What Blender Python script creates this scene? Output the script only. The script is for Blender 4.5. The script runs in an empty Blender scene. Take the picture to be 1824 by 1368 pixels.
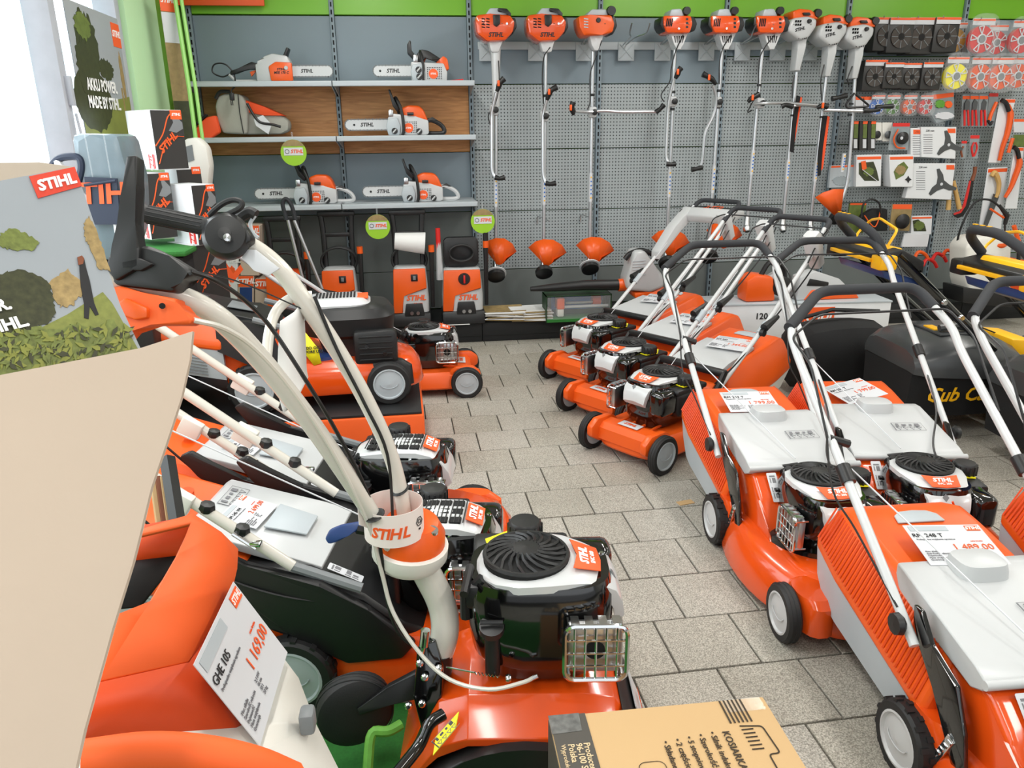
import bpy, bmesh, math, random
from mathutils import Vector, Matrix, Euler
random.seed(7)
PI = math.pi
R_ = math.radians
sc = bpy.context.scene
C = bpy.data.collections.new('shop'); sc.collection.children.link(C)

# ---------------------------------------------------------------- camera, light, exposure
cam_d = bpy.data.cameras.new('camera'); cam = bpy.data.objects.new('camera', cam_d); C.objects.link(cam)
sc.camera = cam
cam_d.sensor_width = 36; cam_d.lens = 1365 / 1824 * 36; cam_d.clip_start = .02
CM = Matrix.Rotation(R_(-7.1), 3, 'Z') @ Matrix.Rotation(R_(72), 3, 'X') @ Matrix.Rotation(R_(-.7), 3, 'Z')
CP = Vector((0, 0, 1.5))
cam.matrix_world = Matrix.Translation(CP) @ CM.to_4x4()
w = bpy.data.worlds.new('world'); sc.world = w; w.use_nodes = True
w.node_tree.nodes['Background'].inputs[0].default_value = (.93, .97, 1, 1)
w.node_tree.nodes['Background'].inputs[1].default_value = .6
sc.view_settings.view_transform = 'Standard'; sc.view_settings.look = 'None'
sc.view_settings.gamma = 1; sc.view_settings.use_curve_mapping = False
sc.view_settings.exposure = -0.3
def area(name, loc, rot, sx, sy, power, col=(1, 1, 1)):
    l = bpy.data.lights.new(name, 'AREA'); l.shape = 'RECTANGLE'; l.size = sx; l.size_y = sy; l.energy = power; l.color = col
    o = bpy.data.objects.new(name, l); C.objects.link(o); o.location = loc; o.rotation_euler = rot
for lx in (-.3, 2.2, 4.4):
    for ly in (-.6, 1.9, 4.3):
        area('ceiling_lamp', (lx, ly, 2.93), (0, 0, 0),   .22, 1.5, 35, (1, .98, .94))
area('window_daylight', (-1.5, 2.6, 1.75), (0, R_(-90), 0), 1.6, 3.6, 45, (.88, .95, 1))
area('shopfront_daylight', (1.5, -2.4, 1.7), (R_(90), 0, 0), 6, 2.2, 45, (.92, .97, 1))

def ray(x, y): return CM @ Vector(((x - 912) / 1365, -(y - 684) / 1365, -1))
def wy(x, y, Y):                      # point seen at pixel x, y on the plane at depth Y
    r = ray(x, y); return CP + r * (Y / r.y)
def wz(x, y, z=0):                    # same on a horizontal plane
    r = ray(x, y); return CP + r * ((z - 1.5) / r.z)
def at(x, y, d):                      # same at distance d along the view axis
    return CP + ray(x, y) * d

# ---------------------------------------------------------------- materials
def lin(c): return tuple((v / 255 / 12.92 if v / 255 <= .04045 else ((v / 255 + .055) / 1.055) ** 2.4) for v in c)
def mat(name, col, rough=.5, metal=0, coat=0, var=.06, scale=8, bump=0, bscale=200, alpha=1, trans=0, emit=0, spec=.5, coords='Object'):
    m = bpy.data.materials.new(name); m.use_nodes = True
    nt = m.node_tree; b = nt.nodes['Principled BSDF']
    c = lin(col)
    b.inputs['Roughness'].default_value = rough; b.inputs['Metallic'].default_value = metal
    b.inputs['Coat Weight'].default_value = coat; b.inputs['Coat Roughness'].default_value = .08
    b.inputs['Specular IOR Level'].default_value = spec
    tc = nt.nodes.new('ShaderNodeTexCoord')
    if var:
        n = nt.nodes.new('ShaderNodeTexNoise'); n.inputs['Scale'].default_value = scale; n.inputs['Detail'].default_value = 4
        nt.links.new(tc.outputs[coords], n.inputs['Vector'])
        mx = nt.nodes.new('ShaderNodeMix'); mx.data_type = 'RGBA'
        nt.links.new(n.outputs['Fac'], mx.inputs['Factor'])
        mx.inputs['A'].default_value = (*[v * (1 - var) for v in c], 1); mx.inputs['B'].default_value = (*[min(1, v * (1 + var)) for v in c], 1)
        nt.links.new(mx.outputs['Result'], b.inputs['Base Color'])
    else: b.inputs['Base Color'].default_value = (*c, 1)
    if bump:
        n2 = nt.nodes.new('ShaderNodeTexNoise'); n2.inputs['Scale'].default_value = bscale; n2.inputs['Detail'].default_value = 3
        nt.links.new(tc.outputs[coords], n2.inputs['Vector'])
        bp = nt.nodes.new('ShaderNodeBump'); bp.inputs['Strength'].default_value = bump; bp.inputs['Distance'].default_value = .002
        nt.links.new(n2.outputs['Fac'], bp.inputs['Height']); nt.links.new(bp.outputs['Normal'], b.inputs['Normal'])
    if alpha < 1: b.inputs['Alpha'].default_value = alpha
    if trans: b.inputs['Transmission Weight'].default_value = trans
    if emit:
        b.inputs['Emission Color'].default_value = (*c, 1); b.inputs['Emission Strength'].default_value = emit
    return m
M = {}
M['orange'] = mat('orange_plastic', (234, 92, 24), .33, bump=.05, bscale=400)
M['orange_gloss'] = mat('orange_paint', (226, 80, 18), .2, coat=.5, var=.03)
M['orange_deep'] = mat('orange_red_plastic', (224, 76, 20), .45)
M['orange_matt'] = mat('orange_matt', (240, 96, 30), .6)
M['label_orange'] = mat('orange_print', (240, 92, 34), .5, var=0)
M['red'] = mat('red_plastic', (214, 40, 36), .35)
M['yellow'] = mat('yellow_plastic', (250, 186, 20), .4)
M['lemon'] = mat('yellow_tag', (244, 232, 30), .45, var=.02)
M['white'] = mat('white_plastic', (192, 194, 195), .3, var=.02)
M['paint_white'] = mat('white_paint', (204, 206, 207), .22, coat=.3, var=.02)
M['cream'] = mat('cream_paint', (214, 210, 200), .22, coat=.4, var=.03)
M['light_grey'] = mat('light_grey_plastic', (178, 186, 191), .42)
M['grey'] = mat('grey_plastic', (120, 124, 126), .5)
M['black'] = mat('black_plastic', (26, 26, 27), .42, var=.1)
M['gloss'] = mat('black_gloss', (9, 9, 10), .1, coat=.8, var=0)
M['foam'] = mat('black_foam', (44, 46, 50), .75, bump=.3, bscale=600)
M['rubber'] = mat('rubber', (28, 28, 29), .6, bump=.15)
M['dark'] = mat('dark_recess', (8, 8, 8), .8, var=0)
M['metal'] = mat('brushed_metal', (196, 198, 200), .28, 1, var=.08)
M['chrome'] = mat('chrome', (220, 222, 224), .12, 1, var=.02)
M['alu'] = mat('aluminium', (200, 202, 206), .35, .85, var=.04)
M['steel'] = mat('blade_steel', (92, 94, 96), .35, .7)
M['shelf'] = mat('shelf_enamel', (176, 184, 188), .42, var=.03)
M['panel'] = mat('panel_enamel', (126, 141, 150), .5, var=.05, scale=2.2)
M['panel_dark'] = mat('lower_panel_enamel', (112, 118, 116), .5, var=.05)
M['slot'] = mat('slot_black', (12, 12, 14), .9, var=0)
M['green'] = mat('green_panel', (120, 186, 36), .35, var=.03)
M['green_wall'] = mat('green_wall', (120, 176, 60), .55, var=.05, scale=3)
M['mint'] = mat('mint_wall', (200, 240, 190), .6, var=.03, scale=3)
M['stake'] = mat('green_stake', (150, 204, 110), .4, var=.04)
M['wall_white'] = mat('white_wall', (222, 222, 216), .8, var=.02)
M['frame'] = mat('window_frame_paint', (178, 182, 190), .5, var=.12, scale=14)
M['plinth'] = mat('black_plinth', (24, 25, 27), .55, var=.1)
M['paper'] = mat('paper', (232, 232, 230), .6, var=.02)
M['card'] = mat('card_white', (208, 210, 214), .35, var=.02)
M['ink'] = mat('ink', (30, 30, 32), .6, var=0)
M['ink_grey'] = mat('ink_grey', (120, 120, 124), .6, var=0)
M['ink_white'] = mat('ink_white', (240, 240, 238), .5, var=0)
M['carton'] = mat('corrugated_cardboard', (196, 162, 116), .8, var=.05, scale=3, bump=.1)
M['carton_dark'] = mat('printed_grey_cardboard', (74, 70, 64), .7, var=.06)
M['carton_in'] = mat('pale_cardboard', (192, 175, 158), .85, var=.07, scale=4, bump=.15, bscale=60)
M['box_white'] = mat('white_carton', (222, 224, 226), .5, var=.03)
M['box_black'] = mat('black_carton', (44, 43, 42), .45, var=.12)
M['bag'] = mat('canvas_grey', (160, 160, 150), .8, var=.1, bump=.3, bscale=80)
M['bag_orange'] = mat('canvas_orange', (240, 84, 36), .7, var=.06)
M['fabric_black'] = mat('black_fabric', (20, 20, 21), .85, bump=.3, bscale=300)
M['cub_dome'] = mat('charcoal_dome', (68, 70, 71), .27, var=.08)
M['grass'] = mat('artificial_grass', (38, 112, 40), .8, var=.35, scale=120)
M['wood_handle'] = mat('pale_wood', (206, 166, 100), .5, var=.12)
M['wood_brown'] = mat('brown_wood', (130, 72, 44), .5, var=.15)
M['blue'] = mat('blue_plastic', (40, 66, 120), .35)
M['blue_dark'] = mat('navy_foam', (36, 46, 66), .55)
M['blue_label'] = mat('blue_print', (40, 110, 200), .4, var=0)
M['green_leaf'] = mat('green_cord', (90, 150, 50), .6, var=.3, scale=60)
M['lime'] = mat('lime_print', (150, 200, 40), .5, var=.05)
M['clear'] = mat('clear_plastic', (236, 240, 242), .08, alpha=.1, var=0)
M['smoke'] = mat('clear_wrap', (170, 180, 184), .12, alpha=.5, var=.2)
M['film_grey'] = mat('grey_film', (112, 128, 136), .25, var=.35, scale=6, bump=.8, bscale=14)
M['milk'] = mat('milky_plastic', (228, 226, 218), .4, var=.03)
M['cup'] = mat('pale_pink_card', (238, 226, 220), .55, var=.02)
M['photo_green'] = mat('foliage_print', (96, 112, 50), .45, var=.6, scale=26)
M['photo_dark'] = mat('dark_foliage_print', (52, 58, 30), .45, var=.55, scale=30)
M['photo_tan'] = mat('dry_foliage_print', (150, 128, 84), .45, var=.4, scale=30)
M['photo_sky'] = mat('sky_print', (158, 164, 170), .35, var=.12, scale=3)
M['photo_lawn'] = mat('lawn_print', (122, 130, 60), .45, var=.2, scale=12)
for n_, c_, v_ in (('print_green', (112, 122, 60), .7), ('print_dark', (60, 62, 38), .8), ('print_tan', (160, 136, 90), .6), ('print_lawn', (128, 134, 66), .35)): M[n_] = mat(n_, c_, .4, var=v_, scale=150)
M['dark_coil'] = mat('dark_line_coil', (58, 50, 46), .22, coat=.4, var=.5, scale=30)
M['box_green'] = mat('dark_green_carton', (30, 62, 34), .5, var=.3, scale=40)
M['lime_dull'] = mat('leaf_print', (136, 140, 62), .45, var=.2)
M['red_label'] = mat('red_orange_print', (216, 70, 50), .4, var=0)
M['ink_brown'] = mat('brown_black_ink', (56, 44, 30), .7, var=0)
M['ink_sand'] = mat('sand_ink', (216, 190, 150), .7, var=0)
M['silver_tape'] = mat('shiny_tape', (120, 120, 118), .2, .3, var=.7, scale=60, bump=.6, bscale=90)

def wood_mat():
    m = bpy.data.materials.new('oak_laminate'); m.use_nodes = True; nt = m.node_tree; b = nt.nodes['Principled BSDF']
    b.inputs['Roughness'].default_value = .5
    tc = nt.nodes.new('ShaderNodeTexCoord'); mp = nt.nodes.new('ShaderNodeMapping'); mp.inputs['Scale'].default_value = (1.2, 1, 14)
    n = nt.nodes.new('ShaderNodeTexNoise'); n.inputs['Scale'].default_value = 3; n.inputs['Detail'].default_value = 8; n.inputs['Distortion'].default_value = 1.2
    cr = nt.nodes.new('ShaderNodeValToRGB'); cr.color_ramp.elements[0].position = .3; cr.color_ramp.elements[1].position = .7
    cr.color_ramp.elements[0].color = (*lin((172, 112, 58)), 1); cr.color_ramp.elements[1].color = (*lin((214, 154, 94)), 1)
    nt.links.new(tc.outputs['Object'], mp.inputs[0]); nt.links.new(mp.outputs[0], n.inputs['Vector'])
    nt.links.new(n.outputs['Fac'], cr.inputs[0]); nt.links.new(cr.outputs[0], b.inputs['Base Color']); return m
M['oak'] = wood_mat()

def peg_mat():
    m = bpy.data.materials.new('perforated_enamel'); m.use_nodes = True; nt = m.node_tree; b = nt.nodes['Principled BSDF']
    b.inputs['Roughness'].default_value = .5
    tc = nt.nodes.new('ShaderNodeTexCoord'); sp = nt.nodes.new('ShaderNodeSeparateXYZ'); nt.links.new(tc.outputs['Object'], sp.inputs[0])
    def ma(op, a, bb=None):
        x = nt.nodes.new('ShaderNodeMath'); x.operation = op
        for i, v in enumerate((a, bb)):
            if v is None: continue
            if hasattr(v, 'is_linked'): nt.links.new(v, x.inputs[i])
            else: x.inputs[i].default_value = v
        return x.outputs[0]
    def cell(s):
        f = ma('FRACT', ma('MULTIPLY', s, 40.0)); d = ma('SUBTRACT', f, .5); return ma('MULTIPLY', d, d)
    r2 = ma('ADD', cell(sp.outputs['X']), cell(sp.outputs['Z']))
    hole = ma('LESS_THAN', r2, .038)
    mx = nt.nodes.new('ShaderNodeMix'); mx.data_type = 'RGBA'; nt.links.new(hole, mx.inputs['Factor'])
    mx.inputs['A'].default_value = (*lin((162, 170, 172)), 1); mx.inputs['B'].default_value = (*lin((56, 60, 62)), 1)
    nt.links.new(mx.outputs['Result'], b.inputs['Base Color'])
    bp = nt.nodes.new('ShaderNodeBump'); bp.inputs['Distance'].default_value = .003; bp.invert = True
    nt.links.new(hole, bp.inputs['Height']); nt.links.new(bp.outputs['Normal'], b.inputs['Normal'])
    return m
M['peg'] = peg_mat()

def paver_mat():
    m = bpy.data.materials.new('washed_concrete'); m.use_nodes = True; nt = m.node_tree; b = nt.nodes['Principled BSDF']
    b.inputs['Roughness'].default_value = .62
    g = nt.nodes.new('ShaderNodeNewGeometry'); oi = nt.nodes.new('ShaderNodeObjectInfo')
    def noise(s, d=3):
        n = nt.nodes.new('ShaderNodeTexNoise'); n.inputs['Scale'].default_value = s; n.inputs['Detail'].default_value = d
        nt.links.new(g.outputs['Position'], n.inputs['Vector']); return n.outputs['Fac']
    def ramp(src, a, b_, p0, p1):
        r = nt.nodes.new('ShaderNodeValToRGB'); r.color_ramp.elements[0].position = p0; r.color_ramp.elements[1].position = p1
        r.color_ramp.elements[0].color = (*lin(a), 1); r.color_ramp.elements[1].color = (*lin(b_), 1); nt.links.new(src, r.inputs[0]); return r.outputs[0]
    base = ramp(noise(260, 2), (138, 136, 131), (226, 222, 216), .36, .66)
    v = nt.nodes.new('ShaderNodeTexVoronoi'); v.inputs['Scale'].default_value = 150; nt.links.new(g.outputs['Position'], v.inputs['Vector'])
    chips = ramp(v.outputs['Distance'], (196, 192, 180), (128, 124, 114), .12, .4)
    def mix(a, b_, f, mode='MIX'):
        mx = nt.nodes.new('ShaderNodeMix'); mx.data_type = 'RGBA'; mx.blend_type = mode
        if isinstance(f, float): mx.inputs['Factor'].default_value = f
        else: nt.links.new(f, mx.inputs['Factor'])
        nt.links.new(a, mx.inputs['A'])
        if isinstance(b_, tuple): mx.inputs['B'].default_value = (*b_, 1)
        else: nt.links.new(b_, mx.inputs['B'])
        return mx.outputs['Result']
    c = mix(base, chips, .35)
    stain = ramp(noise(1.6, 5), (150, 146, 134), (255, 255, 255), .34, .58)
    c = mix(c, stain, .22, 'MULTIPLY')
    tint = ramp(oi.outputs['Random'], (240, 238, 230), (255, 254, 250), 0, 1)
    c = mix(c, tint, 1.0, 'MULTIPLY')
    nt.links.new(c, b.inputs['Base Color'])
    bp = nt.nodes.new('ShaderNodeBump'); bp.inputs['Strength'].default_value = .35; bp.inputs['Distance'].default_value = .002
    nt.links.new(noise(300, 2), bp.inputs['Height']); nt.links.new(bp.outputs['Normal'], b.inputs['Normal'])
    return m
M['paver'] = paver_mat()
M['joint'] = mat('joint_sand', (70, 68, 62), .95, var=.2, scale=60)
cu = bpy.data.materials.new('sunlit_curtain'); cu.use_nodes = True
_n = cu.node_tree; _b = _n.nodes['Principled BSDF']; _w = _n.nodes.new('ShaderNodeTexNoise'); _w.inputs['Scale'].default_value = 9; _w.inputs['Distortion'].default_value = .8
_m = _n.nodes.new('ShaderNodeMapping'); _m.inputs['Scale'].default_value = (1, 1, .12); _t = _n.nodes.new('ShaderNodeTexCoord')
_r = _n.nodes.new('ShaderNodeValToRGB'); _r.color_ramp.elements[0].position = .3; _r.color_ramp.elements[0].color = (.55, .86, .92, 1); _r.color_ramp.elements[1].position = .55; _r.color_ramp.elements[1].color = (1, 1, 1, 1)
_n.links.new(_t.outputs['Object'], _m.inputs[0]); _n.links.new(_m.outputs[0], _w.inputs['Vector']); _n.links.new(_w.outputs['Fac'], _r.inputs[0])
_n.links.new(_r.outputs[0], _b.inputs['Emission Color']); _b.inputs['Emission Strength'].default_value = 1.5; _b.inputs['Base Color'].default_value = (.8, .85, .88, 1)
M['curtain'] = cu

# ---------------------------------------------------------------- mesh helpers
def frame(d):
    d = d.normalized(); u = Vector((0, 0, 1)) if abs(d.z) < .9 else Vector((1, 0, 0))
    a = u.cross(d).normalized(); return a, d.cross(a)
def cr(pts, k=6, closed=False):
    p = [Vector(q) for q in pts]; n = len(p); out = []
    if n < 3: return p
    for i in range(n if closed else n - 1):
        a = p[(i - 1) % n] if closed or i else p[0] * 2 - p[1]
        b, c = p[i], p[(i + 1) % n]
        d = p[(i + 2) % n] if closed or i + 2 < n else c * 2 - b
        for j in range(k):
            t = j / k
            out.append(.5 * ((2 * b) + (c - a) * t + (2 * a - 5 * b + 4 * c - d) * t * t + (3 * b - a - 3 * c + d) * t ** 3))
    if not closed: out.append(p[-1])
    return out
def fillet(pts, r, k=4):                 # rounded corners on a polyline
    p = [Vector(q) for q in pts]; out = [p[0]]
    for i in range(1, len(p) - 1):
        a, b, c = p[i - 1], p[i], p[i + 1]; ra = min(r, (a - b).length * .45); rc = min(r, (c - b).length * .45)
        s, e = b + (a - b).normalized() * ra, b + (c - b).normalized() * rc
        for j in range(k + 1):
            t = j / k; out.append(s * (1 - t) ** 2 + b * 2 * t * (1 - t) + e * t * t)
    out.append(p[-1]); return out
class MB:
    def __init__(s): s.bm = bmesh.new()
    def _bev(s, vs, o, seg=2):
        if o <= 0: return
        es = list({e for v in vs for e in v.link_edges})
        bmesh.ops.bevel(s.bm, geom=list(vs) + es, offset=o, segments=seg, affect='EDGES', profile=.5, clamp_overlap=True)
    def box(s, c, size, bev=0, rot=None, seg=2):
        m = Matrix.Translation(c) @ (Euler(rot).to_matrix().to_4x4() if rot is not None and not isinstance(rot, Matrix) else (rot.to_4x4() if rot is not None else Matrix())) @ Matrix.Diagonal((*size, 1))
        r = bmesh.ops.create_cube(s.bm, size=1, matrix=m); s._bev(r['verts'], bev, seg); return s
    def loft(s, rings, cap=True, closed=True):
        R = [[s.bm.verts.new(v) for v in r] for r in rings]; n = len(R[0])
        for a, b in zip(R, R[1:]):
            for i in range(n if closed else n - 1):
                j = (i + 1) % n
                try: s.bm.faces.new((a[i], a[j], b[j], b[i]))
                except ValueError: pass
        if cap and closed and n > 2:
            s.bm.faces.new(list(reversed(R[0]))); s.bm.faces.new(R[-1])
        return s
    def tube(s, pts, r, n=8, closed=False, flat=None, cap=True):
        p = [Vector(q) for q in pts]; rr = r if isinstance(r, (list, tuple)) else [r] * len(p)
        if len(rr) != len(p):
            rr = [rr[min(len(rr) - 1, int(i * (len(rr) - 1) / (len(p) - 1)))] + (rr[min(len(rr) - 1, int(i * (len(rr) - 1) / (len(p) - 1)) + 1)] - rr[min(len(rr) - 1, int(i * (len(rr) - 1) / (len(p) - 1)))]) * ((i * (len(rr) - 1) / (len(p) - 1)) % 1) for i in range(len(p))]
        rings = []; a = None; m = len(p)
        for i, q in enumerate(p):
            d = (p[(i + 1) % m] - p[i - 1]) if closed else (p[min(i + 1, m - 1)] - p[max(i - 1, 0)])
            if d.length < 1e-9: d = Vector((0, 0, 1))
            d.normalize()
            if a is None: a, b = frame(d)
            else:
                a = (a - d * a.dot(d)).normalized(); b = d.cross(a)
            fa, fb = flat or (1, 1)
            rings.append([q + a * math.cos(2 * PI * j / n) * rr[i] * fa + b * math.sin(2 * PI * j / n) * rr[i] * fb for j in range(n)])
        if closed: rings.append(rings[0]); 
        if closed:
            R = [[s.bm.verts.new(v) for v in r_] for r_ in rings[:-1]]
            for i in range(len(R)):
                A, B = R[i], R[(i + 1) % len(R)]
                for j in range(n): s.bm.faces.new((A[j], A[(j + 1) % n], B[(j + 1) % n], B[j]))
            return s
        return s.loft(rings, cap=cap)
    def cyl(s, a, b, r, r2=None, n=16): return s.tube([a, b], [r, r if r2 is None else r2], n)
    def lathe(s, prof, c=(0, 0, 0), axis=(0, 0, 1), n=24, cap=True):
        d = Vector(axis).normalized(); a, b = frame(d); c = Vector(c)
        R = [[s.bm.verts.new(c + d * h + (a * math.cos(2 * PI * j / n) + b * math.sin(2 * PI * j / n)) * max(r, 1e-5)) for j in range(n)] for r, h in prof]
        for A, B in zip(R, R[1:]):
            for j in range(n): s.bm.faces.new((A[j], A[(j + 1) % n], B[(j + 1) % n], B[j]))
        if cap and prof[0][0] > 1e-4: s.bm.faces.new(list(reversed(R[0])))
        if cap and prof[-1][0] > 1e-4: s.bm.faces.new(R[-1])
        return s
    def prism(s, poly, h, M4=None, bev=0, seg=2):       # polygon in local xy, extruded h along local z
        M4 = M4 or Matrix(); b0 = [s.bm.verts.new(M4 @ Vector((x, y, 0))) for x, y in poly]; b1 = [s.bm.verts.new(M4 @ Vector((x, y, h))) for x, y in poly]
        n = len(poly); fs = [s.bm.faces.new(list(reversed(b0))), s.bm.faces.new(b1)]
        for i in range(n): fs.append(s.bm.faces.new((b0[i], b0[(i + 1) % n], b1[(i + 1) % n], b1[i])))
        s._bev(b0 + b1, bev, seg); return s
    def side(s, poly, y0, y1, bev=0, seg=2):             # polygon in xz, extruded along y
        return s.prism(poly, y1 - y0, Matrix(((1, 0, 0, 0), (0, 0, 1, y0), (0, 1, 0, 0), (0, 0, 0, 1))), bev, seg)
    def poly(s, pts): s.bm.faces.new([s.bm.verts.new(p) for p in pts]); return s
    def slab(s, quad, t, bev=0):                          # 3D polygon given a thickness
        q = [Vector(p) for p in quad]; n = (q[1] - q[0]).cross(q[2] - q[0]).normalized() * t
        A = [s.bm.verts.new(p) for p in q]; B = [s.bm.verts.new(p + n) for p in q]; k = len(q)
        s.bm.faces.new(list(reversed(A))); s.bm.faces.new(B)
        for i in range(k): s.bm.faces.new((A[i], A[(i + 1) % k], B[(i + 1) % k], B[i]))
        s._bev(A + B, bev); return s
    def xf(s, m): s.bm.transform(m); return s
    def build(s, name, m, parent=None, ang=38, solid=0, kind=None, sub=0):
        bm = s.bm; bmesh.ops.recalc_face_normals(bm, faces=bm.faces); ca = R_(ang)
        for f in bm.faces: f.smooth = True
        for e in bm.edges:
            if len(e.link_faces) == 2 and e.calc_face_angle(0) > ca: e.smooth = False
        me = bpy.data.meshes.new(name); bm.to_mesh(me); bm.free()
        me.materials.append(M[m] if isinstance(m, str) else m)
        o = bpy.data.objects.new(name, me); C.objects.link(o)
        if parent: o.parent = parent
        if solid:
            md = o.modifiers.new('thickness', 'SOLIDIFY'); md.thickness = solid; md.offset = 0
        if sub:
            md = o.modifiers.new('smooth', 'SUBSURF'); md.levels = sub; md.render_levels = sub
        if kind: o['kind'] = kind
        return o
def thing(name, label, cat, loc=(0, 0, 0), rotz=0, group=None, rot=None):
    o = bpy.data.objects.new(name, None); C.objects.link(o); o.location = loc; o.rotation_euler = rot or (0, 0, rotz); o.empty_display_size = .05
    return tag(o, label, cat, group)
def tag(o, label, cat, group=None):
    o['label'] = label; o['category'] = cat
    if group: o['group'] = group
    return o
def struct(o): o['kind'] = 'structure'; return o
def copy_tree(o, parent=None):
    c = o.copy(); C.objects.link(c); c.parent = parent
    for ch in list(o.children): copy_tree(ch, c)
    return c
def text(s, size, m4, mtl, parent, name='lettering', shear=0, bold=0, align='CENTER', sp=1, ext=.0004, ln=1):
    cd = bpy.data.curves.new(name, 'FONT'); cd.body = s; cd.size = size; cd.shear = shear; cd.offset = bold * size
    cd.align_x = align; cd.align_y = 'CENTER'; cd.space_character = sp; cd.extrude = ext; cd.resolution_u = 2; cd.space_line = ln
    cd.materials.append(M[mtl]); o = bpy.data.objects.new(name, cd); C.objects.link(o); o.parent = parent
    o.matrix_local = m4; return o
def logo(size, m4, mtl, parent, ext=.0004): return text('STIHL', size, m4, mtl, parent, 'logo', .25, .035, 'CENTER', 1.02, ext)
def basis(o, x, y):                       # matrix: local x along x, y along y, z out of the surface
    x = Vector(x).normalized(); y = Vector(y); z = x.cross(y).normalized(); y = z.cross(x)
    return Matrix.Translation(o) @ Matrix((x, y, z)).transposed().to_4x4()
FACE = lambda x, y, z: basis((x, y, z), (1, 0, 0), (0, 0, 1))     # lettering that faces -Y
def ell(cx, cy, z, a, b, p=2.6, n=24):
    return [Vector((cx + a * abs(math.cos(t)) ** (2 / p) * (1 if math.cos(t) >= 0 else -1), cy + b * abs(math.sin(t)) ** (2 / p) * (1 if math.sin(t) >= 0 else -1), z)) for t in [2 * PI * (i + .5) / n for i in range(n)]]
def rrect(w, h, r, k=4):
    o = []
    for cx, cy, a in ((w / 2 - r, h / 2 - r, 0), (-w / 2 + r, h / 2 - r, 90), (-w / 2 + r, -h / 2 + r, 180), (w / 2 - r, -h / 2 + r, 270)):
        for i in range(k + 1):
            t = R_(a + 90 * i / k); o.append((cx + r * math.cos(t), cy + r * math.sin(t)))
    return o
# ---------------------------------------------------------------- the setting
fl = struct(MB().box((2, 1.6, -.06), (8.4, 9.4, .1)).build('floor', 'joint'))
TX, TY = .2542, .2492
ta = R_(1.1); tc_, ts_ = math.cos(ta), math.sin(ta)
pm = []
for v in range(3):
    b = MB().box((0, 0, -.008), (TX - .006, TY - .006, .02), .0018, seg=1)
    o = b.build('paver', 'paver'); pm.append(o.data); bpy.data.objects.remove(o)
far = MB(); rows = []
for k in range(-16, 14):
    for i in range(-9, 22):
        u = .288 + (i + (0 if k % 2 == 0 else .56)) * TX + TX / 2 - .288; v = (k + .5) * TY
        x = .288 + u * tc_ - v * ts_; y = 3.033 + u * ts_ + v * tc_
        if y > 6.3 or x < -1.72 or x > 5.8: continue
        q = CM.transposed() @ (Vector((x, y, 0)) - CP)
        near = 1.35 < y < 5.62 and -.32 < x < 1.75 and q.z < 0
        if near and len(rows) < 290:
            o = bpy.data.objects.new('paver', pm[(i + k) % 3]); C.objects.link(o); o.parent = fl
            o.location = (x, y, random.uniform(-.001, .001)); o.rotation_euler = (random.uniform(-.003, .003), random.uniform(-.003, .003), ta); rows.append(o)
        else: far.box((x, y, -.008), (TX - .006, TY - .006, .02), 0, (0, 0, ta))
far.build('paver_field', 'paver', fl, kind='stuff')
# paper scrap and debris
tag(MB().box((1.09, 2.83, .004), (.07, .035, .003), 0, (0, 0, .2)).build('cardboard_scrap', 'carton'), 'small scrap of brown cardboard on the pavers behind the mower wheel', 'litter')

struct(MB().box((1.9, 6.32, 1.5), (7.8, .1, 3)).build('wall_back', 'green_wall'))
struct(MB().box((2, 1.6, 3.02), (8.4, 9.4, .06)).build('ceiling', 'wall_white'))
struct(MB().box((5.85, 1.6, 1.5), (.1, 9.4, 3)).build('wall_right', 'wall_white'))
# left wall: green end with a pillar, window before it
wl = MB(); wl.box((-1.67, 5.77, 1.5), (.1, 1.05, 3)); wl.box((-1.67, 1.35, .45), (.1, 7.8, .9)); wl.box((-1.67, 1.35, 2.85), (.1, 7.8, .3)); wl.box((-1.67, -1.7, 1.5), (.1, 1.6, 3))
struct(wl.build('wall_left', 'green_wall'))
struct(MB().box((-1.585, 5.3, 1.5), (.07, .62, 3)).build('trim_1', 'mint'))
win = MB()
for y in (4.05, 4.93, 2.4, .6, -.85): win.box((-1.63, y, 1.8), (.12, .07, 1.9), .004)
for z in (.93, 2.68): win.box((-1.63, 2.05, z), (.12, 5.8, .07), .004)
wf = struct(win.build('window_1', 'frame'))
h = MB().box((-1.56, 4.06, 1.72), (.03, .03, .13), .004).tube([(-1.55, 4.06, 1.62), (-1.54, 4.06, 1.5)], .006)
h.build('window_latch', 'frame', wf)
MB().box((-1.69, 2.05, 1.8), (.01, 5.7, 1.7)).build('curtain', 'curtain', wf)

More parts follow.
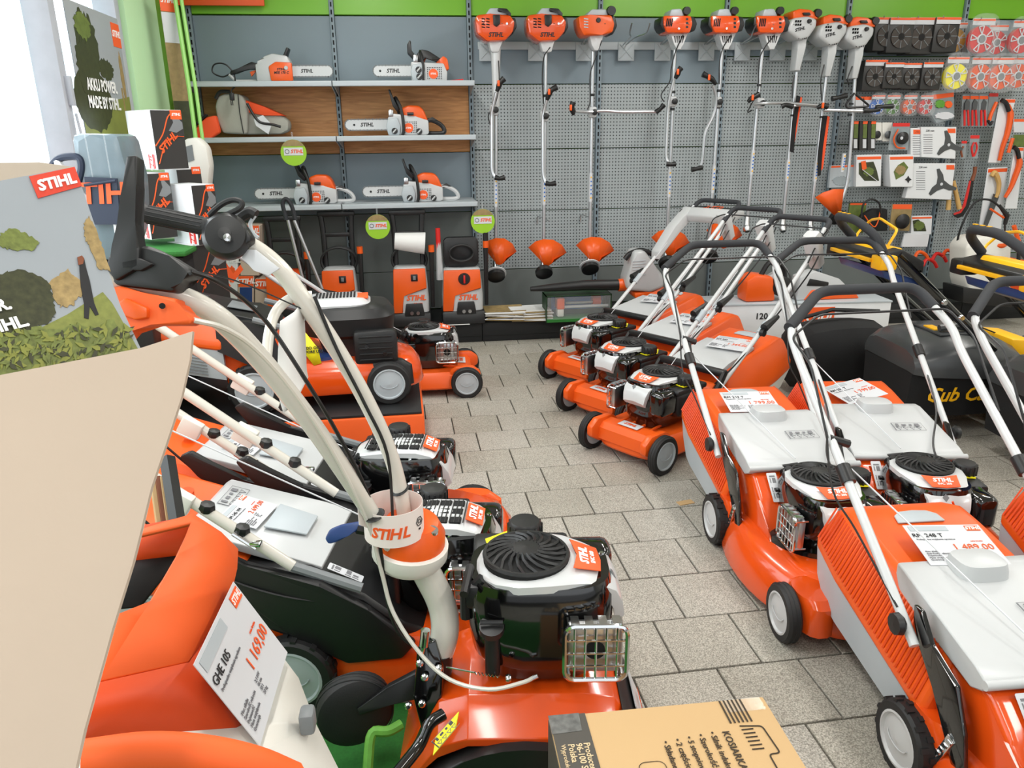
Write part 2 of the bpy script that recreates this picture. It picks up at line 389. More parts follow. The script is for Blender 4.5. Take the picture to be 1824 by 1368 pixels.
def bay(x0, x1, kind, name='shelving_bay', label=''):
    t = thing(name, label, 'shelving', ((x0 + x1) / 2, 6.17, 0), group='wall shelving bays')
    w_ = x1 - x0 - .034; hx = w_ / 2
    def panel(z0, z1, m, nm, y=0, th=.012): MB().box((0, y + th / 2, (z0 + z1) / 2), (w_, th, z1 - z0 - .004), .002, seg=1).build(nm, m, t)
    panel(2.335, 2.62, 'green', 'header_panel', -.004)
    if kind == 'shelf':
        panel(1.858, 2.33, 'panel', 'back_panel'); panel(1.38, 1.858, 'oak', 'wood_panel', -.01)
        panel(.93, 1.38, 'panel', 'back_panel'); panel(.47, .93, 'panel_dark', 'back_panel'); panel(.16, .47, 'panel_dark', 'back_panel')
    elif kind == 'peg':
        panel(1.866, 2.33, 'panel', 'back_panel')
        for a, b in ((1.395, 1.864), (.926, 1.393), (.464, .924)): panel(a, b, 'peg', 'pegboard')
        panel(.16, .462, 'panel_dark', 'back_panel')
    else:
        panel(2.06, 2.33, 'panel', 'back_panel'); panel(1.864, 2.058, 'peg', 'pegboard')
        for a, b in ((1.395, 1.862), (.926, 1.393), (.464, .924)): panel(a, b, 'peg', 'pegboard')
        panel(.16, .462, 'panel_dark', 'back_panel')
    b = MB().box((0, -.26, .08), (x1 - x0 - .004, .52, .155), .004); b.box((0, -.525, .1), (x1 - x0 - .004, .012, .1), .002)
    b.build('plinth', 'plinth', t)
    return t
XS = [-1.487 + .984 * k for k in range(8)]
desc = ['left bay with grey and oak panels and three long grey shelves, beside the green wall', 'second shelving bay from the green wall, grey and oak panels behind chainsaws',
        'third bay from the left, plain pegboard behind the three brush cutters with orange guards', 'fourth bay, pegboard with a free hook and a brush cutter hanging low',
        'fifth bay, full height pegboard behind the white topped trimmers', 'sixth bay, pegboard covered with line spools and blade packs', 'last bay at the right with saws and the backpack sprayer']
bays = []
for k in range(7): bays.append(bay(XS[k], XS[k + 1], 'shelf' if k < 2 else 'peg' if k < 4 else 'tall', label=desc[k]))
for k, X in enumerate(XS[:7]):
    t = bays[min(k, 6)]; ox = X - t.location.x
    up = MB().box((ox, -.012, 1.4), (.032, .04, 2.8), .003).build('upright', 'panel', t)
    s = MB()
    for i in range(48): s.box((ox, -.0335, .2 + i * .05), (.009, .003, .03))
    s.build('slot_row', 'slot', up, kind='stuff')
def shelf(t, z, label=None):
    w_ = .984 - .006; d = .40
    b = MB(); b.box((0, -.02 - d / 2, z - .004), (w_, d, .008), .001, seg=1); b.box((0, -.02 - d, z - .018), (w_, .012, .036), .003)
    for sx in (-1, 1): b.prism([(0, 0), (-d, 0), (-d, -.03), (0, -.09)], .004, Matrix(((0, 0, 1, sx * (w_ / 2 - .006)), (1, 0, 0, -.02), (0, 1, 0, z), (0, 0, 0, 1))))
    o = b.build('shelf', 'shelf', t)
    MB().box((0, -.0275 - d, z - .022), (w_ - .01, .003, .02)).build('price_rail', 'light_grey', o)
for t in bays[:2]:
    for z in (1.868, 1.507, 1.04): shelf(t, z)
t = bays[0]
tag(MB().box((-1.33, 6.1, 2.5), (.75, .02, .24), .003).build('header_sign', 'label_orange'), 'orange board over the left shelves at the top edge', 'sign')
# green conduit-like stakes leaning at the left
for k, (a, b) in enumerate((((309, -20), (360, 335)), ((320, -20), (372, 332)))):
    p0, p1 = wy(*a, 5.35), wy(*b, 5.15)
    tag(MB().tube([p1, p1.lerp(p0, .5) + Vector((.008, 0, 0)), p0], .011 if k else .013, 8).build('garden_stake', 'stake'), ['thin pale green garden stake, the left one of the pair by the shelves', 'thin pale green garden stake, the one of the pair nearer the chainsaws'][k], 'stake', 'green stakes')
# posters
def poster(t, W, H, m_sky):
    MB().box((0, 0, 0), (W, H, .004)).build('sheet', m_sky, t)
def blob(seed, cx, cy, rx, ry, n=48, j=.16):
    rnd = random.Random(seed); return [(cx + rx * math.cos(2 * PI * i / n) * (1 + rnd.uniform(-j, j)), cy + ry * math.sin(2 * PI * i / n) * (1 + rnd.uniform(-j, j))) for i in range(n)]
wp = thing('window_poster', 'garden poster with tall tree and white lettering taped on the window', 'poster')
wp.matrix_world = basis((-1.555, 4.5, 1.83), (0, 1, 0), (0, 0, 1))
poster(wp, .7, .6, 'photo_sky')
def zo(z): return Matrix.Translation((0, 0, z))
MB().prism([(-.35, -.3), (.35, -.3), (.35, -.1), (.1, -.13), (-.05, -.18), (-.35, -.14)], .0012, zo(.002)).build('printed_lawn', 'photo_lawn', wp)
MB().prism(blob(17, -.18, -.14, .24, .15, 60, .06), .0014, zo(.002)).build('printed_hedge', 'photo_dark', wp)
MB().prism(blob(3, -.14, .1, .14, .17), .0016, zo(.002)).prism(blob(4, -.22, .0, .1, .14), .0022, zo(.002)).prism(blob(5, .06, .02, .1, .05), .0019, zo(.002)).build('printed_tree', 'photo_dark', wp)
MB().prism(blob(8, -.17, .2, .1, .06), .003, zo(.002)).build('printed_leaves', 'photo_green', wp)
MB().prism(blob(6, .29, .0, .025, .12), .0015, zo(.002)).prism([(.24, -.24), (.26, -.24), (.26, -.06), (.24, -.06)], .0015, zo(.002)).build('printed_trees', 'photo_tan', wp)
MB().box((.29, .21, .003), (.12, .12, .002)).build('logo_field', 'label_orange', wp)
logo(.045, zo(.0045) @ Matrix.Translation((.29, .215, 0)), 'ink_white', wp)
text('AKKU POWER.\nMADE BY STIHL.', .075, Matrix.Translation((-.04, -.11, .0062)) @ Matrix.Diagonal((.82, 1.05, 1, 1)), 'ink_white', wp, bold=.03, ln=1.05)
# narrow hanging calendar strip
pc = wy(315, 125, 5.35)
hp = thing('price_strip', 'narrow orange headed poster strip hanging between wall and stakes', 'poster', pc, R_(38))
MB().box((0, 0, 0), (.1, .004, .88)).build('sheet', 'photo_tan', hp)
MB().box((0, -.003, .385), (.1, .003, .11)).build('logo_field', 'label_orange', hp); logo(.035, FACE(0, -.005, .39), 'ink_white', hp)
MB().box((0, -.003, .24), (.1, .003, .17)).build('price_field', 'card', hp); MB().box((0, -.003, -.3), (.1, .003, .24)).build('leaf_print', 'photo_dark', hp)
MB().tube([(-.05, 0, .46), (.1, 0, .43)], .008).build('clip_rail', 'metal', hp)
# ---------------------------------------------------------------- chainsaws
def circ(cx, cz, r, n=20, a0=0, a1=360): return [(cx + r * math.cos(R_(a0 + (a1 - a0) * i / n)), cz + r * math.sin(R_(a0 + (a1 - a0) * i / n))) for i in range(n + (a1 - a0 != 360))]
def chainsaw(label, loc, kind='rear', flip=1, L=.31, rz=0):
    t = thing('chainsaw', label, 'chainsaw', loc, rz, 'chainsaws on the shelves')
    X = lambda mb: mb.xf(Matrix.Diagonal((flip, 1, 1, 1)))
    x0, x1, zc, hb = -.10, -.155 - L, .075, .034
    outl = [(x0, zc - hb)] + [(x0, zc + hb)] + [(x1 + hb, zc + hb)] + [(x1 + hb - hb * math.sin(R_(a)), zc + hb * math.cos(R_(a))) for a in range(15, 180, 15)] + [(x1 + hb, zc - hb)]
    bar = X(MB().side(outl, -.004, .002, .0008, 1)).build('guide_bar', 'paint_white', t)
    ch = MB(); n = 34
    path = []
    for i in range(n): path.append((x0 - (i / n) * (x0 - x1 - hb), zc + hb + .003))
    path += [(x1 + hb - (hb + .003) * math.sin(R_(a)), zc + (hb + .003) * math.cos(R_(a))) for a in range(10, 180, 12)]
    for i in range(n): path.append((x1 + hb + (i / n) * (x0 - x1 - hb), zc - hb - .003))
    for i, (x, z) in enumerate(path): ch.box((x, -.001, z), (.0085 if i % 2 else .005, .007, .008 if i % 3 else .012))
    X(ch).build('saw_chain', 'grey', bar)
    mx = (x0 + x1) / 2 * flip
    if flip > 0: logo(.036, FACE(mx - .01, -.0045, zc), 'ink', bar); MB().lathe([(.008, 0), (.008, .001)], (mx - .1, -.005, zc), (0, -1, 0), 12).build('bar_mark', 'ink', bar)
    else: logo(.032, FACE(mx - .03, -.0045, zc), 'ink', bar)
    if kind == 'electric':
        X(MB().side([(-.12, .0), (-.12, .13), (-.10, .17), (0, .185), (.06, .165), (.09, .12), (.12, .12), (.12, .0)], -.07, .07, .015)).build('motor_housing', 'white', t)
        X(MB().side([(-.13, .005), (-.13, .125), (-.02, .13), (.03, .10), (.02, .005)], -.085, -.06, .01)).build('side_cover', 'orange', t)
        X(MB().side([(.09, .12), (.15, .135), (.25, .09), (.3, .075), (.3, .05), (.25, .06), (.17, .095), (.09, .08)], -.022, .022, .008)).build('rear_handle', 'black', t)
        X(MB().tube([(.1, 0, .01), (.27, 0, .01), (.31, 0, .055)], .012)).build('handle_guard', 'white', t)
        X(MB().side([(.12, .085), (.17, .07), (.16, .04), (.14, .06)], -.008, .008, .002)).build('trigger', 'orange', t)
        X(MB().tube(cr([(.3, 0, .06), (.36, 0, .04), (.42, 0, .07), (.4, 0, .12), (.33, 0, .12), (.28, 0, .06), (.27, -.05, -.02), (.265, -.21, -.06), (.265, -.22, -.12)]), .005)).build('power_cord', 'black', t)
        X(MB().box((.265, -.22, -.1), (.03, .025, .05), .006).box((.265, -.22, -.14), (.006, .005, .03)).box((.275, -.22, -.14), (.006, .005, .03))).build('plug', 'black', t)
        X(MB().side([(-.09, .16), (-.115, .22), (-.1, .225), (-.07, .17)], -.05, .05, .004)).build('hand_guard', 'black', t)
        text('STIHL\nMSE 170 C', .022, FACE(.055, -.0865, .07), 'ink', t, shear=.2, bold=.03)
        X(MB().lathe([(.014, 0), (.012, .006)], (-.09, -.086, .09), (0, -1, 0), 14)).build('filler_cap', 'white', t)
        return t
    top = kind == 'top'
    MB().side([(-.12, 0), (-.12, .12), (-.09, .15), (.08, .13), (.17, .1), (.17, .01), (.15, 0)] if not top else [(-.13, 0), (-.13, .13), (.1, .12), (.125, .06), (.12, 0)], -.075, .07, .01).build('engine_housing', 'white', t)
    MB().side([(-.12, .0), (-.135, .06), (-.12, .11), (-.05, .12), (-.03, .06), (-.04, .0)], -.095, -.07, .008).build('clutch_cover', 'light_grey', t)
    if not top:
        MB().side([(-.03, .12), (-.02, .185), (.03, .205), (.11, .2), (.14, .17), (.17, .09), (.1, .11)], -.07, .065, .018, 3).build('top_cover', 'orange', t)
        MB().tube(cr([(-.02, -.1, .0), (-.01, -.105, .05), (-.02, -.1, .17), (-.05, -.08, .245), (-.06, 0, .255), (-.06, .08, .24), (-.03, .1, .1), (-.02, .09, .01)]), .011, 8).build('front_handle', 'black', t)
        MB().side([(-.05, .16), (-.09, .2), (-.12, .3), (-.105, .305), (-.085, .23), (-.035, .19)] if kind == 'rear' else [(-.05, .16), (-.08, .2), (-.105, .31), (-.09, .31), (-.065, .22), (-.03, .18)], -.08, .07, .006).build('hand_guard', 'black', t)
        hm = 'white' if kind == 'rear' else 'black'
        MB().tube(cr([(.15, 0, .1), (.2, 0, .1), (.26, 0, .07), (.285, 0, .03), (.26, 0, .012), (.15, 0, .012)]), .014, 8, flat=(1, 1.1)).build('rear_handle', hm, t)
        MB().side([(.14, .1), (.2, .125), (.24, .1), (.2, .1), (.15, .08)], -.012, .012, .003).build('trigger', 'black', t)
    else:
        MB().side([(-.11, .12), (-.08, .19), (-.05, .215), (.0, .205), (.09, .15), (.12, .09), (.1, .09), (.06, .14), (-.03, .17), (-.05, .12)], -.025, .025, .008).build('top_handle', 'black', t)
        MB().side([(.04, .12), (.1, .17), (.13, .15), (.14, .08), (.1, .07)], -.06, .05, .01).build('top_cover', 'orange', t)
        MB().side([(-.1, .14), (-.15, .19), (-.15, .24), (-.13, .27), (-.12, .26), (-.125, .2), (-.07, .15)], -.07, .06, .006).build('hand_guard', 'black', t)
        MB().tube(cr([(-.05, -.09, .0), (-.045, -.09, .1), (-.06, -.07, .19), (-.06, 0, .2)]), .01).build('front_handle', 'black', t)
        MB().tube([(-.05, .06, .125), (-.01, .05, .2)], .012).build('orange_lever', 'orange', t)
        MB().side([(.13, .0), (.15, .012), (.24, .02), (.24, .0)], -.02, .04, .002).build('bar_scabbard', 'red', t)
    MB().lathe([(.033, 0), (.033, .003)], (.025, -.076, .05), (0, -1, 0), 24).build('model_badge', 'label_orange', t)
    text('STIHL', .016, FACE(.025, -.0795, .05), 'ink_white', t, shear=.2, bold=.03)
    g = MB()
    for i in range(9):
        for j in range(7):
            x, z = -.015 + i * .012, .018 + j * .012
            if (x - .025) ** 2 + (z - .05) ** 2 > .036 ** 2: g.box((x, -.0755, z), (.006, .002, .006))
    g.build('starter_grille', 'slot', t)
    for x, z in ((-.075, .03), (.1 if not top else -.078, .075 if top else .025)):
        MB().lathe([(.022, 0), (.02, .008)], (x, -.096 if x < 0 else -.076, z), (0, -1, 0), 18).build('filler_cap', 'black', t)
        MB().tube([(x - .013, -.106 if x < 0 else -.086, z - .012), (x + .012, -.106 if x < 0 else -.086, z + .013)], .006, 6).build('cap_grip', 'white', t)
    MB().tube([(.02, -.085, .145), (.065, -.085, .145)], .01, 8).tube([(.042, -.08, .145), (.042, -.06, .15)], .009).build('starter_grip', 'black', t)
    MB().box((-.095, -.06, .15), (.035, .04, .05), .008).build('muffler', 'metal', t)
    return t
YS = 5.93
def on(px, z, y=YS): p = wy(px, 200, y); return (p.x, y, z)
chainsaw('electric chainsaw with looped black cord, bar pointing right, on top left shelf', (wy(490, 130, YS).x, YS, 1.868), 'electric', -1, .24)
chainsaw('top handled chainsaw with orange rear, on the top right shelf', (wy(765, 130, YS).x, YS, 1.868), 'top', L=.24)
chainsaw('chainsaw with black rear handle on middle shelf before oak panel', (wy(722, 235, YS).x, YS, 1.507), 'black', L=.27)
chainsaw('orange and white chainsaw on bottom shelf at left, below the round sign', (wy(560, 358, YS - .03).x, YS - .03, 1.04), 'rear', L=.26)
chainsaw('orange and white chainsaw on bottom shelf at right, bar over the shelf joint', (wy(748, 352, YS - .03).x, YS - .03, 1.04), 'rear', L=.26)
# carry bag with chaps
def pixpts(l, Y, o): return [wy(x, y, Y) - o for x, y in l]
def pp(mb, l, Y, dep, o, bev=0, seg=2):
    q = pixpts(l, Y, o); A = [mb.bm.verts.new(v) for v in q]; B = [mb.bm.verts.new(v + Vector((0, dep, 0))) for v in q]; k = len(q)
    mb.bm.faces.new(A); mb.bm.faces.new(list(reversed(B)))
    for i in range(k): mb.bm.faces.new((A[i], B[i], B[(i + 1) % k], A[(i + 1) % k]))
    mb._bev(A + B, bev, seg); return mb
def thing_at(name, label, cat, px, py, Y, group=None):
    o = wy(px, py, Y); return thing(name, label, cat, o, 0, group), o
t, o = thing_at('saw_bag', 'slumped grey and orange chainsaw carry bag on the middle left shelf', 'bag', 450, 240, 5.88)
pp(MB(), [(386, 172), (398, 166), (420, 166), (432, 170), (442, 195), (440, 240), (396, 238), (386, 215), (382, 190)], 5.8, .24, o, .03, 3).build('bag_body', 'bag', t, sub=1)
pp(MB(), [(430, 180), (462, 190), (500, 205), (514, 216), (514, 232), (500, 239), (435, 240)], 5.86, .16, o, .02, 2).build('bag_end', 'bag', t)
pp(MB(), [(436, 178), (470, 190), (505, 206), (470, 206), (440, 200)], 5.84, .2, o, .008).build('orange_panel', 'bag_orange', t)
MB().tube(cr(pixpts([(384, 176), (392, 164), (410, 163)], 5.79, o)), .012).tube(cr(pixpts([(440, 184), (452, 205), (464, 218), (486, 222), (500, 226)], 5.79, o)), .009, flat=(1, 1)).build('webbing', 'black', t)
pp(MB(), [(452, 212), (468, 205), (484, 222), (478, 239), (456, 224)], 5.79, .012, o).build('hang_tag', 'card', t)
MB().tube(pixpts([(424, 168), (427, 200), (434, 238)], 5.795, o), .003).build('zip', 'ink', t)
t, o = thing_at('chaps', 'bright orange safety trousers spilling off the left end of the shelf', 'trousers', 370, 250, 5.8)
pp(MB(), [(342, 238), (352, 222), (366, 209), (384, 205), (392, 236), (370, 250), (352, 262), (340, 258), (332, 262), (330, 246)], 5.76, .06, o, .015).build('trouser_leg', 'bag_orange', t)
pp(MB(), [(330, 248), (345, 226), (368, 206), (366, 203), (343, 224), (327, 246)], 5.75, .05, o).build('dark_edge', 'fabric_black', t)
# round hanging price signs
def disc(px, py, Y, label, lime=True):
    t, o = thing_at('round_sign', label, 'sign', px, py, Y, 'round green and white promotion signs')
    r = .088
    MB().lathe([(r, 0), (r, .002)], (0, .001, 0), (0, -1, 0), 36).build('disc', 'lime', t)
    MB().prism(circ(0, 0, r - .001, 20, 30, 150), .002, basis((0, -.001, 0), (1, 0, 0), (0, 0, 1))).build('crowd_photo', 'photo_tan', t)
    MB().box((0, -.003, .008), (.13, .001, .052)).build('name_field', 'card', t)
    logo(.032, FACE(.022, -.0045, .008), 'label_orange', t)
    MB().tube([(r * 0 - .043 + .014 * math.cos(a), -.004, .008 + .014 * math.sin(a)) for a in [i * PI / 5 for i in range(10)]], .0018, 5, closed=True).build('ring_mark', 'ink', t)
    MB().box((0, .001, r + .02), (.012, .001, .06)).build('hanger', 'clear', t)
disc(523, 272, 5.72, 'round sign with green lower half under the oak panel shelf, left one')
disc(673, 404, 5.72, 'round green sign hanging below the bottom shelf above the pressure washers')
disc(860, 394, 5.70, 'round green sign at the right end of shelves by the first brush cutter')

# ---------------------------------------------------------------- brush cutters
def cutter(label, Yc, head, shaft, kind, foot=None, guard=None, handle=None, trig=None, clampp=None, cable=None, straps=None, shroud=None, wheel=True):
    fx, fy = shaft[-1]; o = wy(fx, fy, Yc); t = thing('brush_cutter', label, 'brush cutter', o, 0, 'brush cutters hanging on the wall')
    P = lambda x, y, d=0: wy(x, y, Yc + d) - o
    hx, hy = head; S = lambda l: [(hx + a, hy + b) for a, b in l]
    if kind == 1:
        pp(MB(), S([(-35, -22), (-10, -24), (26, -22), (35, -10), (32, 8), (18, 24), (-15, 26), (-33, 12), (-36, -8)]), Yc - .1, .2, o, .02, 2).build('engine_cover', 'orange_gloss', t)
        pp(MB(), S([(-20, -20), (-10, -34), (16, -34), (22, -20)]), Yc - .07, .16, o, .01).build('tank', 'light_grey', t)
        pp(MB(), S([(24, -18), (36, -16), (38, 0), (30, 14), (24, 8)]), Yc - .08, .19, o, .01).build('air_filter_cover', 'black', t)
        pp(MB(), S([(-5, -22), (8, -22), (8, -6), (2, 0), (-4, -4)]), Yc - .112, .03, o, .006).build('choke_housing', 'black', t)
        pp(MB(), S([(4, -34), (20, -33), (28, -24), (26, -16), (18, -26), (4, -28)]), Yc - .09, .05, o, .006).build('throttle_cap', 'black', t)
        for i in range(4):
            for j in (0, 1): pp(MB(), S([(-25 + j * 8, -16 + i * 5), (-19 + j * 8, -15 + i * 5), (-19 + j * 8, -13 + i * 5), (-25 + j * 8, -14 + i * 5)]), Yc - .102, .004, o).build('vent_slot', 'slot', t)
        logo(.04, FACE(*(P(hx, hy + 14, -.1) - Vector((0, .0015, 0)))), 'ink', t)
        MB().tube([P(hx + 20, hy - 6, -.11), P(hx + 20, hy - 6, -.09)], .008).build('filler_cap', 'chrome', t)
        pp(MB(), [(hx - 14, hy + 22), (hx + 14, hy + 22), (hx + (6 if shroud else 8), hy + 45), (hx - 8, hy + 45)], Yc - .05, .1, o, .012).build('clutch_housing', 'paint_white', t)
    elif kind == 2:
        pp(MB(), S([(-32, -14), (-10, -16), (28, -16), (34, 0), (30, 16), (10, 20), (-22, 22), (-30, 6)]), Yc - .1, .2, o, .018).build('engine_cover', 'orange', t)
        pp(MB(), S([(-18, -14), (-8, -26), (18, -26), (24, -14)]), Yc - .07, .16, o, .012).build('tank', 'light_grey', t)
        pp(MB(), S([(24, -14), (34, -14), (38, 4), (30, 20), (22, 16)]), Yc - .08, .19, o, .01).build('air_filter_cover', 'black', t)
        MB().lathe([(.035, 0), (.03, .03)], P(hx + 26, hy - 22, -.06), (0, -1, 0), 16).build('throttle_cap', 'black', t)
        MB().lathe([(.017, 0), (.015, .01)], P(hx + 4, hy - 6, -.1), (0, -1, 0), 14).build('filler_cap', 'black', t)
        for i in range(4): pp(MB(), S([(-22, -10 + i * 5), (-14, -9 + i * 5), (-14, -7 + i * 5), (-22, -8 + i * 5)]), Yc - .102, .004, o).build('vent_slot', 'light_grey', t)
        pp(MB(), [(hx - 12, hy + 20), (hx + 14, hy + 20), (hx + 8, hy + 38), (hx + 5, hy + 48), (hx - 3, hy + 48), (hx - 8, hy + 38)], Yc - .05, .1, o, .008).build('clutch_housing', 'paint_white', t)
    elif kind == 3:
        pp(MB(), S([(-32, -13), (28, -13), (33, 0), (28, 14), (-28, 14), (-34, 2)]), Yc - .085, .17, o, .014).build('side_caps', 'black', t)
        pp(MB(), S([(-28, -15), (22, -15), (25, 0), (20, 17), (-22, 17), (-28, 2)]), Yc - .1, .2, o, .018).build('engine_cover', 'orange_gloss', t)
        pp(MB(), S([(-18, -13), (-14, -26), (4, -27), (10, -13)]), Yc - .07, .16, o, .012).build('tank', 'light_grey', t)
        MB().lathe([(.03, 0), (.026, .03)], P(hx + 12, hy - 22, -.06), (0, -1, 0), 16).build('throttle_cap', 'black', t)
        for i in range(4): pp(MB(), S([(-22 + i * 3, -9), (-20 + i * 3, -9), (-22 + i * 3, 5), (-24 + i * 3, 5)]), Yc - .102, .004, o).build('vent_slot', 'slot', t)
        MB().lathe([(.008, 0), (.008, .006)], P(hx - 1, hy + 9, -.1), (0, -1, 0), 10).build('screw', 'chrome', t)
        for i in range(3): pp(MB(), S([(12, -10 + i * 7), (16, -10 + i * 7), (16, -6 + i * 7), (12, -6 + i * 7)]), Yc - .102, .004, o).build('control_button', 'black', t)
        pp(MB(), [(hx - 17, hy + 17), (hx + 17, hy + 17), (hx + 6, hy + 36), (hx + 4, hy + 46), (hx - 6, hy + 46), (hx - 8, hy + 36)], Yc - .05, .1, o, .006).build('clutch_housing', 'paint_white', t)
        for i in range(5): pp(MB(), [(hx - 9 + i * 4, hy + 22), (hx - 7 + i * 4, hy + 22), (hx - 6 + i * 3, hy + 34), (hx - 7 + i * 3, hy + 34)], Yc - .052, .004, o).build('cooling_slot', 'slot', t)
    else:
        pp(MB(), S([(-20, -28), (-8, -33), (12, -31), (22, -24), (26, -14), (-20, -14)]), Yc - .08, .17, o, .012).build('engine_cover', 'orange', t)
        pp(MB(), S([(-20, -16), (8, -20), (24, -14), (22, 0), (8, 20), (-8, 24), (-28, 8), (-26, -4)]), Yc - .1, .2, o, .022, 3).build('engine_shroud', 'white', t)
        pp(MB(), S([(-12, 20), (8, 18), (0, 34), (-6, 78), (-17, 78), (-12, 40)]), Yc - .05, .1, o, .012).build('shaft_grip', 'white', t)
        MB().lathe([(.032, 0), (.026, .03)], P(hx + 22, hy - 24, -.06), (0, -1, 0), 16).build('throttle_cap', 'black', t)
        pp(MB(), S([(-2, -26), (10, -26), (12, -21), (0, -21)]), Yc - .1, .04, o, .004).build('choke_lever', 'black', t)
        for i in range(3):
            for j in range(2): pp(MB(), S([(-16 + i * 4, -12 + j * 6), (-13 + i * 4, -12 + j * 6), (-14 + i * 4, -8 + j * 6), (-17 + i * 4, -8 + j * 6)]), Yc - .102, .004, o).build('vent_slot', 'slot', t)
        for i in range(5): pp(MB(), S([(-12 + i * 4, 14), (-10 + i * 4, 14), (-9 + i * 3, 22), (-10 + i * 3, 22)]), Yc - .095, .004, o).build('cooling_slot', 'slot', t)
        m_ = P(hx - 8, hy + 4, -.102); logo(.03, basis(m_, (1, 0, .25), (-.25, 0, 1)), 'ink', t)
        MB().lathe([(.016, 0), (.012, .02)], P(hx + 8, hy - 10, -.1), (0, -1, 0), 12).build('starter_grip', 'black', t)
    sp = [P(x, y) for x, y in shaft]
    if len(sp) > 3: sp = cr(sp, 5)
    MB().tube(sp, .0135, 10).build('shaft', 'alu', t)
    if shroud:
        MB().tube([P(*p) for p in shroud], [.045, .034, .026], 12).build('shaft_shroud', 'paint_white', t)
    # safety symbols on the shaft
    a, b = sp[-1], sp[0]
    sy = MB(); syb = MB(); sy.tube([a.lerp(b, .44), a.lerp(b, .3)], .0142, 10); st = sy.build('safety_sticker', 'card', t)
    for i in range(6):
        q = a.lerp(b, .32 + i * .02) - Vector((0, .0145, 0)); MB().lathe([(.006, 0), (.006, .001)], q, (0, -1, 0), 8).build('safety_symbol', 'blue_label' if 0 < i < 5 else 'yellow', st)
    if cable: MB().tube(cr([P(x, y, d) for x, y, d in cable]), .0045, 6).build('throttle_cable', 'black', t)
    for f in (.72, .8): MB().cyl(a.lerp(b, f), a.lerp(b, f + .012), .0175, n=10).build('cable_clip', 'black', t)
    if handle: MB().tube(fillet([P(x, y, d) for x, y, d in handle], .06), .0115, 8).build('handle_tube', 'alu', t)
    if trig:
        for k, (g, nm) in enumerate(trig):
            q = cr([P(x, y, d) for x, y, d in g], 4); MB().tube(q, [.013, .02, .018, .022] if nm == 't' else [.02, .015, .02], 10).build('control_grip' if nm == 't' else 'grip', 'black', t)
            if nm == 't': MB().box(q[len(q) // 2] + Vector((-.012, -.02, .0)), (.018, .012, .04), .004).build('trigger', 'orange', t)
    if clampp:
        q = P(*clampp, -.02); MB().box(q, (.06, .055, .075), .012).build('clamp', 'white', t); MB().lathe([(.02, 0), (.022, .02), (.01, .025)], q + Vector((.008, -.028, 0)), (0, -1, 0), 14).build('clamp_knob', 'black', t)
    if guard:
        gm = MB(); top = [P(x, y, .03 - .05 * math.sin(PI * i / (len(guard[0]) - 1))) for i, (x, y) in enumerate(guard[0])]; bot = [P(x, y, -.07) for x, y in guard[1]]
        gm.loft([top, bot], closed=False, cap=False)
        gm.build('guard', 'orange', t, solid=.004, ang=60)
    MB().cyl(P(fx, fy, 0) + Vector((0, 0, .06)), P(fx, fy, -.02) + Vector((0, 0, -.01)), .021, .024, n=12).lathe([(.028, 0), (.03, .02), (.02, .04)], P(fx, fy, -.03) + Vector((0, 0, -.02)), (0, -.6, -.8), 14).build('gearbox', 'metal', t)
    if wheel:
        ax = Vector((0, -.75, -.66)).normalized(); q = P(fx, fy, -.04) + Vector((0, 0, -.03))
        MB().lathe([(.03, .0), (.055, .004), (.068, .022), (.066, .05), (.04, .06)], q, -ax * -1, 24).build('cutting_head', 'black', t)
        if wheel == 2: MB().lathe([(.066, .012), (.08, .01), (.08, .018), (.066, .02)], q, ax, 28).build('rim_disc', 'paint_white', t)
    for i, s_ in enumerate(straps or []):
        pp(MB(), s_, Yc - .06 + i * .01, .01, o).build('harness_strap' , 'bag_orange' if i % 2 else 'fabric_black', t)
    return t
G = lambda x, y, w_, asym=0: ([(x - w_, y + 5), (x - w_ * .62, y - 6), (x - w_ * .2, y - 10), (x + w_ * .3, y - 9), (x + w_ * .75, y), (x + w_ * (1.0 + asym), y + 14)], [(x - 10, y + 30), (x - 6, y + 36), (x - 2, y + 38), (x + 3, y + 37), (x + 7, y + 34), (x + 12, y + 26)])
YC = 5.87
cutter('brush cutter with long white shaft shroud, first in the row by the shelves', YC, (883, 48), [(884, 90), (883, 478)], 1, guard=G(890, 434, 30), shroud=[(882, 72), (883, 100), (884, 190)],
       handle=[(884, 165, -.09), (877, 195, -.06), (876, 210, -.05), (876, 306, -.05), (882, 316, -.06)], trig=[([(885, 163, -.09), (889, 152, -.1), (892, 146, -.11), (898, 140, -.11)], 't'), ([(882, 316, -.06), (890, 318, -.07), (899, 316, -.07)], 'g')],
       clampp=(880, 196), cable=[(888, 108, -.04), (889, 150, -.07), (882, 185, -.04), (870, 205, -.02), (873, 222, -.02)], wheel=2)
cutter('brush cutter with short white neck, second from the shelves', YC, (975, 48), [(972, 92), (968, 472)], 1, guard=G(975, 436, 34),
       handle=[(975, 175, -.08), (968, 200, -.05), (967, 215, -.05), (967, 312, -.05), (972, 326, -.06)], trig=[([(974, 178, -.09), (978, 168, -.1), (983, 160, -.11), (992, 155, -.11)], 't'), ([(972, 326, -.06), (980, 328, -.07), (990, 326, -.07)], 'g')],
       clampp=(969, 207), cable=[(980, 84, -.05), (969, 102, -.04), (966, 140, -.03), (968, 185, -.03)])
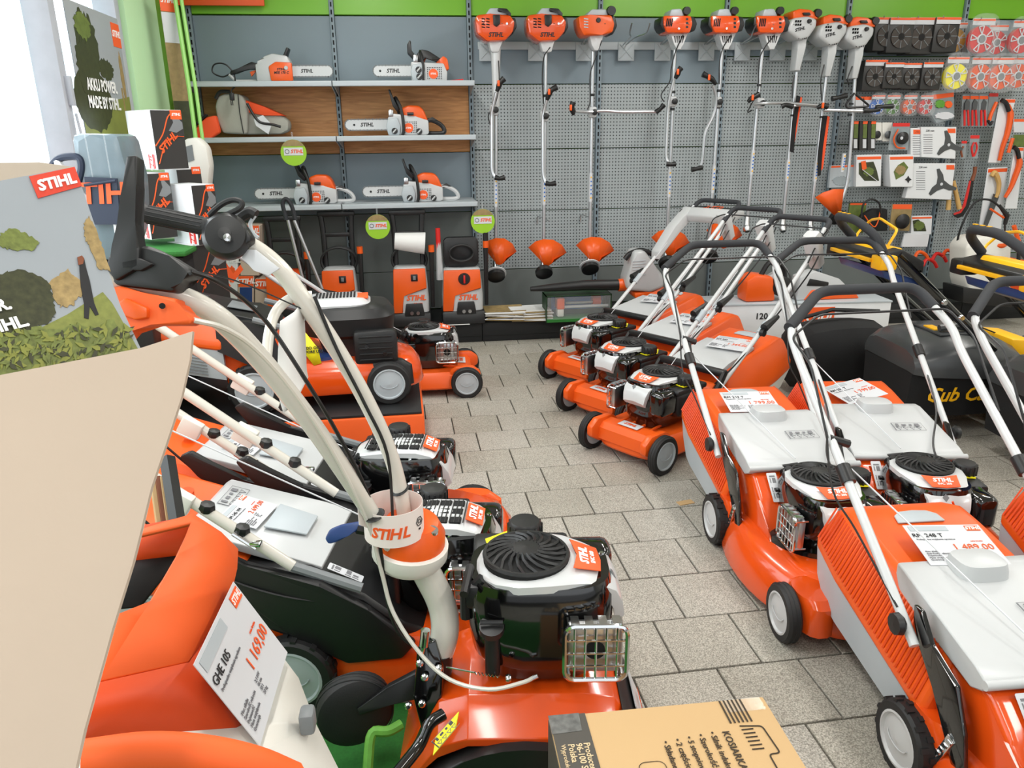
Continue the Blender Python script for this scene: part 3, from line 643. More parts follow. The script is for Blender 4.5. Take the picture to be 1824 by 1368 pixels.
cutter('brush cutter with wide level handlebar, third from the shelves', YC, (1062, 42), [(1056, 92), (1050, 465)], 2, guard=G(1060, 432, 34),
       handle=[(1024, 198, -.12), (1050, 200, -.06), (1075, 197, -.06), (1110, 200, -.07), (1150, 199, -.08), (1172, 199, -.1)], trig=[([(1022, 204, -.12), (1019, 196, -.13), (1019, 188, -.14), (1021, 182, -.14)], 't'), ([(1168, 200, -.1), (1176, 194, -.11), (1183, 186, -.12)], 'g')],
       clampp=(1055, 200), cable=[(1072, 72, -.05), (1060, 105, -.04), (1051, 135, -.04), (1051, 180, -.04), (1046, 195, -.04)], wheel=2)
cutter('brush cutter with low orange engine, right of the empty hook', YC, (1210, 42), [(1202, 88), (1187, 455)], 3, guard=G(1194, 418, 34),
       handle=[(1200, 142, -.08), (1193, 170, -.06), (1190, 190, -.05), (1186, 280, -.05), (1190, 291, -.06)], trig=[([(1203, 140, -.08), (1207, 132, -.09), (1210, 125, -.1), (1213, 121, -.1)], 't'), ([(1187, 292, -.06), (1195, 293, -.07), (1203, 292, -.07)], 'g')],
       clampp=(1197, 181), cable=[(1217, 62, -.06), (1204, 90, -.05), (1196, 120, -.04), (1193, 145, -.05), (1178, 168, -.04), (1182, 181, -.04)])
cutter('brush cutter with bent handle tube crossing left, fifth in the row', YC, (1295, 42), [(1286, 88), (1262, 445)], 3, guard=G(1290, 405, 32),
       handle=[(1270, 152, -.09), (1276, 170, -.08), (1274, 200, -.07), (1255, 235, -.08), (1251, 285, -.08), (1248, 297, -.08)], trig=[([(1275, 150, -.09), (1268, 141, -.1), (1260, 136, -.11), (1252, 132, -.11)], 't'), ([(1250, 298, -.08), (1240, 301, -.09), (1232, 302, -.09)], 'g')],
       clampp=(1277, 182), cable=[(1303, 62, -.06), (1288, 85, -.05), (1282, 110, -.04), (1281, 150, -.03)])
cutter('brush cutter with orange head turned sideways, handlebar end grip at left', YC, (1376, 42), [(1358, 88), (1330, 400)], 3,
       handle=[(1342, 186, -.12), (1360, 184, -.06), (1400, 184, -.07), (1462, 188, -.12)], trig=[([(1332, 182, -.12), (1338, 176, -.13), (1345, 172, -.14), (1352, 168, -.14)], 't')],
       clampp=(1353, 184), cable=[(1380, 62, -.06), (1362, 85, -.05), (1352, 110, -.04), (1350, 160, -.04), (1336, 190, -.08), (1332, 200, -.08), (1340, 196, -.1)], wheel=False)
cutter('white engined trimmer with orange top and black harness strap, sixth from right end', YC, (1433, 48), [(1419, 128), (1394, 400)], 4,
       handle=[(1402, 190, -.1), (1430, 186, -.06), (1465, 192, -.1)], trig=[([(1392, 190, -.11), (1400, 187, -.12), (1412, 190, -.12)], 'g')], cable=[(1415, 134, -.04), (1412, 150, -.05), (1411, 175, -.06)],
       straps=[[(1420, 170), (1426, 172), (1418, 225), (1414, 272), (1408, 270), (1412, 220)], [(1425, 172), (1429, 174), (1418, 240), (1413, 268), (1411, 266), (1419, 215)]], wheel=False)
cutter('white engined trimmer with wide orange and black strap hanging beside it', YC, (1487, 58), [(1472, 132), (1443, 400)], 4,
       handle=[(1466, 196, -.12), (1500, 197, -.1), (1545, 198, -.12)], trig=[([(1455, 192, -.12), (1466, 188, -.14), (1474, 190, -.14)], 't'), ([(1538, 197, -.12), (1555, 197, -.13), (1566, 194, -.13)], 'g')], cable=[(1468, 115, -.04), (1462, 145, -.05), (1464, 180, -.06)],
       straps=[[(1467, 206), (1474, 206), (1466, 262), (1462, 312), (1457, 314), (1458, 270)], [(1472, 206), (1478, 208), (1471, 262), (1466, 300), (1461, 306), (1465, 262)]], wheel=False)
t = cutter('bent shaft grass trimmer with triangular black loop handle and orange guard', YC, (1535, 62), [(1523, 137), (1519, 200), (1512, 300), (1505, 340), (1490, 375)], 4,
       handle=None, trig=[([(1482, 176, -.12), (1492, 174, -.12), (1508, 170, -.12)], 'g'), ([(1560, 192, -.12), (1572, 190, -.13), (1590, 189, -.13)], 'g')], cable=[(1518, 118, -.04), (1510, 140, -.05), (1512, 152, -.04)])
o = t.location
MB().tube(fillet([wy(x, y, 5.76) - o for x, y in ((1522, 166), (1506, 186), (1508, 192), (1545, 190), (1548, 188), (1524, 168))], .02), .008, 8).build('loop_handle', 'black', t)
gm = MB(); gm.loft([[wy(x, y, 5.6) - o for x, y in ((1452, 352), (1466, 343), (1485, 337), (1503, 337))], [wy(x, y, 5.72) - o for x, y in ((1484, 382), (1487, 384), (1493, 384), (1498, 378))]], closed=False, cap=False)
gm.build('guard', 'orange', t, solid=.004)
# rail and brackets
rl = thing('hook_rail', 'grey horizontal rail carrying the trimmer brackets', 'rail', (2.0, 6.15, 2.13))
MB().box((.05, -.012, 0), (3.02, .02, .055), .003).build('bar', 'shelf', rl)
for i, px in enumerate([868, 955, 1040, 1115, 1180, 1258, 1322, 1385, 1442]):
    p = wy(px, 87, 6.13)
    b = thing('hook_bracket', ['square grey bracket plate behind a trimmer', 'square grey bracket plate with an empty forked hook'][px == 1115] if px == 1115 else 'square grey embossed bracket plate behind a hanging trimmer', 'hook', p, 0, None if px == 1115 else 'bracket plates holding trimmers')
    MB().box((0, -.006, -.02), (.125, .012, .13), .003).build('plate', 'shelf', b)
    MB().tube([(-.05, -.014, .03), (.05, -.014, -.07)], .004, 6).tube([(.05, -.014, .03), (-.05, -.014, -.07)], .004, 6).build('embossed_cross', 'shelf', b)
    MB().tube(fillet([(-.02, -.01, .03), (-.02, -.2, .06), (-.06, -.3, .07), (-.06, -.36, .13)], .04), .0055).tube(fillet([(.0, -.01, .03), (.02, -.2, .06), (.07, -.3, .07), (.07, -.36, .13)], .04), .0055).build('fork', 'metal', b)
# two small wire hooks low on the pegboard
for px, py in ((957, 385), (1034, 382), (1240, 376)):
    p = wy(px, py, 6.16); tag(MB().tube(fillet([p + Vector((0, 0, -.06)), p, p + Vector((.02, -.12, .0)), p + Vector((.06, -.2, -.02))], .02), .004).build('wire_hook', 'metal'), ['small wire hook on pegboard left of the second trimmer guard', 'small wire hook on pegboard beside the third trimmer shaft', 'small wire hook on pegboard near the fifth trimmer'][(957, 1034, 1240).index(px)], 'hook')

# ---------------------------------------------------------------- pressure washers on the plinth
def washer(px, py, Y, label, h=.48, w_=.26, kind='frame', rz=0, rolled=False):
    o = wy(px, py, Y); o.z = .157
    t = thing('pressure_washer', label, 'pressure washer', o, rz, 'pressure washers on the plinth')
    hb = .42 if h < .5 else .4
    MB().side([(0, 0), (.26, 0), (.24, .1), (0, .1)], -w_ / 2 - .01, w_ / 2 + .01, .015).xf(Matrix.Rotation(-PI / 2, 4, 'Z')).xf(Matrix.Translation((0, .12, 0))).build('base', 'black', t)
    MB().loft([ell(0, 0, z, w_ / 2 * s, .11 * s, 4.5, 24) for z, s in ((.06, 1.0), (.2, 1.02), (hb * .8, .96), (hb, .9), (hb + .01, .8))]).build('housing', 'white', t)
    q = MB(); q.prism([(-w_ / 2 - .004, .1), (-w_ / 2 * .5, .1), (-w_ / 2 * .45, hb * .56), (w_ / 2 * .9, hb * .66), (w_ / 2 * .86, hb + .005), (-w_ / 2 * .92, hb + .005)], .03, basis((0, -.09, 0), (1, 0, 0), (0, 0, 1)), .008)
    q.build('front_panel', 'orange', t)
    MB().prism([(-.06, 0), (.1, 0), (.08, .12), (-.04, .12)], .02, basis((0, -.105, .05), (1, 0, 0), (0, 0, 1)), .006).build('foot_recess', 'black', t)
    for x in (0, .045): MB().lathe([(.013, 0), (.013, .02), (.008, .02)], (x, -.12, .1), (0, -1, 0), 12).build('connector', 'metal', t)
    logo(.055, FACE(.035, -.115, hb * .5), 'label_orange', t); text('RE 130' if kind == 'knob' else 'RE 120', .022, FACE(.05, -.115, hb * .5 - .045), 'label_orange', t, bold=.02)
    if kind == 'knob':
        MB().lathe([(.045, 0), (.04, .012), (.0, .014)], (.01, -.12, hb * .85), (0, -1, 0), 20).build('switch_knob', 'black', t); MB().box((.01, -.138, hb * .85), (.014, .012, .06), .003).build('knob_pointer', 'red', t)
    else: MB().box((.03, -.122, hb * .86), (.05, .012, .05), .004).build('switch', 'black', t); MB().box((.03, -.13, hb * .86), (.02, .006, .03), .002).build('rocker', 'grey', t)
    if kind != 'knob':
        for s in (-1, 1): MB().tube(fillet([(s * .1, .07, hb - .05), (s * .1, .08, h + .2), (s * .11, .08, h + .33)], .1), .015, 8, flat=(1, 1.3)).build('handle_bar', 'black', t)
        MB().box((0, .08, h + .33), (.27, .03, .04), .01).box((0, .08, h + .18), (.2, .02, .03), .005).build('handle_grip', 'black', t)
        co = MB()
        for k in range(5): co.tube([(.13 * math.cos(a) - .0, .1 - k * .018, h * .98 + .1 * math.sin(a)) for a in [2 * PI * i / 22 for i in range(22)]], .009, 6, closed=True)
        co.build('hose_coil', 'rubber', t)
    else:
        MB().prism(rrect(.26, .22, .04), .06, basis((0, .05, hb + .12), (1, 0, 0), (0, 0, 1)), .01).build('reel_frame', 'black', t)
        co = MB()
        for k in range(4): co.tube([(.09 * math.cos(a), -.025 - k * .012, hb + .12 + .06 * math.sin(a)) for a in [2 * PI * i / 20 for i in range(20)]], .008, 6, closed=True)
        co.build('hose_coil', 'rubber', t)
        MB().tube([(-.16, 0, hb - .08), (-.165, 0, hb + .22)], [.03, .017]).build('spray_lance_holder', 'white', t); MB().cyl((-.165, 0, hb + .1), (-.165, 0, hb + .3), .018).build('lance_grip', 'red', t)
    MB().tube([(w_ / 2 + .03, -.02, .12), (w_ / 2 + .035, -.01, h + (.1 if kind != 'knob' else .16))], [.014, .017, .014, .02]).build('spray_lance', 'black', t)
    MB().cyl((w_ / 2 + .035, -.01, h + .05), (w_ / 2 + .035, -.01, h + .1), .022).build('lance_collar', 'orange', t)
    if rolled: MB().lathe([(.06, -.12), (.08, .1), (.078, .1), (.058, -.12)], (.02, .02, h + .12), (1, 0, -.1), 20).build('rolled_manual', 'paper', t)
    return t
washer(735, 575, 5.72, 'upright orange and white pressure washer with rolled white paper in its frame', rolled=True)
washer(825, 570, 5.72, 'pressure washer with round black switch and hose on top, nearest the trimmers', .5, .3, 'knob')
washer(614, 600, 5.75, 'pressure washer half hidden behind the mower engine, right of the red one', .48, .25)
t = washer(520, 600, 5.7, 'all orange pressure washer leftmost on the plinth behind the handlebars', .46, .26)
for ch in t.children:
    if ch.name.startswith('housing'): ch.data = ch.data.copy(); ch.data.materials[0] = M['orange_deep']
# leaning telescopic handle in front of the shelves
t, o = thing_at('telescopic_handle', 'pair of black and silver telescopic tubes leaning by the pressure washers', 'handle', 560, 540, 5.4)
P = lambda x, y: wy(x, y, 5.4) - o
MB().tube(fillet([P(510, 392), P(502, 360), P(510, 352), P(520, 366), P(526, 392)], .03), .014).build('grip', 'foam', t)
for a, b in (((513, 392), (545, 520)), ((524, 392), (572, 510))):
    a, b = P(*a), P(*b); MB().cyl(a, a + (b - a) * ((a.z + o.z - .005) / (a.z - b.z)), .011).build('tube', 'alu', t)
# ---------------------------------------------------------------- catalogues, blower, boxed toy trimmer
def catpile(px, py, label, n, sp):
    o = wy(px, py, 5.68); o.z = .158
    for k in range(n):
        q = MB(); m = [[Vector((x, y, .0075 * k + .001 + .0009 * sp * (x * 14) ** 2)) for y in (-.15, .15)] for x in [-.105 + .03 * i for i in range(8)]]
        q.loft([[r[0], r[1], r[1] + Vector((0, 0, .0066)), r[0] + Vector((0, 0, .0066))] for r in m])
        c = q.build('catalogue', 'paper' if k % 3 else 'photo_tan'); c.location = o + Vector((random.uniform(-.01, .01), random.uniform(-.01, .01), 0)); c.rotation_euler = (0, 0, PI / 2 * .9 + random.uniform(-.15, .15) + k * .02)
        tag(c, label, 'catalogue', label)
catpile(900, 575, 'curled product catalogue in the small pile beside the washer', 10, 9)
catpile(945, 575, 'flat product catalogue in the neat pile left of the toy box', 11, 1)
MB_ = MB().box((wy(812, 578, 5.66).x, 5.62, .16), (.2, .1, .003)); tag(MB_.build('paper_label', 'paper'), 'white paper label on the black plinth under the washer', 'label')
b0 = wy(970, 570, 5.6); b1 = wy(1085, 525, 5.6)
t = thing('toy_trimmer_box', 'dark green display box with toy trimmer and artificial grass inside', 'box', (b0.x + .25, 5.62, .158)); W2 = .25
MB().box((0, .09, .1), (.5, .01, .2)).box((-.247, 0, .1), (.006, .18, .2)).box((.247, 0, .1), (.006, .18, .2)).box((0, 0, .197), (.5, .18, .006)).build('carton', 'box_green', t)
MB().box((0, 0, .012), (.49, .2, .02)).build('grass_mat', 'grass', t); MB().box((.02, .082, .12), (.4, .004, .12)).build('sky_print', 'blue_label', t)
MB().box((0, -.088, .1), (.48, .002, .18)).build('window_film', 'clear', t)
MB().box((-.13, 0, .13), (.06, .1, .09), .012).build('toy_engine', 'orange', t); MB().box((-.13, 0, .06), (.05, .09, .06), .008).build('toy_tank', 'milk', t)
MB().cyl((-.1, -.02, .1), (.24, -.02, .1), .012).cyl((-.08, .03, .12), (.2, .03, .12), .01).build('toy_shaft', 'white', t); MB().lathe([(.0, 0), (.04, .0), (.05, .06)], (.13, .05, .13), (1, 0, 0), 14).build('toy_guard', 'orange_deep', t)
def W(x, y, Y=5.55): return wy(x, y, Y)
t = thing('leaf_blower', 'white electric leaf blower with long black nozzle lying on the box', 'leaf blower', W(1150, 520)); o = t.location.copy()
MB().tube([W(945, 515) - o, W(1000, 511) - o, W(1040, 508) - o, W(1112, 507) - o], [.018, .033, .038, .042], 14, flat=(1, 1)).build('nozzle', 'black', t)
MB().cyl(W(1101, 508) - o, W(1115, 507) - o, .047, n=18).build('collar', 'orange', t)
pp(MB(), [(1115, 500), (1125, 470), (1130, 447), (1150, 446), (1165, 470), (1182, 490), (1185, 512), (1160, 522), (1118, 518)], 5.45, .2, o, .03, 3).build('housing', 'white', t)
MB().tube(cr([W(1113, 462, 5.52) - o, W(1122, 452, 5.52) - o, W(1142, 446, 5.52) - o, W(1160, 452, 5.52) - o, W(1172, 462, 5.52) - o]), .019, 10).build('grip', 'black', t)
for i in range(6): MB().tube([W(1127, 466 + i * 5, 5.448) - o, W(1150, 464 + i * 5, 5.448) - o], .003, 5).build('vent_rib', 'light_grey', t)
pp(MB(), [(1130, 522), (1165, 520), (1195, 518), (1190, 528), (1132, 532)], 5.46, .18, o, .01).build('orange_foot', 'orange', t)
# ---------------------------------------------------------------- goods on the pegboard at the right
def pack(label, cat, poly, Y=5.98, dep=.02, m='card', group=None, name='blister_pack', head=None, headm='label_orange'):
    cx = sum(p[0] for p in poly) / len(poly); cy = sum(p[1] for p in poly) / len(poly)
    t, o = thing_at(name, label, cat, cx, cy, Y, group)
    pp(MB(), poly, Y, dep, o, .003, 1).build('card', m, t)
    if head:
        a, b = head; (x0, y0), (x1, y1), (x2, y2), (x3, y3) = poly[:4]     # tl, tr, br, bl
        f = lambda u, v: (x0 + (x1 - x0) * u + ((x3 + (x2 - x3) * u) - (x0 + (x1 - x0) * u)) * v, y0 + (y1 - y0) * u + ((y3 + (y2 - y3) * u) - (y0 + (y1 - y0) * u)) * v)
        pp(MB(), [f(.03, a), f(.97, a), f(.97, b), f(.03, b)], Y - .0015, .002, o).build('header', headm, t)
    return t, o
def rct(x0, y0, x1, y1, s=0): return [(x0 + s, y0), (x1 + s, y0), (x1, y1), (x0, y1)]
def hook(t, o, px, py, Y): MB().tube([wy(px, py, 6.165) - o, wy(px, py - 3, Y - .03) - o, wy(px, py - 6, Y - .04) - o], .003, 5).build('wire_hook', 'metal', t)
def spool(label, px, py, r, col, n=1, Y=5.95, group=None, hd=True, tilt=0):
    s = r / 1365 * (Y * 1.03) * 1.05
    t, o = thing_at('line_spool', label, 'line spool', px, py, Y, group)
    sp = MB().lathe([(s * .35, 0), (s * .97, 0), (s * .97, -.006), (s, -.006), (s, -.04), (s * .35, -.04)], (0, 0, 0), (0, -1, 0), 30); sp.build('line_coil', col, t)
    fm = MB()
    fm.tube([(s * .33 * math.cos(a), -.004, s * .33 * math.sin(a)) for a in [i * PI / 8 for i in range(16)]], s * .07, 6, closed=True)
    for k in range(5):
        a = k * 2 * PI / 5 + .5
        for da in (-.22, .22): fm.tube([(s * .36 * math.cos(a), -.006, s * .36 * math.sin(a)), (s * .95 * math.cos(a + da), -.006, s * .95 * math.sin(a + da))], s * .045, 5)
        fm.tube([(s * .95 * math.cos(a + q), -.006, s * .95 * math.sin(a + q)) for q in (-.22, 0, .22)], s * .045, 5)
    fm.build('spool_flange', 'card' if col != 'dark' else 'grey', t)
    MB().lathe([(s * .2, 0), (s * .27, 0), (s * .27, .012), (s * .2, .012)], (0, 0, 0), (0, -1, 0), 16).build('hub_ring', 'grey', t)
    if hd:
        MB().box((0, .0, s * 1.25), (s * 1.9, .006, s * .5), .002).build('header_card', 'card', t); MB().box((0, -.004, s * 1.38), (s * 1.85, .003, s * .14)).build('header_band', 'label_orange', t)
    sh = MB(); sh.prism([(x, z) for x, z in rrect(s * 2.3, s * 3.1, s * .8)], .03, basis((0, .0, s * .28), (1, 0, 0), (0, 0, 1)), .004).build('clear_shell', 'clear', t)
    hook(t, o, px, py - r * 1.6, Y - .05); return t
def dark_spool(label, px, py, r, Y=5.95, group=None, hm='label_orange'):
    s = r / 1365 * (Y * 1.03)
    t, o = thing_at('boxed_spool', label, 'line spool', px, py, Y, group)
    MB().box((0, .03, 0), (s * 2.2, .12, s * 2.6), .008).build('black_carton', 'box_black', t)
    MB().lathe([(s * .3, 0), (s * .85, 0), (s * .85, .012), (s * .3, .012)], (0, -.03, -s * .1), (0, -1, 0), 24).build('line_coil', 'dark_coil', t)
    MB().lathe([(s * .28, 0), (s * .25, .014)], (0, -.03, -s * .1), (0, -1, 0), 16).build('spool_hub', 'dark', t)
    g = MB()
    for k in range(8): g.tube([(s * .3 * math.cos(k * PI / 4), -.044, -s * .1 + s * .3 * math.sin(k * PI / 4)), (s * .85 * math.cos(k * PI / 4), -.044, -s * .1 + s * .85 * math.sin(k * PI / 4))], .003, 5)
    g.build('spool_rib', 'grey', t)
    MB().box((0, -.034, s * 1.05), (s * 2.1, .006, s * .5), .001).build('header_card', 'card', t); MB().box((0, -.039, s * 1.2), (s * 2.1, .003, s * .17)).build('header_band', hm, t)
    hook(t, o, px, py - r * 1.4, Y - .03); return t
for i, (x, y, r) in enumerate([(1575, 62, 20), (1600, 64, 21), (1636, 65, 22), (1681, 63, 21)]):
    dark_spool(['black boxed line spool behind the last trimmer head, top row', 'black boxed spool, second in the top row', 'black boxed spool, third in the top row', 'black boxed spool beside the yellow one in the top row'][i], x, y, r, 5.97 - .02 * (i % 2), 'black boxed line spools')
for i, (x, y, r) in enumerate([(1554, 135, 19), (1587, 135, 16), (1619, 136, 16), (1655, 136, 17)]):
    dark_spool(['black boxed spool in the second row behind the bent trimmer grip', 'narrow black boxed spool, second of the second row', 'black boxed spool, third of the second row', 'black boxed spool left of the yellow disc, second row'][i], x, y, r, 5.97 - .02 * (i % 2), 'black boxed line spools')
spool('yellow line spool in the top row partly behind a black box', 1702, 72, 18, 'yellow', Y=6.02, group='line spools')
spool('large red line spool in the top row, front one', 1748, 70, 21, 'red', Y=5.9, group='line spools')
spool('red line spool just behind the large red one', 1775, 76, 18, 'red', Y=5.98, group='line spools')
spool('red line spool at the right edge of the top row', 1819, 72, 20, 'red', Y=5.93, group='line spools')
spool('lemon yellow line spool in the second row', 1703, 136, 20, 'lemon', Y=5.9, group='line spools')
spool('orange line spool right of the lemon one, second row', 1746, 137, 20, 'orange', Y=5.92, group='line spools')
spool('orange line spool between two orange ones, second row', 1782, 137, 20, 'orange', Y=5.9, group='line spools')
spool('orange line spool at the right edge of the second row', 1813, 135, 19, 'orange', Y=5.95, group='line spools')
for x, col, lb in ((1563, 'blue_label', 'small blue line spool on white card'), (1590, 'green_leaf', 'small green line spool behind a black trimmer grip'), (1620, 'orange', 'small orange line spool on white card'), (1649, 'red', 'small red line spool on white card')):
    spool(lb, x, 190, 12, col, Y=5.97, group='small line spools')
for i, x in enumerate((1532, 1545)): pack(['small orange topped card left of the blue spool behind the loop handle', 'second small orange topped card left of the blue spool'][i], 'pack', rct(x - 8, 172, x + 8, 196), 5.99, head=(0, .25))
t, o = pack('crumpled clear bag with green and orange parts below the yellow spool', 'bag', [(1660, 162), (1700, 158), (1700, 212), (1668, 220), (1655, 200)], 5.98, .05, 'smoke', name='parts_bag', head=(.12, .26))
pp(MB(), blob(11, 1675, 185, 9, 7), 5.97, .03, o, .004).build('green_part', 'green_leaf', t); pp(MB(), blob(12, 1690, 186, 7, 6), 5.97, .03, o, .004).build('orange_part', 'orange', t); pp(MB(), blob(13, 1683, 206, 18, 6), 5.97, .03, o, .004).build('white_parts', 'card', t)
# pruners
for i, x in enumerate((1719, 1733, 1749)):
    t, o = pack(['red handled pruner on card, left of three', 'red handled pruner on card, middle one catching light', 'red handled pruner on card, right of three'][i], 'pruner', rct(x - 7, 168, x + 9, 226, 3), 6.0 - .01 * i, .01, 'smoke', 'carded pruners', 'carded_pruner', head=(.05, .15))
    MB().tube(cr([wy(x - 1, y, 5.97) - o for y in (196, 210, 224)] ), .008).tube(cr([wy(x + 5 + (y - 196) * .05, y, 5.97) - o for y in (196, 210, 224)]), .008).build('handle', 'red', t)
    pp(MB(), [(x - 1, 198), (x + 6, 198), (x + 9, 182), (x + 4, 176), (x, 184)], 5.975, .01, o).build('blade', 'steel', t)
t, o = pack('carded folding saw with orange and black handle right of pruners', 'saw', rct(1758, 166, 1775, 226, 4), 6.0, .01, 'smoke', name='folding_saw', head=(0, .1), headm='red')
MB().tube(cr([wy(1775, 182, 5.97) - o, wy(1766, 202, 5.97) - o, wy(1762, 215, 5.97) - o]), .014).build('handle', 'orange', t); MB().tube(cr([wy(1768, 216, 5.965) - o, wy(1764, 222, 5.965) - o, wy(1760, 214, 5.965) - o]), .01).build('blade_guard', 'black', t)
def scab(label, Y, board, body, grip):
    t, o = pack(label, 'saw', board, Y, .008, 'box_white', 'scabbard saws', 'pruning_saw', head=(.01, .06))
    MB().tube(cr([wy(x, y, Y - .02) - o for x, y in body]), [.012, .024, .022, .018, .014], 8, flat=(1, 1)).build('scabbard', 'orange', t)
    MB().tube(cr([wy(x, y, Y - .025) - o for x, y in grip]), .017, 8).build('grip', 'black', t); return t
scab('long orange scabbard pruning saw with black grip on white board', 5.98, [(1782, 176), (1810, 176), (1782, 290), (1760, 290)], [(1796, 186), (1800, 205), (1795, 235), (1786, 262), (1780, 286)], [(1784, 178), (1792, 184), (1797, 198)])
scab('orange scabbard pruning saw near right edge, lower one', 5.93, [(1808, 262), (1824, 262), (1812, 372), (1790, 372)], [(1812, 276), (1816, 290), (1808, 315), (1800, 335), (1790, 352)], [(1806, 262), (1812, 268), (1815, 282)])
t, o = pack('white card hanging at right edge beside the orange tube', 'card', rct(1806, 212, 1826, 236, 0), 5.93, .01, head=(0, .2), name='hang_card'); MB().cyl(wy(1804, 246, 5.9) - o, wy(1796, 272, 5.9) - o, .014).build('orange_tube', 'orange', t)
t, o = pack('orange handled curved saw and green card at right edge', 'saw', rct(1806, 240, 1826, 262), 5.95, .01, 'photo_green', name='garden_card')
# slim black hangers and round packs
for i, x in enumerate((1521, 1537, 1552)):
    t, o = pack(['slim black and green pack, left of three', 'slim black and green pack, middle of three', 'slim black and green pack, right of three'][i], 'pack', rct(x - 7, 215, x + 7, 268, 2), 5.98, .03, 'box_black', 'slim black packs')
    pp(MB(), rct(x, 216, x + 7, 246, 1), 5.977, .003, o).build('photo_strip', 'photo_green', t); pp(MB(), rct(x, 216, x + 8, 221, 1), 5.975, .003, o).build('header', 'label_orange', t); pp(MB(), rct(x, 248, x + 6, 264), 5.977, .003, o).build('white_label', 'card', t)
for i, x in enumerate((1562, 1581)):
    t, o = pack(['beige pack with round black part, beside slim packs', 'beige pack with round silver part'][i], 'pack', rct(x - 9, 218, x + 9, 250 + 2 * i), 6.0, .01, 'milk'); MB().lathe([(.025, 0), (.03, .008), (.01, .015)], wy(x, 240, 5.99) - o, (0, -1, 0), 14).build('round_part', ['black', 'steel'][i], t)
t, o = pack('carded black trimmer head with orange line, red header', 'trimmer head', [(1590, 219), (1622, 219), (1618, 268), (1582, 268)], 5.96, .01, 'smoke', name='trimmer_head', head=(0, .13), headm='red')
MB().lathe([(.045, 0), (.048, .02), (.02, .035), (.012, .036)], wy(1606, 246, 5.95) - o, (0, -1, 0), 20).build('trimmer_cap', 'black', t); MB().lathe([(.012, 0), (.012, .002)], wy(1606, 246, 5.912) - o, (0, -1, 0), 12).build('cap_badge', 'card', t)
MB().tube(cr([wy(x, y, 5.945) - o for x, y in ((1600, 230), (1592, 248), (1598, 262), (1612, 264))]), .006).build('orange_line', 'orange', t)
def blades(label, poly, pcs, Y=5.96, grp='blade boards'):
    t, o = pack(label, 'blade pack', poly, Y, .05, 'box_white', grp, 'blade_board')
    (x0, y0), (x1, y1) = poly[0], poly[1]
    pp(MB(), [(x1 - 16, y1 + 3), (x1 - 2, y1 + 3), (x1 - 2, y1 + 11), (x1 - 16, y1 + 11)], Y - .002, .003, o).build('logo_field', 'label_orange', t)
    l = MB(); 
    for i in range(9): pp(l, rct(x0 + 4, y0 + 14 + i * 4, x0 + 20, y0 + 15 + i * 4), Y - .0015, .002, o)
    l.build('printed_text', 'ink_grey', t)
    text('230 mm', .022, FACE(*(wy(x0 + 16, y0 + 7, Y - .002) - o)), 'ink', t)
    cx, cy, s = pcs
    k = MB(); pts = []
    for j in range(3):
        a = R_(100 + 120 * j)
        for da, r in ((-.75, .3), (-.35, .62), (-.05, 1), (.12, 1), (.3, .5)): pts.append((cx + s * r * math.cos(a + da), cy - s * r * math.sin(a + da)))
    pp(k, pts, Y - .004, .003, o).build('printed_blade', 'steel', t); MB().lathe([(.012, 0), (.012, .002)], wy(cx, cy, Y - .005) - o, (0, -1, 0), 12).build('blade_hole', 'card', t)
blades('white blade board with three winged blade, upper one', [(1641, 226), (1704, 226), (1702, 283), (1641, 280)], (1690, 258, 26))
blades('white blade board with three winged blade, large lower one', [(1628, 291), (1702, 291), (1694, 356), (1612, 353)], (1677, 328, 28), 5.94)
blades('narrow white blade board left of the upper one', [(1622, 228), (1643, 228), (1643, 280), (1622, 280)], (1652, 258, 12), 5.975)
def photo(label, poly, ins, Y, m1, m2, dep=.04):
    t, o = pack(label, 'pack', poly, Y, dep, 'box_white', 'picture packs with brush cutter blades', 'picture_pack', head=(.06, .15))
    pp(MB(), ins, Y - .002, .003, o).build('photo_print', m1, t); pp(MB(), blob(21, sum(p[0] for p in ins) / len(ins), sum(p[1] for p in ins) / len(ins), 9, 8), Y - .0035, .003, o).build('printed_plant', m2, t)
    return t, o
t, o = photo('picture pack showing an orange trimmer on dark grass', [(1526, 276), (1571, 275), (1569, 332), (1524, 333)], [(1530, 290), (1556, 288), (1562, 304), (1566, 322), (1540, 322), (1530, 310)], 5.94, 'photo_dark', 'photo_green')
pp(MB(), [(1534, 288), (1542, 286), (1544, 300), (1536, 304)], 5.934, .003, o).build('printed_engine', 'orange', t); MB().tube([wy(1536, 302, 5.93) - o, wy(1562, 322, 5.93) - o], .003).build('printed_shaft', 'card', t)
t, o = photo('picture pack showing a green plant and a small black blade', [(1584, 276), (1628, 275), (1626, 333), (1586, 333)], [(1592, 306), (1600, 294), (1610, 288), (1618, 298), (1610, 312), (1596, 320)], 5.92, 'photo_green', 'photo_tan', .1)
pp(MB(), [(1612, 320), (1616, 317), (1618, 313), (1620, 317), (1624, 320), (1620, 322), (1618, 326), (1616, 322)], 5.915, .003, o).build('printed_blade', 'ink', t)
t, o = pack('grey white pack with crumpled clear film behind the bent trimmer shaft', 'pack', [(1480, 295), (1522, 293), (1520, 333), (1476, 335)], 5.98, .03, 'light_grey', head=(.02, .1)); pp(MB(), blob(31, 1500, 322, 16, 8), 5.975, .02, o, .003).build('film', 'smoke', t)
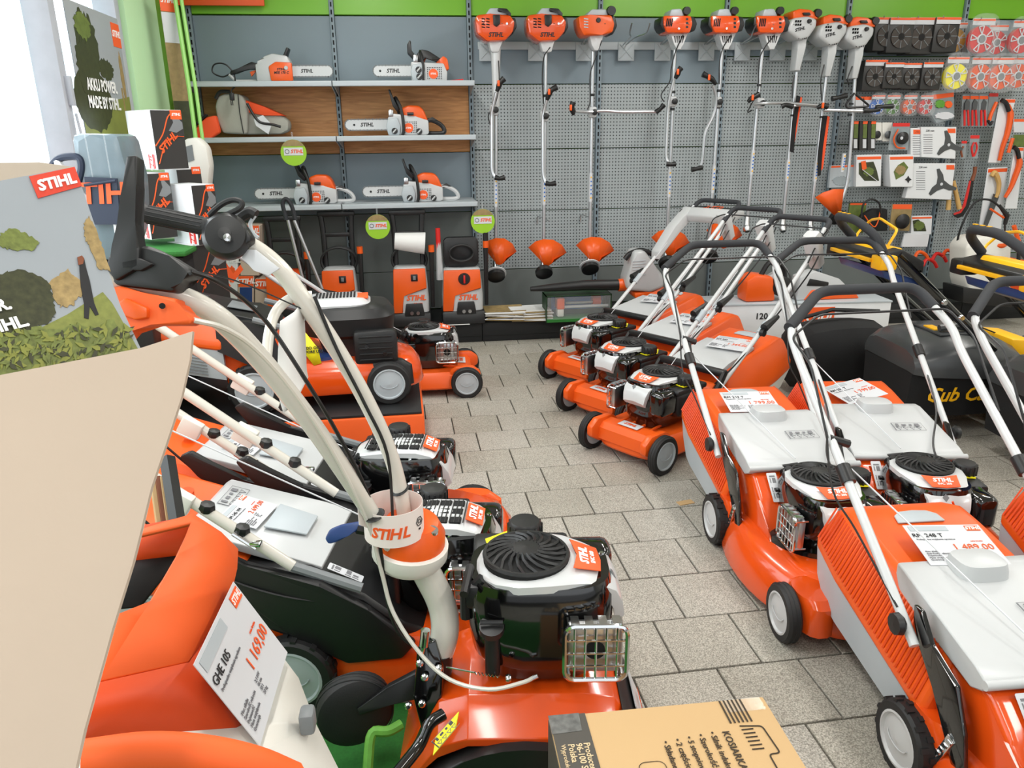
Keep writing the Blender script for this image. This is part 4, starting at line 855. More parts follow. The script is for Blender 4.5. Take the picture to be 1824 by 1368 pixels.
# hand tools
t, o = thing_at('hedge_shears', 'hedge shears with two pale wooden handles pointing down', 'shears', 1697, 320, 6.02)
MB().cyl(wy(1692, 322, 6.02) - o, wy(1689, 374, 6.0) - o, .016, .02).build('handle', 'wood_handle', t); MB().cyl(wy(1698, 322, 6.02) - o, wy(1709, 372, 6.0) - o, .016, .02).build('handle', 'wood_handle', t)
MB().tube([wy(1692, 325, 6.02) - o, wy(1695, 305, 6.02) - o, wy(1697, 296, 6.02) - o], .01).tube([wy(1698, 325, 6.02) - o, wy(1696, 305, 6.02) - o], .01).build('pivot', 'black', t)
pp(MB(), [(1694, 300), (1699, 300), (1702, 262), (1698, 240), (1695, 262)], 6.015, .006, o).build('blade', 'steel', t)
t, o = thing_at('billhook', 'billhook with red edged black curved blade and wooden grip', 'billhook', 1725, 340, 6.02)
MB().tube([wy(1737, 297, 6.02) - o, wy(1736, 308, 6.02) - o, wy(1731, 322, 6.02) - o], [.016, .014, .016]).build('grip', 'wood_brown', t)
pp(MB(), [(1728, 321), (1735, 321), (1731, 350), (1726, 370), (1716, 385), (1706, 389), (1699, 384), (1700, 381), (1712, 378), (1719, 366), (1724, 345)], 6.01, .008, o, .002).build('blade', 'black', t)
pp(MB(), [(1727, 322), (1730, 322), (1725, 347), (1720, 367), (1712, 379), (1700, 383), (1699, 380), (1710, 376), (1716, 364), (1721, 345)], 6.005, .006, o).build('red_edge', 'red', t)
for i, (x, y, w_, h_) in enumerate(((1715, 267, 10, 32), (1734, 262, 17, 42))):
    t, o = pack(['narrow carded brown sharpening file below the pruners', 'carded red cutting tool, right of the narrow file'][i], 'tool', rct(x - w_ / 2, y - h_ / 2, x + w_ / 2, y + h_ / 2, 3), 6.0, .01, 'smoke', name='carded_tool', head=(0, .14), headm='red')
    MB().tube(cr([wy(x + 1, y - h_ * .2, 5.98) - o, wy(x - 3, y + 2, 5.98) - o, wy(x - 1, y + h_ * .4, 5.98) - o]), .008).build('tool_body', 'wood_brown' if i == 0 else 'red', t)
    if i: MB().tube(cr([wy(x + 4, y - h_ * .2, 5.98) - o, wy(x + 6, y + 2, 5.98) - o, wy(x + 1, y + h_ * .4, 5.98) - o]), .007).build('tool_arm', 'red', t)
t, o = pack('tall white board with curved wooden handled pruning saw', 'saw', [(1760, 299), (1796, 297), (1782, 420), (1742, 418)], 6.0, .01, 'box_white', name='handsaw_board', head=(.02, .07))
MB().tube(cr([wy(x, y, 5.97) - o for x, y in ((1766, 314), (1772, 308), (1779, 325), (1778, 342), (1774, 352))]), [.016, .022, .018, .016, .014], 8).build('wooden_handle', 'wood_handle', t); pp(MB(), [(1770, 345), (1780, 350), (1774, 366), (1756, 410), (1750, 408)], 5.975, .004, o).build('blade', 'steel', t)
# lower packs
t, o = pack('carded green shaded pack behind the orange guard', 'pack', rct(1508, 362, 1538, 415, 6), 6.02, .02, 'photo_green', head=(0, .06))
t, o = thing_at('tool_pouch', 'black pouch with looped strap and orange piping', 'pouch', 1558, 390, 5.95)
pp(MB(), [(1536, 384), (1555, 372), (1582, 372), (1582, 412), (1540, 412)], 5.93, .06, o, .015).build('pouch_body', 'fabric_black', t); MB().tube(cr([wy(x, y, 5.91) - o for x, y in ((1534, 388), (1538, 364), (1552, 355), (1566, 362), (1569, 380))]), .008).build('strap', 'black', t)
MB().tube(cr([wy(x, y, 5.915) - o for x, y in ((1540, 384), (1550, 398), (1558, 404), (1564, 394), (1568, 376))]), .005).build('piping', 'orange', t)
t, o = pack('carded pack with large round black trimmer head', 'trimmer head', [(1590, 364), (1626, 364), (1620, 412), (1584, 410)], 5.95, .01, 'photo_tan', head=(0, .18)); MB().lathe([(.055, 0), (.06, .02), (.03, .04), (.01, .042)], wy(1606, 394, 5.94) - o, (0, -1, 0), 22).build('trimmer_cap', 'black', t)
t, o = photo('picture pack at knee height right of the round trimmer head', [(1624, 385), (1661, 384), (1659, 418), (1622, 418)], [(1626, 393), (1636, 391), (1648, 402), (1650, 412), (1628, 412)], 6.0, 'photo_dark', 'photo_green')
t, o = pack('white pack with red trimmed text low behind the yellow bail', 'pack', [(1612, 415), (1656, 418), (1652, 440), (1606, 440)], 5.97, .02, 'box_white')
for i, (x, y, c) in enumerate(((1640, 455, 'orange'), (1672, 458, 'red'), (1690, 452, 'orange_deep'), (1655, 468, 'red'))):
    t, o = thing_at('orange_tool', ['orange tool part low behind yellow handle, first', 'red tool part low behind yellow handle, second', 'orange tool part near sprayer strap', 'low red tool part below the others'][i], 'tool', x, y, 5.8); MB().tube(cr([wy(x - 12, y + 6, 5.8) - o, wy(x - 4, y - 6, 5.8) - o, wy(x + 8, y - 2, 5.8) - o, wy(x + 14, y + 8, 5.8) - o]), .014).build('tool_body', c, t)
# backpack sprayer
t, o = thing_at('backpack_sprayer', 'white backpack sprayer with orange lid and black hose, right end', 'sprayer', 1768, 530, 5.5)
P = lambda x, y, d=0: wy(x, y, 5.5 + d) - o
pp(MB(), [(1722, 440), (1736, 424), (1762, 420), (1790, 426), (1804, 440), (1800, 520), (1790, 532), (1728, 526), (1722, 500)], 5.4, .22, o, .03, 3).build('tank', 'milk', t)
q = P(1772, 432, -.02); MB().lathe([(.085, -.01), (.09, .02), (.08, .035), (.0, .04)], q, (0, -.45, 1), 28).build('lid', 'orange', t)
MB().prism(rrect(.1, .02, .008), .012, basis(q + Vector((0, -.018, .037)), (1, .2, 0), (-.2, 1, .4)), .002).build('lid_grip', 'orange_deep', t)
logo(.075, FACE(*(P(1768, 476, -.103))), 'ink', t); text('SG 51', .04, FACE(*(P(1770, 488, -.103))), 'ink', t, bold=.02)
MB().tube(cr([P(1722, 480), P(1720, 450), P(1726, 425), P(1744, 415)]), .018, 6, flat=(.5, 1.4)).build('carrying_strap', 'black', t)
MB().tube(cr([P(1702, 445, .1), P(1712, 405), P(1735, 362), P(1762, 356), P(1784, 372), P(1792, 385)]), .008).build('hose', 'rubber', t)
MB().tube([P(1780, 366), P(1794, 384), P(1790, 400)], [.012, .02, .014]).build('spray_valve', 'black', t); MB().tube([P(1764, 372), P(1788, 388)], .008).build('valve_lever', 'orange', t); MB().tube([P(1790, 398), P(1790, 428)], .007).build('wand', 'black', t)
pp(MB(), [(1716, 512), (1802, 522), (1804, 548), (1716, 540)], 5.38, .25, o, .01).build('base', 'black', t)
t, o = thing_at('orange_pump', 'red and orange sprayer standing at the right edge by the backpack', 'sprayer', 1815, 530, 5.4)
pp(MB(), [(1800, 470), (1824, 462), (1840, 470), (1840, 535), (1800, 535)], 5.35, .2, o, .02).build('tank', 'orange_deep', t); MB().tube([wy(1806, 402, 5.3) - o, wy(1815, 432, 5.3) - o], .016).build('grip', 'orange', t); MB().tube([wy(1815, 432, 5.3) - o, wy(1813, 485, 5.3) - o], .014).build('wand', 'black', t)
MB().tube(cr([wy(x, y, 5.3) - o for x, y in ((1792, 530), (1798, 505), (1814, 502), (1822, 525))]), .007).build('hose', 'rubber', t)
# long white carton and small saw on it
t = thing('long_carton', 'long low white carton marked 120 behind the mowers', 'box', (2.62, 5.0, 0), R_(-4))
MB().box((0, 0, .2), (1.25, .3, .36), .004).build('carton', 'box_white', t); MB().box((0, .0, .383), (1.26, .31, .012), .002).build('lid_edge', 'light_grey', t)
text('120', .06, FACE(-.28, -.153, .3), 'ink', t, bold=.02); MB().box((.1, -.152, .27), (.26, .003, .17)).build('logo_field', 'label_orange', t); logo(.08, FACE(.12, -.156, .27), 'ink_white', t)
t = thing('display_chainsaw', 'orange and black motor unit standing on the long white carton', 'power tool', (2.37, 5.0, .39))
MB().side([(-.14, 0), (-.14, .15), (-.08, .19), (.05, .17), (.08, 0)], -.08, .08, .02).build('housing', 'orange', t); MB().tube(cr([(-.02, -.02, .17), (.04, -.02, .26), (.14, -.02, .22), (.16, -.02, .1)]), .018).build('handle', 'black', t); MB().lathe([(.07, 0), (.07, .05), (.04, .06)], (.12, -.03, .1), (0, -1, 0), 18).build('starter_cover', 'black', t); MB().side([(.03, .16), (.1, .2), (.17, .12), (.12, .1)], -.03, .03, .01).build('white_shroud', 'white', t)
t = thing('battery_tool', 'white and orange tool with black grip lying right on the long carton', 'power tool', (2.8, 4.98, .39)); MB().side([(-.2, 0), (-.19, .16), (-.08, .2), (.1, .14), (.24, .02), (.24, 0)], -.06, .06, .015).build('body', 'white', t); MB().side([(-.15, 0), (-.1, .07), (.2, .07), (.26, 0)], -.07, .07, .01).build('orange_side', 'orange', t); MB().side([(-.14, .1), (-.12, .15), (.02, .12), (.02, .09)], -.065, .065, .004).build('grip', 'black', t)
# ---------------------------------------------------------------- mowers
def wheel(t, x, y, r, w_, s, tread=False, hubm='white', dish=True):
    # s = +1: outer face towards +y
    tr = MB().lathe([(r * .72, -w_ / 2), (r * .93, -w_ / 2), (r, -w_ / 2 + .008), (r, w_ / 2 - .008), (r * .93, w_ / 2), (r * .72, w_ / 2), (r * .7, 0), (r * .72, -w_ / 2)], (x, y, r), (0, 1, 0), 36, cap=False)
    if tread:
        for k in range(26):
            a = k * 2 * PI / 26; tr.box((x + r * math.cos(a), y + (w_ * .2 if k % 2 else -w_ * .2), r + r * math.sin(a)), (.008, w_ * .42, r * .13), 0, (0, -a, 0))
    else:
        for d in (-.3, 0, .3): tr.tube([(x + (r + .0004) * math.cos(a), y + w_ * d, r + (r + .0004) * math.sin(a)) for a in [i * PI / 16 for i in range(32)]], .0016, 4, closed=True)
    tr = tr.build('wheel', 'rubber', t)
    h = MB().lathe([(r * .74, -w_ / 2 + .004), (r * .74, w_ / 2), (r * .68, w_ / 2 + .001), (r * .64, w_ / 2 - .006 if dish else w_ / 2 + .004), (r * .2, w_ / 2 - .002), (0, w_ / 2 + .001)], (x, y, r), (0, s, 0), 32)
    hb = h.build('hub', hubm, tr)
    MB().tube([(x + r * .42 * math.cos(a), y + s * (w_ / 2 - .001), r + r * .42 * math.sin(a) * .6 + r * .05) for a in [PI * (1.05 + .9 * i / 10) for i in range(11)]], .0018, 5).build('hub_rib', hubm, tr)
    return tr
def engine(t, M4, style='small', no=''):
    # nose +x, tank +y, muffler at -y; origin on the deck under the recoil centre
    B = lambda mb, name, m, par: mb.xf(M4).build(name, m, par)
    b = MB()
    b.loft([ell(.01, 0, z, a, c, 3.2, 28) for z, a, c in ((0, .13, .108), (.03, .142, .116), (.05, .158, .124), (.12, .17, .13), (.2, .172, .128), (.235, .16, .115))])
    eb = B(b, 'engine_block', 'gloss', t)
    q = MB().box((-.03, .145, .13), (.22, .09, .14), .03, seg=3); q.box((-.03, .14, .2), (.24, .1, .03), .012)
    B(q, 'fuel_tank', 'black', eb)
    B(MB().box((.13, .13, .15), (.13, .09, .13), .025, seg=3), 'air_filter_housing', 'gloss', eb)
    # white cowl following the nose
    def row(x, w_, z, th=.022): return [Vector((x, -w_, z - th)), Vector((x, -w_, z - .004)), Vector((x, -w_ + .01, z)), Vector((x, 0, z + .006)), Vector((x, w_ - .01, z)), Vector((x, w_, z - .004)), Vector((x, w_, z - th))]
    if style == 'small':
        rows = [(-.135, .03, .236), (-.125, .06, .24), (-.09, .1, .246), (-.04, .12, .25), (.02, .12, .252), (.07, .11, .25), (.11, .094, .243), (.15, .084, .23), (.18, .076, .212), (.197, .07, .18), (.203, .064, .14)]
    else:
        rows = [(-.14, .06, .236), (-.1, .085, .25), (0, .09, .262), (.08, .09, .26), (.13, .085, .245), (.165, .08, .22), (.19, .075, .18), (.2, .07, .14)]
    cw = MB(); rr = []
    for i, (x, w_, z) in enumerate(rows):
        r = row(x, w_, z)
        if x > .16: r = [Vector((x - (.02 if j in (0, 6) else 0), v.y, v.z + (0 if j in (0, 6) else 0))) for j, v in enumerate(r)]
        rr.append(r)
    cw.loft(rr); cv = B(cw, 'cowl', 'paint_white', eb)
    if style == 'small':
        B(MB().lathe([(.1, 0), (.1, .012), (.092, .016), (.02, .02), (0, .02)], (-.02, 0, .247), (0, 0, 1), 36), 'recoil_base', 'dark', eb)
        s = MB()
        s.tube([(-.02 + .096 * math.cos(a), .096 * math.sin(a), .262) for a in [i * PI / 18 for i in range(36)]], .006, 6, closed=True)
        for k in range(20):
            a0 = k * 2 * PI / 20
            s.tube([(-.02 + r * math.cos(a0 + (r - .03) * 9), r * math.sin(a0 + (r - .03) * 9), .262 + .016 * (1 - (r / .1) ** 2)) for r in (.03, .05, .07, .094)], .0042, 4)
        s.lathe([(.04, .268), (.036, .278), (0, .281)], (-.02, 0, 0), (0, 0, 1), 20); B(s, 'recoil_cover', 'black', eb)
        B(MB().prism([(.084, -.064), (.148, -.05), (.153, 0), (.148, .05), (.084, .064), (.098, 0)], .003, Matrix.Translation((0, 0, .2565)) @ Matrix.Rotation(0, 4, 'Y') @ Matrix(((1, 0, 0, 0), (0, 1, 0, 0), (-.28, 0, 1, .026), (0, 0, 0, 1))), .001, 1), 'model_label', 'label_orange', eb)
        lm = M4 @ basis((.114, 0, .2545), (0, 1, 0), (-1, 0, .28))
        tx = text('STIHL', .028, lm, 'ink_white', eb, 'logo', .2, .04)
        text(no or 'EVC 200', .014, M4 @ basis((.134, 0, .249), (0, 1, 0), (-1, 0, .28)), 'ink_white', eb, bold=.03)
        B(MB().prism([(.0, 0), (.012, .016), (0, .03), (-.012, .016)], .002, basis((.187, -.015, .2), (0, 1, 0), (-.5, 0, 1))), 'maker_badge', 'grey', eb)
    else:
        s = MB()
        for y in (-.05, 0, .05):
            for k in range(5): s.box((-.08 + k * .038, y, .2625), (.032, .034, .008), .003)
        B(s, 'vent_recess', 'dark', eb)
        s = MB()
        for k in range(16): s.box((-.1 + k * .013, 0, .266), (.003, .135, .003))
        B(s, 'vent_grille', 'black', eb)
        s = MB()
        for k in range(7): s.box((-.165 + k * .006, 0, .2 + k * .006), (.006, .19 - k * .01, .004))
        B(s, 'rear_vent', 'black', eb)
        B(MB().slab([(.1, -.05, .266), (.148, -.05, .246), (.148, .05, .246), (.1, .05, .266)], .003), 'model_label', 'label_orange', eb)
        text('STIHL', .03, M4 @ basis((.12, 0, .2635), (0, 1, 0), (-1, 0, .42)), 'ink_white', eb, 'logo', .2, .04)
        text('EVC 300', .015, M4 @ basis((.14, 0, .255), (0, 1, 0), (-1, 0, .42)), 'ink_white', eb, bold=.03)
    # muffler with wire guard on the -y side near the nose
    mu = MB().box((.125, -.15, .12), (.125, .03, .125), .014, seg=2); mo = B(mu, 'muffler', 'metal', eb)
    g = MB(); yy = -.178
    fr = [(x + .125, yy, z + .12) for x, z in rrect(.135, .135, .022, 3)]
    g.tube(fr, .0055, 6, closed=True)
    for k in (-2, -1, 0, 1, 2): g.tube([(.125 + k * .023, yy, .055), (.125 + k * .023, yy, .185)], .0026, 5)
    for k in (-1, 0, 1): g.tube([(.06, yy, .12 + k * .032), (.19, yy, .12 + k * .032)], .0026, 5)
    for x in (.067, .183):
        for z in (.065, .175): g.cyl((x, yy, z), (x, -.13, z), .004, n=6)
    for k in range(4): g.box((.08 + k * .03, -.16, .19), (.018, .03, .004))
    B(g, 'muffler_guard', 'chrome', eb)
    B(MB().lathe([(.022, 0), (.022, .003)], (.125, -.1655, .12), (0, -1, 0), 16), 'muffler_outlet', 'dark', eb)
    # caps
    fc = MB().lathe([(.04, 0), (.042, .008), (.042, .034), (.036, .042), (0, .044)], (-.02, .15, .225), (0, 0, 1), 24)
    for k in range(14): fc.cyl((-.02 + .041 * math.cos(k * PI / 7), .15 + .041 * math.sin(k * PI / 7), .22), (-.02 + .041 * math.cos(k * PI / 7), .15 + .041 * math.sin(k * PI / 7), .26), .004, n=5)
    B(fc, 'fuel_cap', 'black', eb)
    if style == 'small': B(MB().prism([(-.08, -.05), (.05, -.045), (.06, .03), (-.02, .05), (-.09, .0)], .003, Matrix.Translation((-.03, .14, .219))), 'fuel_tag', 'lemon', eb); B(MB().lathe([(.012, 0), (.012, .001)], (-.075, .115, .2225), (0, 0, 1), 12).lathe([(.012, 0), (.012, .001)], (.0, .105, .2225), (0, 0, 1), 12), 'tag_symbol', 'blue_label', eb)
    B(MB().cyl((-.1, -.12, .03), (-.1, -.12, .14), .017).lathe([(.028, 0), (.028, .018), (0, .02)], (-.1, -.12, .14), (0, -.35, 1), 18).tube([(-.125, -.13, .168), (-.075, -.13, .168)], .005, 6), 'oil_filler', 'black', eb)
    B(MB().box((-.135, -.05, .2), (.05, .08, .06), .012).tube([(-.12, -.07, .24), (-.16, -.07, .2), (-.16, -.07, .14)], .013).tube([(-.16, -.11, .225), (-.15, -.02, .24)], .01), 'starter_grip', 'black', eb)
    for x, y in ((.06, -.09), (-.1, .06), (.16, .04)): B(MB().lathe([(.007, 0), (.006, .003)], (x, y, .235), (0, 0, 1), 8), 'bolt', 'chrome', eb)
    return eb
def pictograms(par, m4, n=4, s=.016):
    g = MB()
    for k in range(n):
        x = (k - (n - 1) / 2) * s * 1.25
        g.tube([(x - s / 2, 0, 0), (x + s / 2, 0, 0), (x, -s * .85, 0)], .0011, 4, closed=True)
        g.box((x, s * .9, 0), (s * (.5 + .3 * (k % 2)), s * (.5 if k % 3 else .9), .001))
    g.box((-(n / 2 + .2) * s * 1.25, .004, 0), (.002, s * 2.6, .001)); g.tube([(x * s * 1.25, y * s, 0) for x, y in ((-2.3, -1.1), (2.3, -1.1), (2.3, 1.6), (-2.3, 1.6))], .0007, 4, closed=True)
    g.xf(m4).build('warning_pictograms', 'ink_grey', par)
def sticker(par, m4, L=.12, W=.032):
    a = MB().prism([(x, y) for x, y in rrect(L, W, .004)], .001); o = a.xf(m4).build('rating_sticker', 'card', par)
    g = MB()
    for x, y, u, v in ((-.045, 0, .006, .02), (-.028, .004, .02, .012), (-.028, -.009, .02, .003), (.01, .004, .016, .016), (.035, 0, .018, .006), (.035, -.009, .022, .003), (.01, -.01, .02, .003)): g.box((x * L / .12, y, .0016), (u * L / .12, v, .0006))
    g.xf(m4).build('sticker_print', 'ink_grey', par)
def pricecard(label, m4, model, price, W=.21, H=.148, bend=0.0, parent=None):
    t = thing('price_card', label, 'price card', group=None); t.matrix_world = m4
    q = MB(); n = 10; rows = []
    for i in range(n + 1):
        x = -W / 2 + W * i / n; z = bend * math.cos(PI * x / W)
        rows.append([Vector((x, -H / 2, z)), Vector((x, H / 2, z)), Vector((x, H / 2, z + .0012)), Vector((x, -H / 2, z + .0012))])
    q.loft(rows).build('card', 'card', t)
    z = .0025 + bend
    MB().box((W * .38, H * .4, z * .9), (W * .18, H * .13, .001)).build('logo_field', 'label_orange', t); logo(H * .1, Matrix.Translation((W * .38, H * .4, z)), 'ink_white', t)
    MB().box((-W * .2, H * .4, z * .8), (W * .5, H * .12, .0006)).build('grey_band', 'light_grey', t)
    text(model, H * .13, Matrix.Translation((-W * .47, H * .22 if bend == 0 else H * .3, z)), 'ink', t, align='LEFT'); text('Profesjonalne urządzenie ogrodowe', H * .045, Matrix.Translation((-W * .45, H * .12, z)), 'ink_grey', t, align='LEFT')
    text(price, H * .2, Matrix.Translation((W * .2, -H * .08, z)), 'label_orange', t); text('cena brutto', H * .045, Matrix.Translation((W * .3, H * .07, z)), 'label_orange', t)
    text('Moc silnika\nSzerokość robocza\nPojemność\nMasa urządzenia\nGwarancja', H * .05, Matrix.Translation((-W * .45, -H * .28, z)), 'ink_grey', t, align='LEFT'); text('2,1 kW\n46 cm\n55 l\n27 kg', H * .05, Matrix.Translation((-W * .1, -H * .28, z)), 'ink_grey', t, align='LEFT')
    return t
def basket(t, x0, x1, w_, h0, h1, ribs=True, tray='light_grey', lid_col='orange', hatch=True, top=None, taper=.72):
    # x0 front, x1 rear; h0/h1 = (zb, zm, zu, zt) at the front and at the rear
    N = 8
    def prof(u): return [a + (b - a) * u for a, b in zip(h0, h1)]
    def xx(u): return x0 + (x1 - x0) * u
    tr = []
    for i in range(N + 1):
        u = i / N; zb, zm, zu, zt = prof(u); k = 1 - .1 * max(0, u - .75) * 4 * .6; x = xx(u) + (.0 if u < 1 else 0)
        tr.append([Vector((x, -w_ * k, zm)), Vector((x, -w_ * k * .95, zb + (.05 if u == 1 else 0))), Vector((x, w_ * k * .95, zb + (.05 if u == 1 else 0))), Vector((x, w_ * k, zm))])
    bk = MB().loft(tr).build('basket_tray', tray, t)
    sh = []
    for i in range(N + 1):
        u = i / N; zb, zm, zu, zt = prof(u); k = 1 - .06 * max(0, u - .75) * 4; x = xx(u); dz = .035 if u == 1 else 0
        sh.append([Vector((x, -w_ * k * 1.02, zm - .004)), Vector((x, -w_ * k * 1.03, zu)), Vector((x, -w_ * k * .8, zt - .02 - dz)), Vector((x, -w_ * k * .72, zt - dz)), Vector((x, w_ * k * .72, zt - dz)), Vector((x, w_ * k * .8, zt - .02 - dz)), Vector((x, w_ * k * 1.03, zu)), Vector((x, w_ * k * 1.02, zm - .004))])
    so = MB().loft(sh); 
    so = so.build('basket_shell', 'orange', t, ang=30)
    md = so.modifiers.new('b', 'BEVEL'); md.width = .012; md.segments = 2; md.limit_method = 'ANGLE'; md.angle_limit = R_(30)
    if ribs:
        g = MB(); n = 40
        for s in (-1, 1):
            for i in range(2, n):
                u = i / n; zb, zm, zu, zt = prof(u); k = 1 - .06 * max(0, u - .75) * 4
                a = Vector((xx(u), s * w_ * k * 1.032, zu + .004)); b = Vector((xx(u), s * w_ * k * .82, zt - .028)); 
                if s < 0 or i % 2: g.tube([a, b], .0035, 4)
        g.build('cooling_ribs', 'orange_deep', so, kind='stuff')
    if hatch:
        u = .8; zt = prof(u)[3]; sl = (h1[3] - h0[3]) / (x1 - x0)
        g = MB().prism([(x * .14, y * .055) for x, y in [(-.5, -.5), (.5, -.5), (.46, .1), (.3, .42), (0, .5), (-.3, .42), (-.46, .1)]], .006, basis((xx(u), 0, zt + .001), (0, 1, 0), (-1, 0, -sl)), .003)
        g.build('fill_indicator', 'light_grey', so)
    return so
def lrwheel(t, x, track, r, w_, tread, hub='white'):
    for s in (-1, 1): wheel(t, x, s * track, r, w_, s, tread, hub)

def mower_L(loc, ang, label, group='high handled mowers at the right', pr=None, no='RM 248'):
    t = thing('lawn_mower', label, 'lawn mower', (*loc, 0), R_(ang), group)
    lrwheel(t, 0, .255, .095, .045, True); lrwheel(t, .6, .25, .09, .042, False)
    dk = MB().loft([ell(.28, 0, z, a, b, 2.1, 40) for z, a, b in ((.035, .42, .282), (.045, .425, .286), (.1, .415, .272), (.14, .4, .255), (.165, .37, .235), (.178, .3, .2), (.185, .2, .17))])
    dk = dk.build('deck', 'orange_gloss', t)
    q = MB().side([(-.1, .09), (-.12, .3), (.1, .352), (.15, .345), (.22, .29), (.3, .2), (.36, .17), (.36, .09)], -.19, .19, .02, 3); q.build('deck_hood', 'orange_gloss', dk)
    for s in (-1, 1):
        MB().loft([ell(.6, s * .17, z, .1 * k, .055, 2.4, 16) for z, k in ((.06, 1), (.15, .95), (.17, .7))]).build('wheel_arch', 'orange_gloss', dk); MB().loft([ell(.02, s * .2, z, .1 * k, .045, 2.4, 16) for z, k in ((.06, 1), (.17, .95), (.2, .6))]).build('wheel_arch', 'orange_gloss', dk)
    MB().lathe([(.19, .17), (.185, .2), (.15, .21)], (.3, 0, 0), (0, 0, 1), 32).build('engine_mount', 'gloss', dk)
    for s in (-1, 1):
        MB().side([(.18, .13), (.14, .13), (.03, .27), (-.07, .36), (-.08, .42), (-.05, .42), (.0, .36), (.1, .33), (.15, .24)], s * .228 - .006, s * .228 + .006, .003).build('handle_bracket', 'gloss', t)
        g = MB().side([(.07, .1), (.09, .1), (.13, .2), (.11, .21)], s * .236 - .003, s * .236 + .003, .001)
        for k in range(6): g.box((.075 + k * .009, s * .24, .11 + k * .017), (.014, .004, .006))
        g.build('height_rack', 'chrome', t); MB().cyl((.6, s * .2, .09), (.6, s * .12, .09), .012).build('axle', 'metal', t)
    eb = engine(t, Matrix.Translation((.29, -.01, .165)) @ Matrix.Diagonal((.92, .92, .88, 1)), 'small', 'EVC 200')
    basket(t, .02, -.57, .235, (.07, .17, .195, .37), (.15, .30, .335, .46))
    f = MB().loft([[Vector((x, -w_, z - d)), Vector((x, -w_, z)), Vector((x, w_, z)), Vector((x, w_, z - d))] for x, w_, z, d in ((-.24, .17, .432, .005), (-.235, .185, .437, .03), (-.2, .19, .437, .07), (.1, .2, .385, .06), (.135, .2, .372, .03), (.14, .198, .365, .005))])
    fo = f.build('discharge_flap', 'white', t, ang=50); md = fo.modifiers.new('b', 'BEVEL'); md.width = .008; md.segments = 2
    MB().loft([ell(-.19, 0, z, .05 * k, .065 * k, 3.5, 20) for z, k in ((.40, 1.1), (.445, 1.02), (.465, .92), (.468, .7))]).build('flap_grip', 'white', fo)
    MB().cyl((.145, -.205, .365), (.145, .205, .365), .011).build('hinge_tube', 'white', fo)
    pictograms(fo, basis((-.03, .07, .4125), (0, 1, 0), (-1, 0, .17)), 4, .02)
    sticker(dk, basis((.2, -.13, .315), (.75, 0, -.66), (0, 1, 0)) @ Matrix.Translation((0, 0, .003)), .11, .035)
    # handle bars
    nb = (-.82, -.262, .92); pl = [(-.03, -.25, .34), (-.745, -.262, .85), (-.82, -.262, .92), (-.985, -.09, 1.0), (-1.0, .25, 1.0), (-.9, .262, .95), (-.80, .262, .91), (-.745, .262, .85), (-.03, .25, .34)]
    pl = [Vector(p) for p in pl]; lo = fillet(pl, .06, 5)
    low = MB().tube(lo, .0125, 10).build('handlebar', 'paint_white', t)
    MB().tube(fillet([pl[2] , pl[3], pl[4], pl[5]], .05, 5), .0175, 10).build('foam_grip', 'foam', low)
    for s in (-1, 1):
        a = Vector((-.03, s * .25, .34)).lerp(Vector((-.745, s * .26, .85)), .5); b = Vector((-.03, s * .25, .34)).lerp(Vector((-.745, s * .26, .85)), .56)
        MB().tube([a, b], .02, 10).build('bar_clamp', 'black', t)
        MB().lathe([(.02, 0), (.028, .008), (.026, .022), (0, .024)], (-.07, s * .262, .375), (0, s, 0), 10).build('clamp_knob', 'black', t)
    MB().tube(fillet([(-.5, -.27, .68), (-.62, -.28, .86), (-.78, -.27, .9), (-.84, -.16, .955), (-.86, .28, .955), (-.72, .28, .9), (-.55, .27, .72)], .03), .004, 6).build('brake_bail', 'black', t)
    MB().tube(cr([(-.5, -.275, .7), (-.42, -.28, .56), (-.3, -.27, .5), (-.1, -.26, .4)]), .003, 5).build('control_cable', 'black', t); MB().tube(cr([(-.3, .25, .54), (-.1, .2, .46), (.1, .1, .4), (.2, .08, .36)]), .004, 5).build('control_cable', 'black', t)
    gx = Vector((-.5, -.235, .66)); MB().tube([gx + Vector((0, -.03, .02)), gx + Vector((0, .03, .0))], .012, 8).tube([gx, gx + Vector((.03, 0, -.035))], [.01, .007]).build('starter_grip', 'black', t)
    MB().tube([gx + Vector((.03, 0, -.035)), (.15, -.04, .4)], .0022, 5).build('starter_cord', 'card', t)
    return t
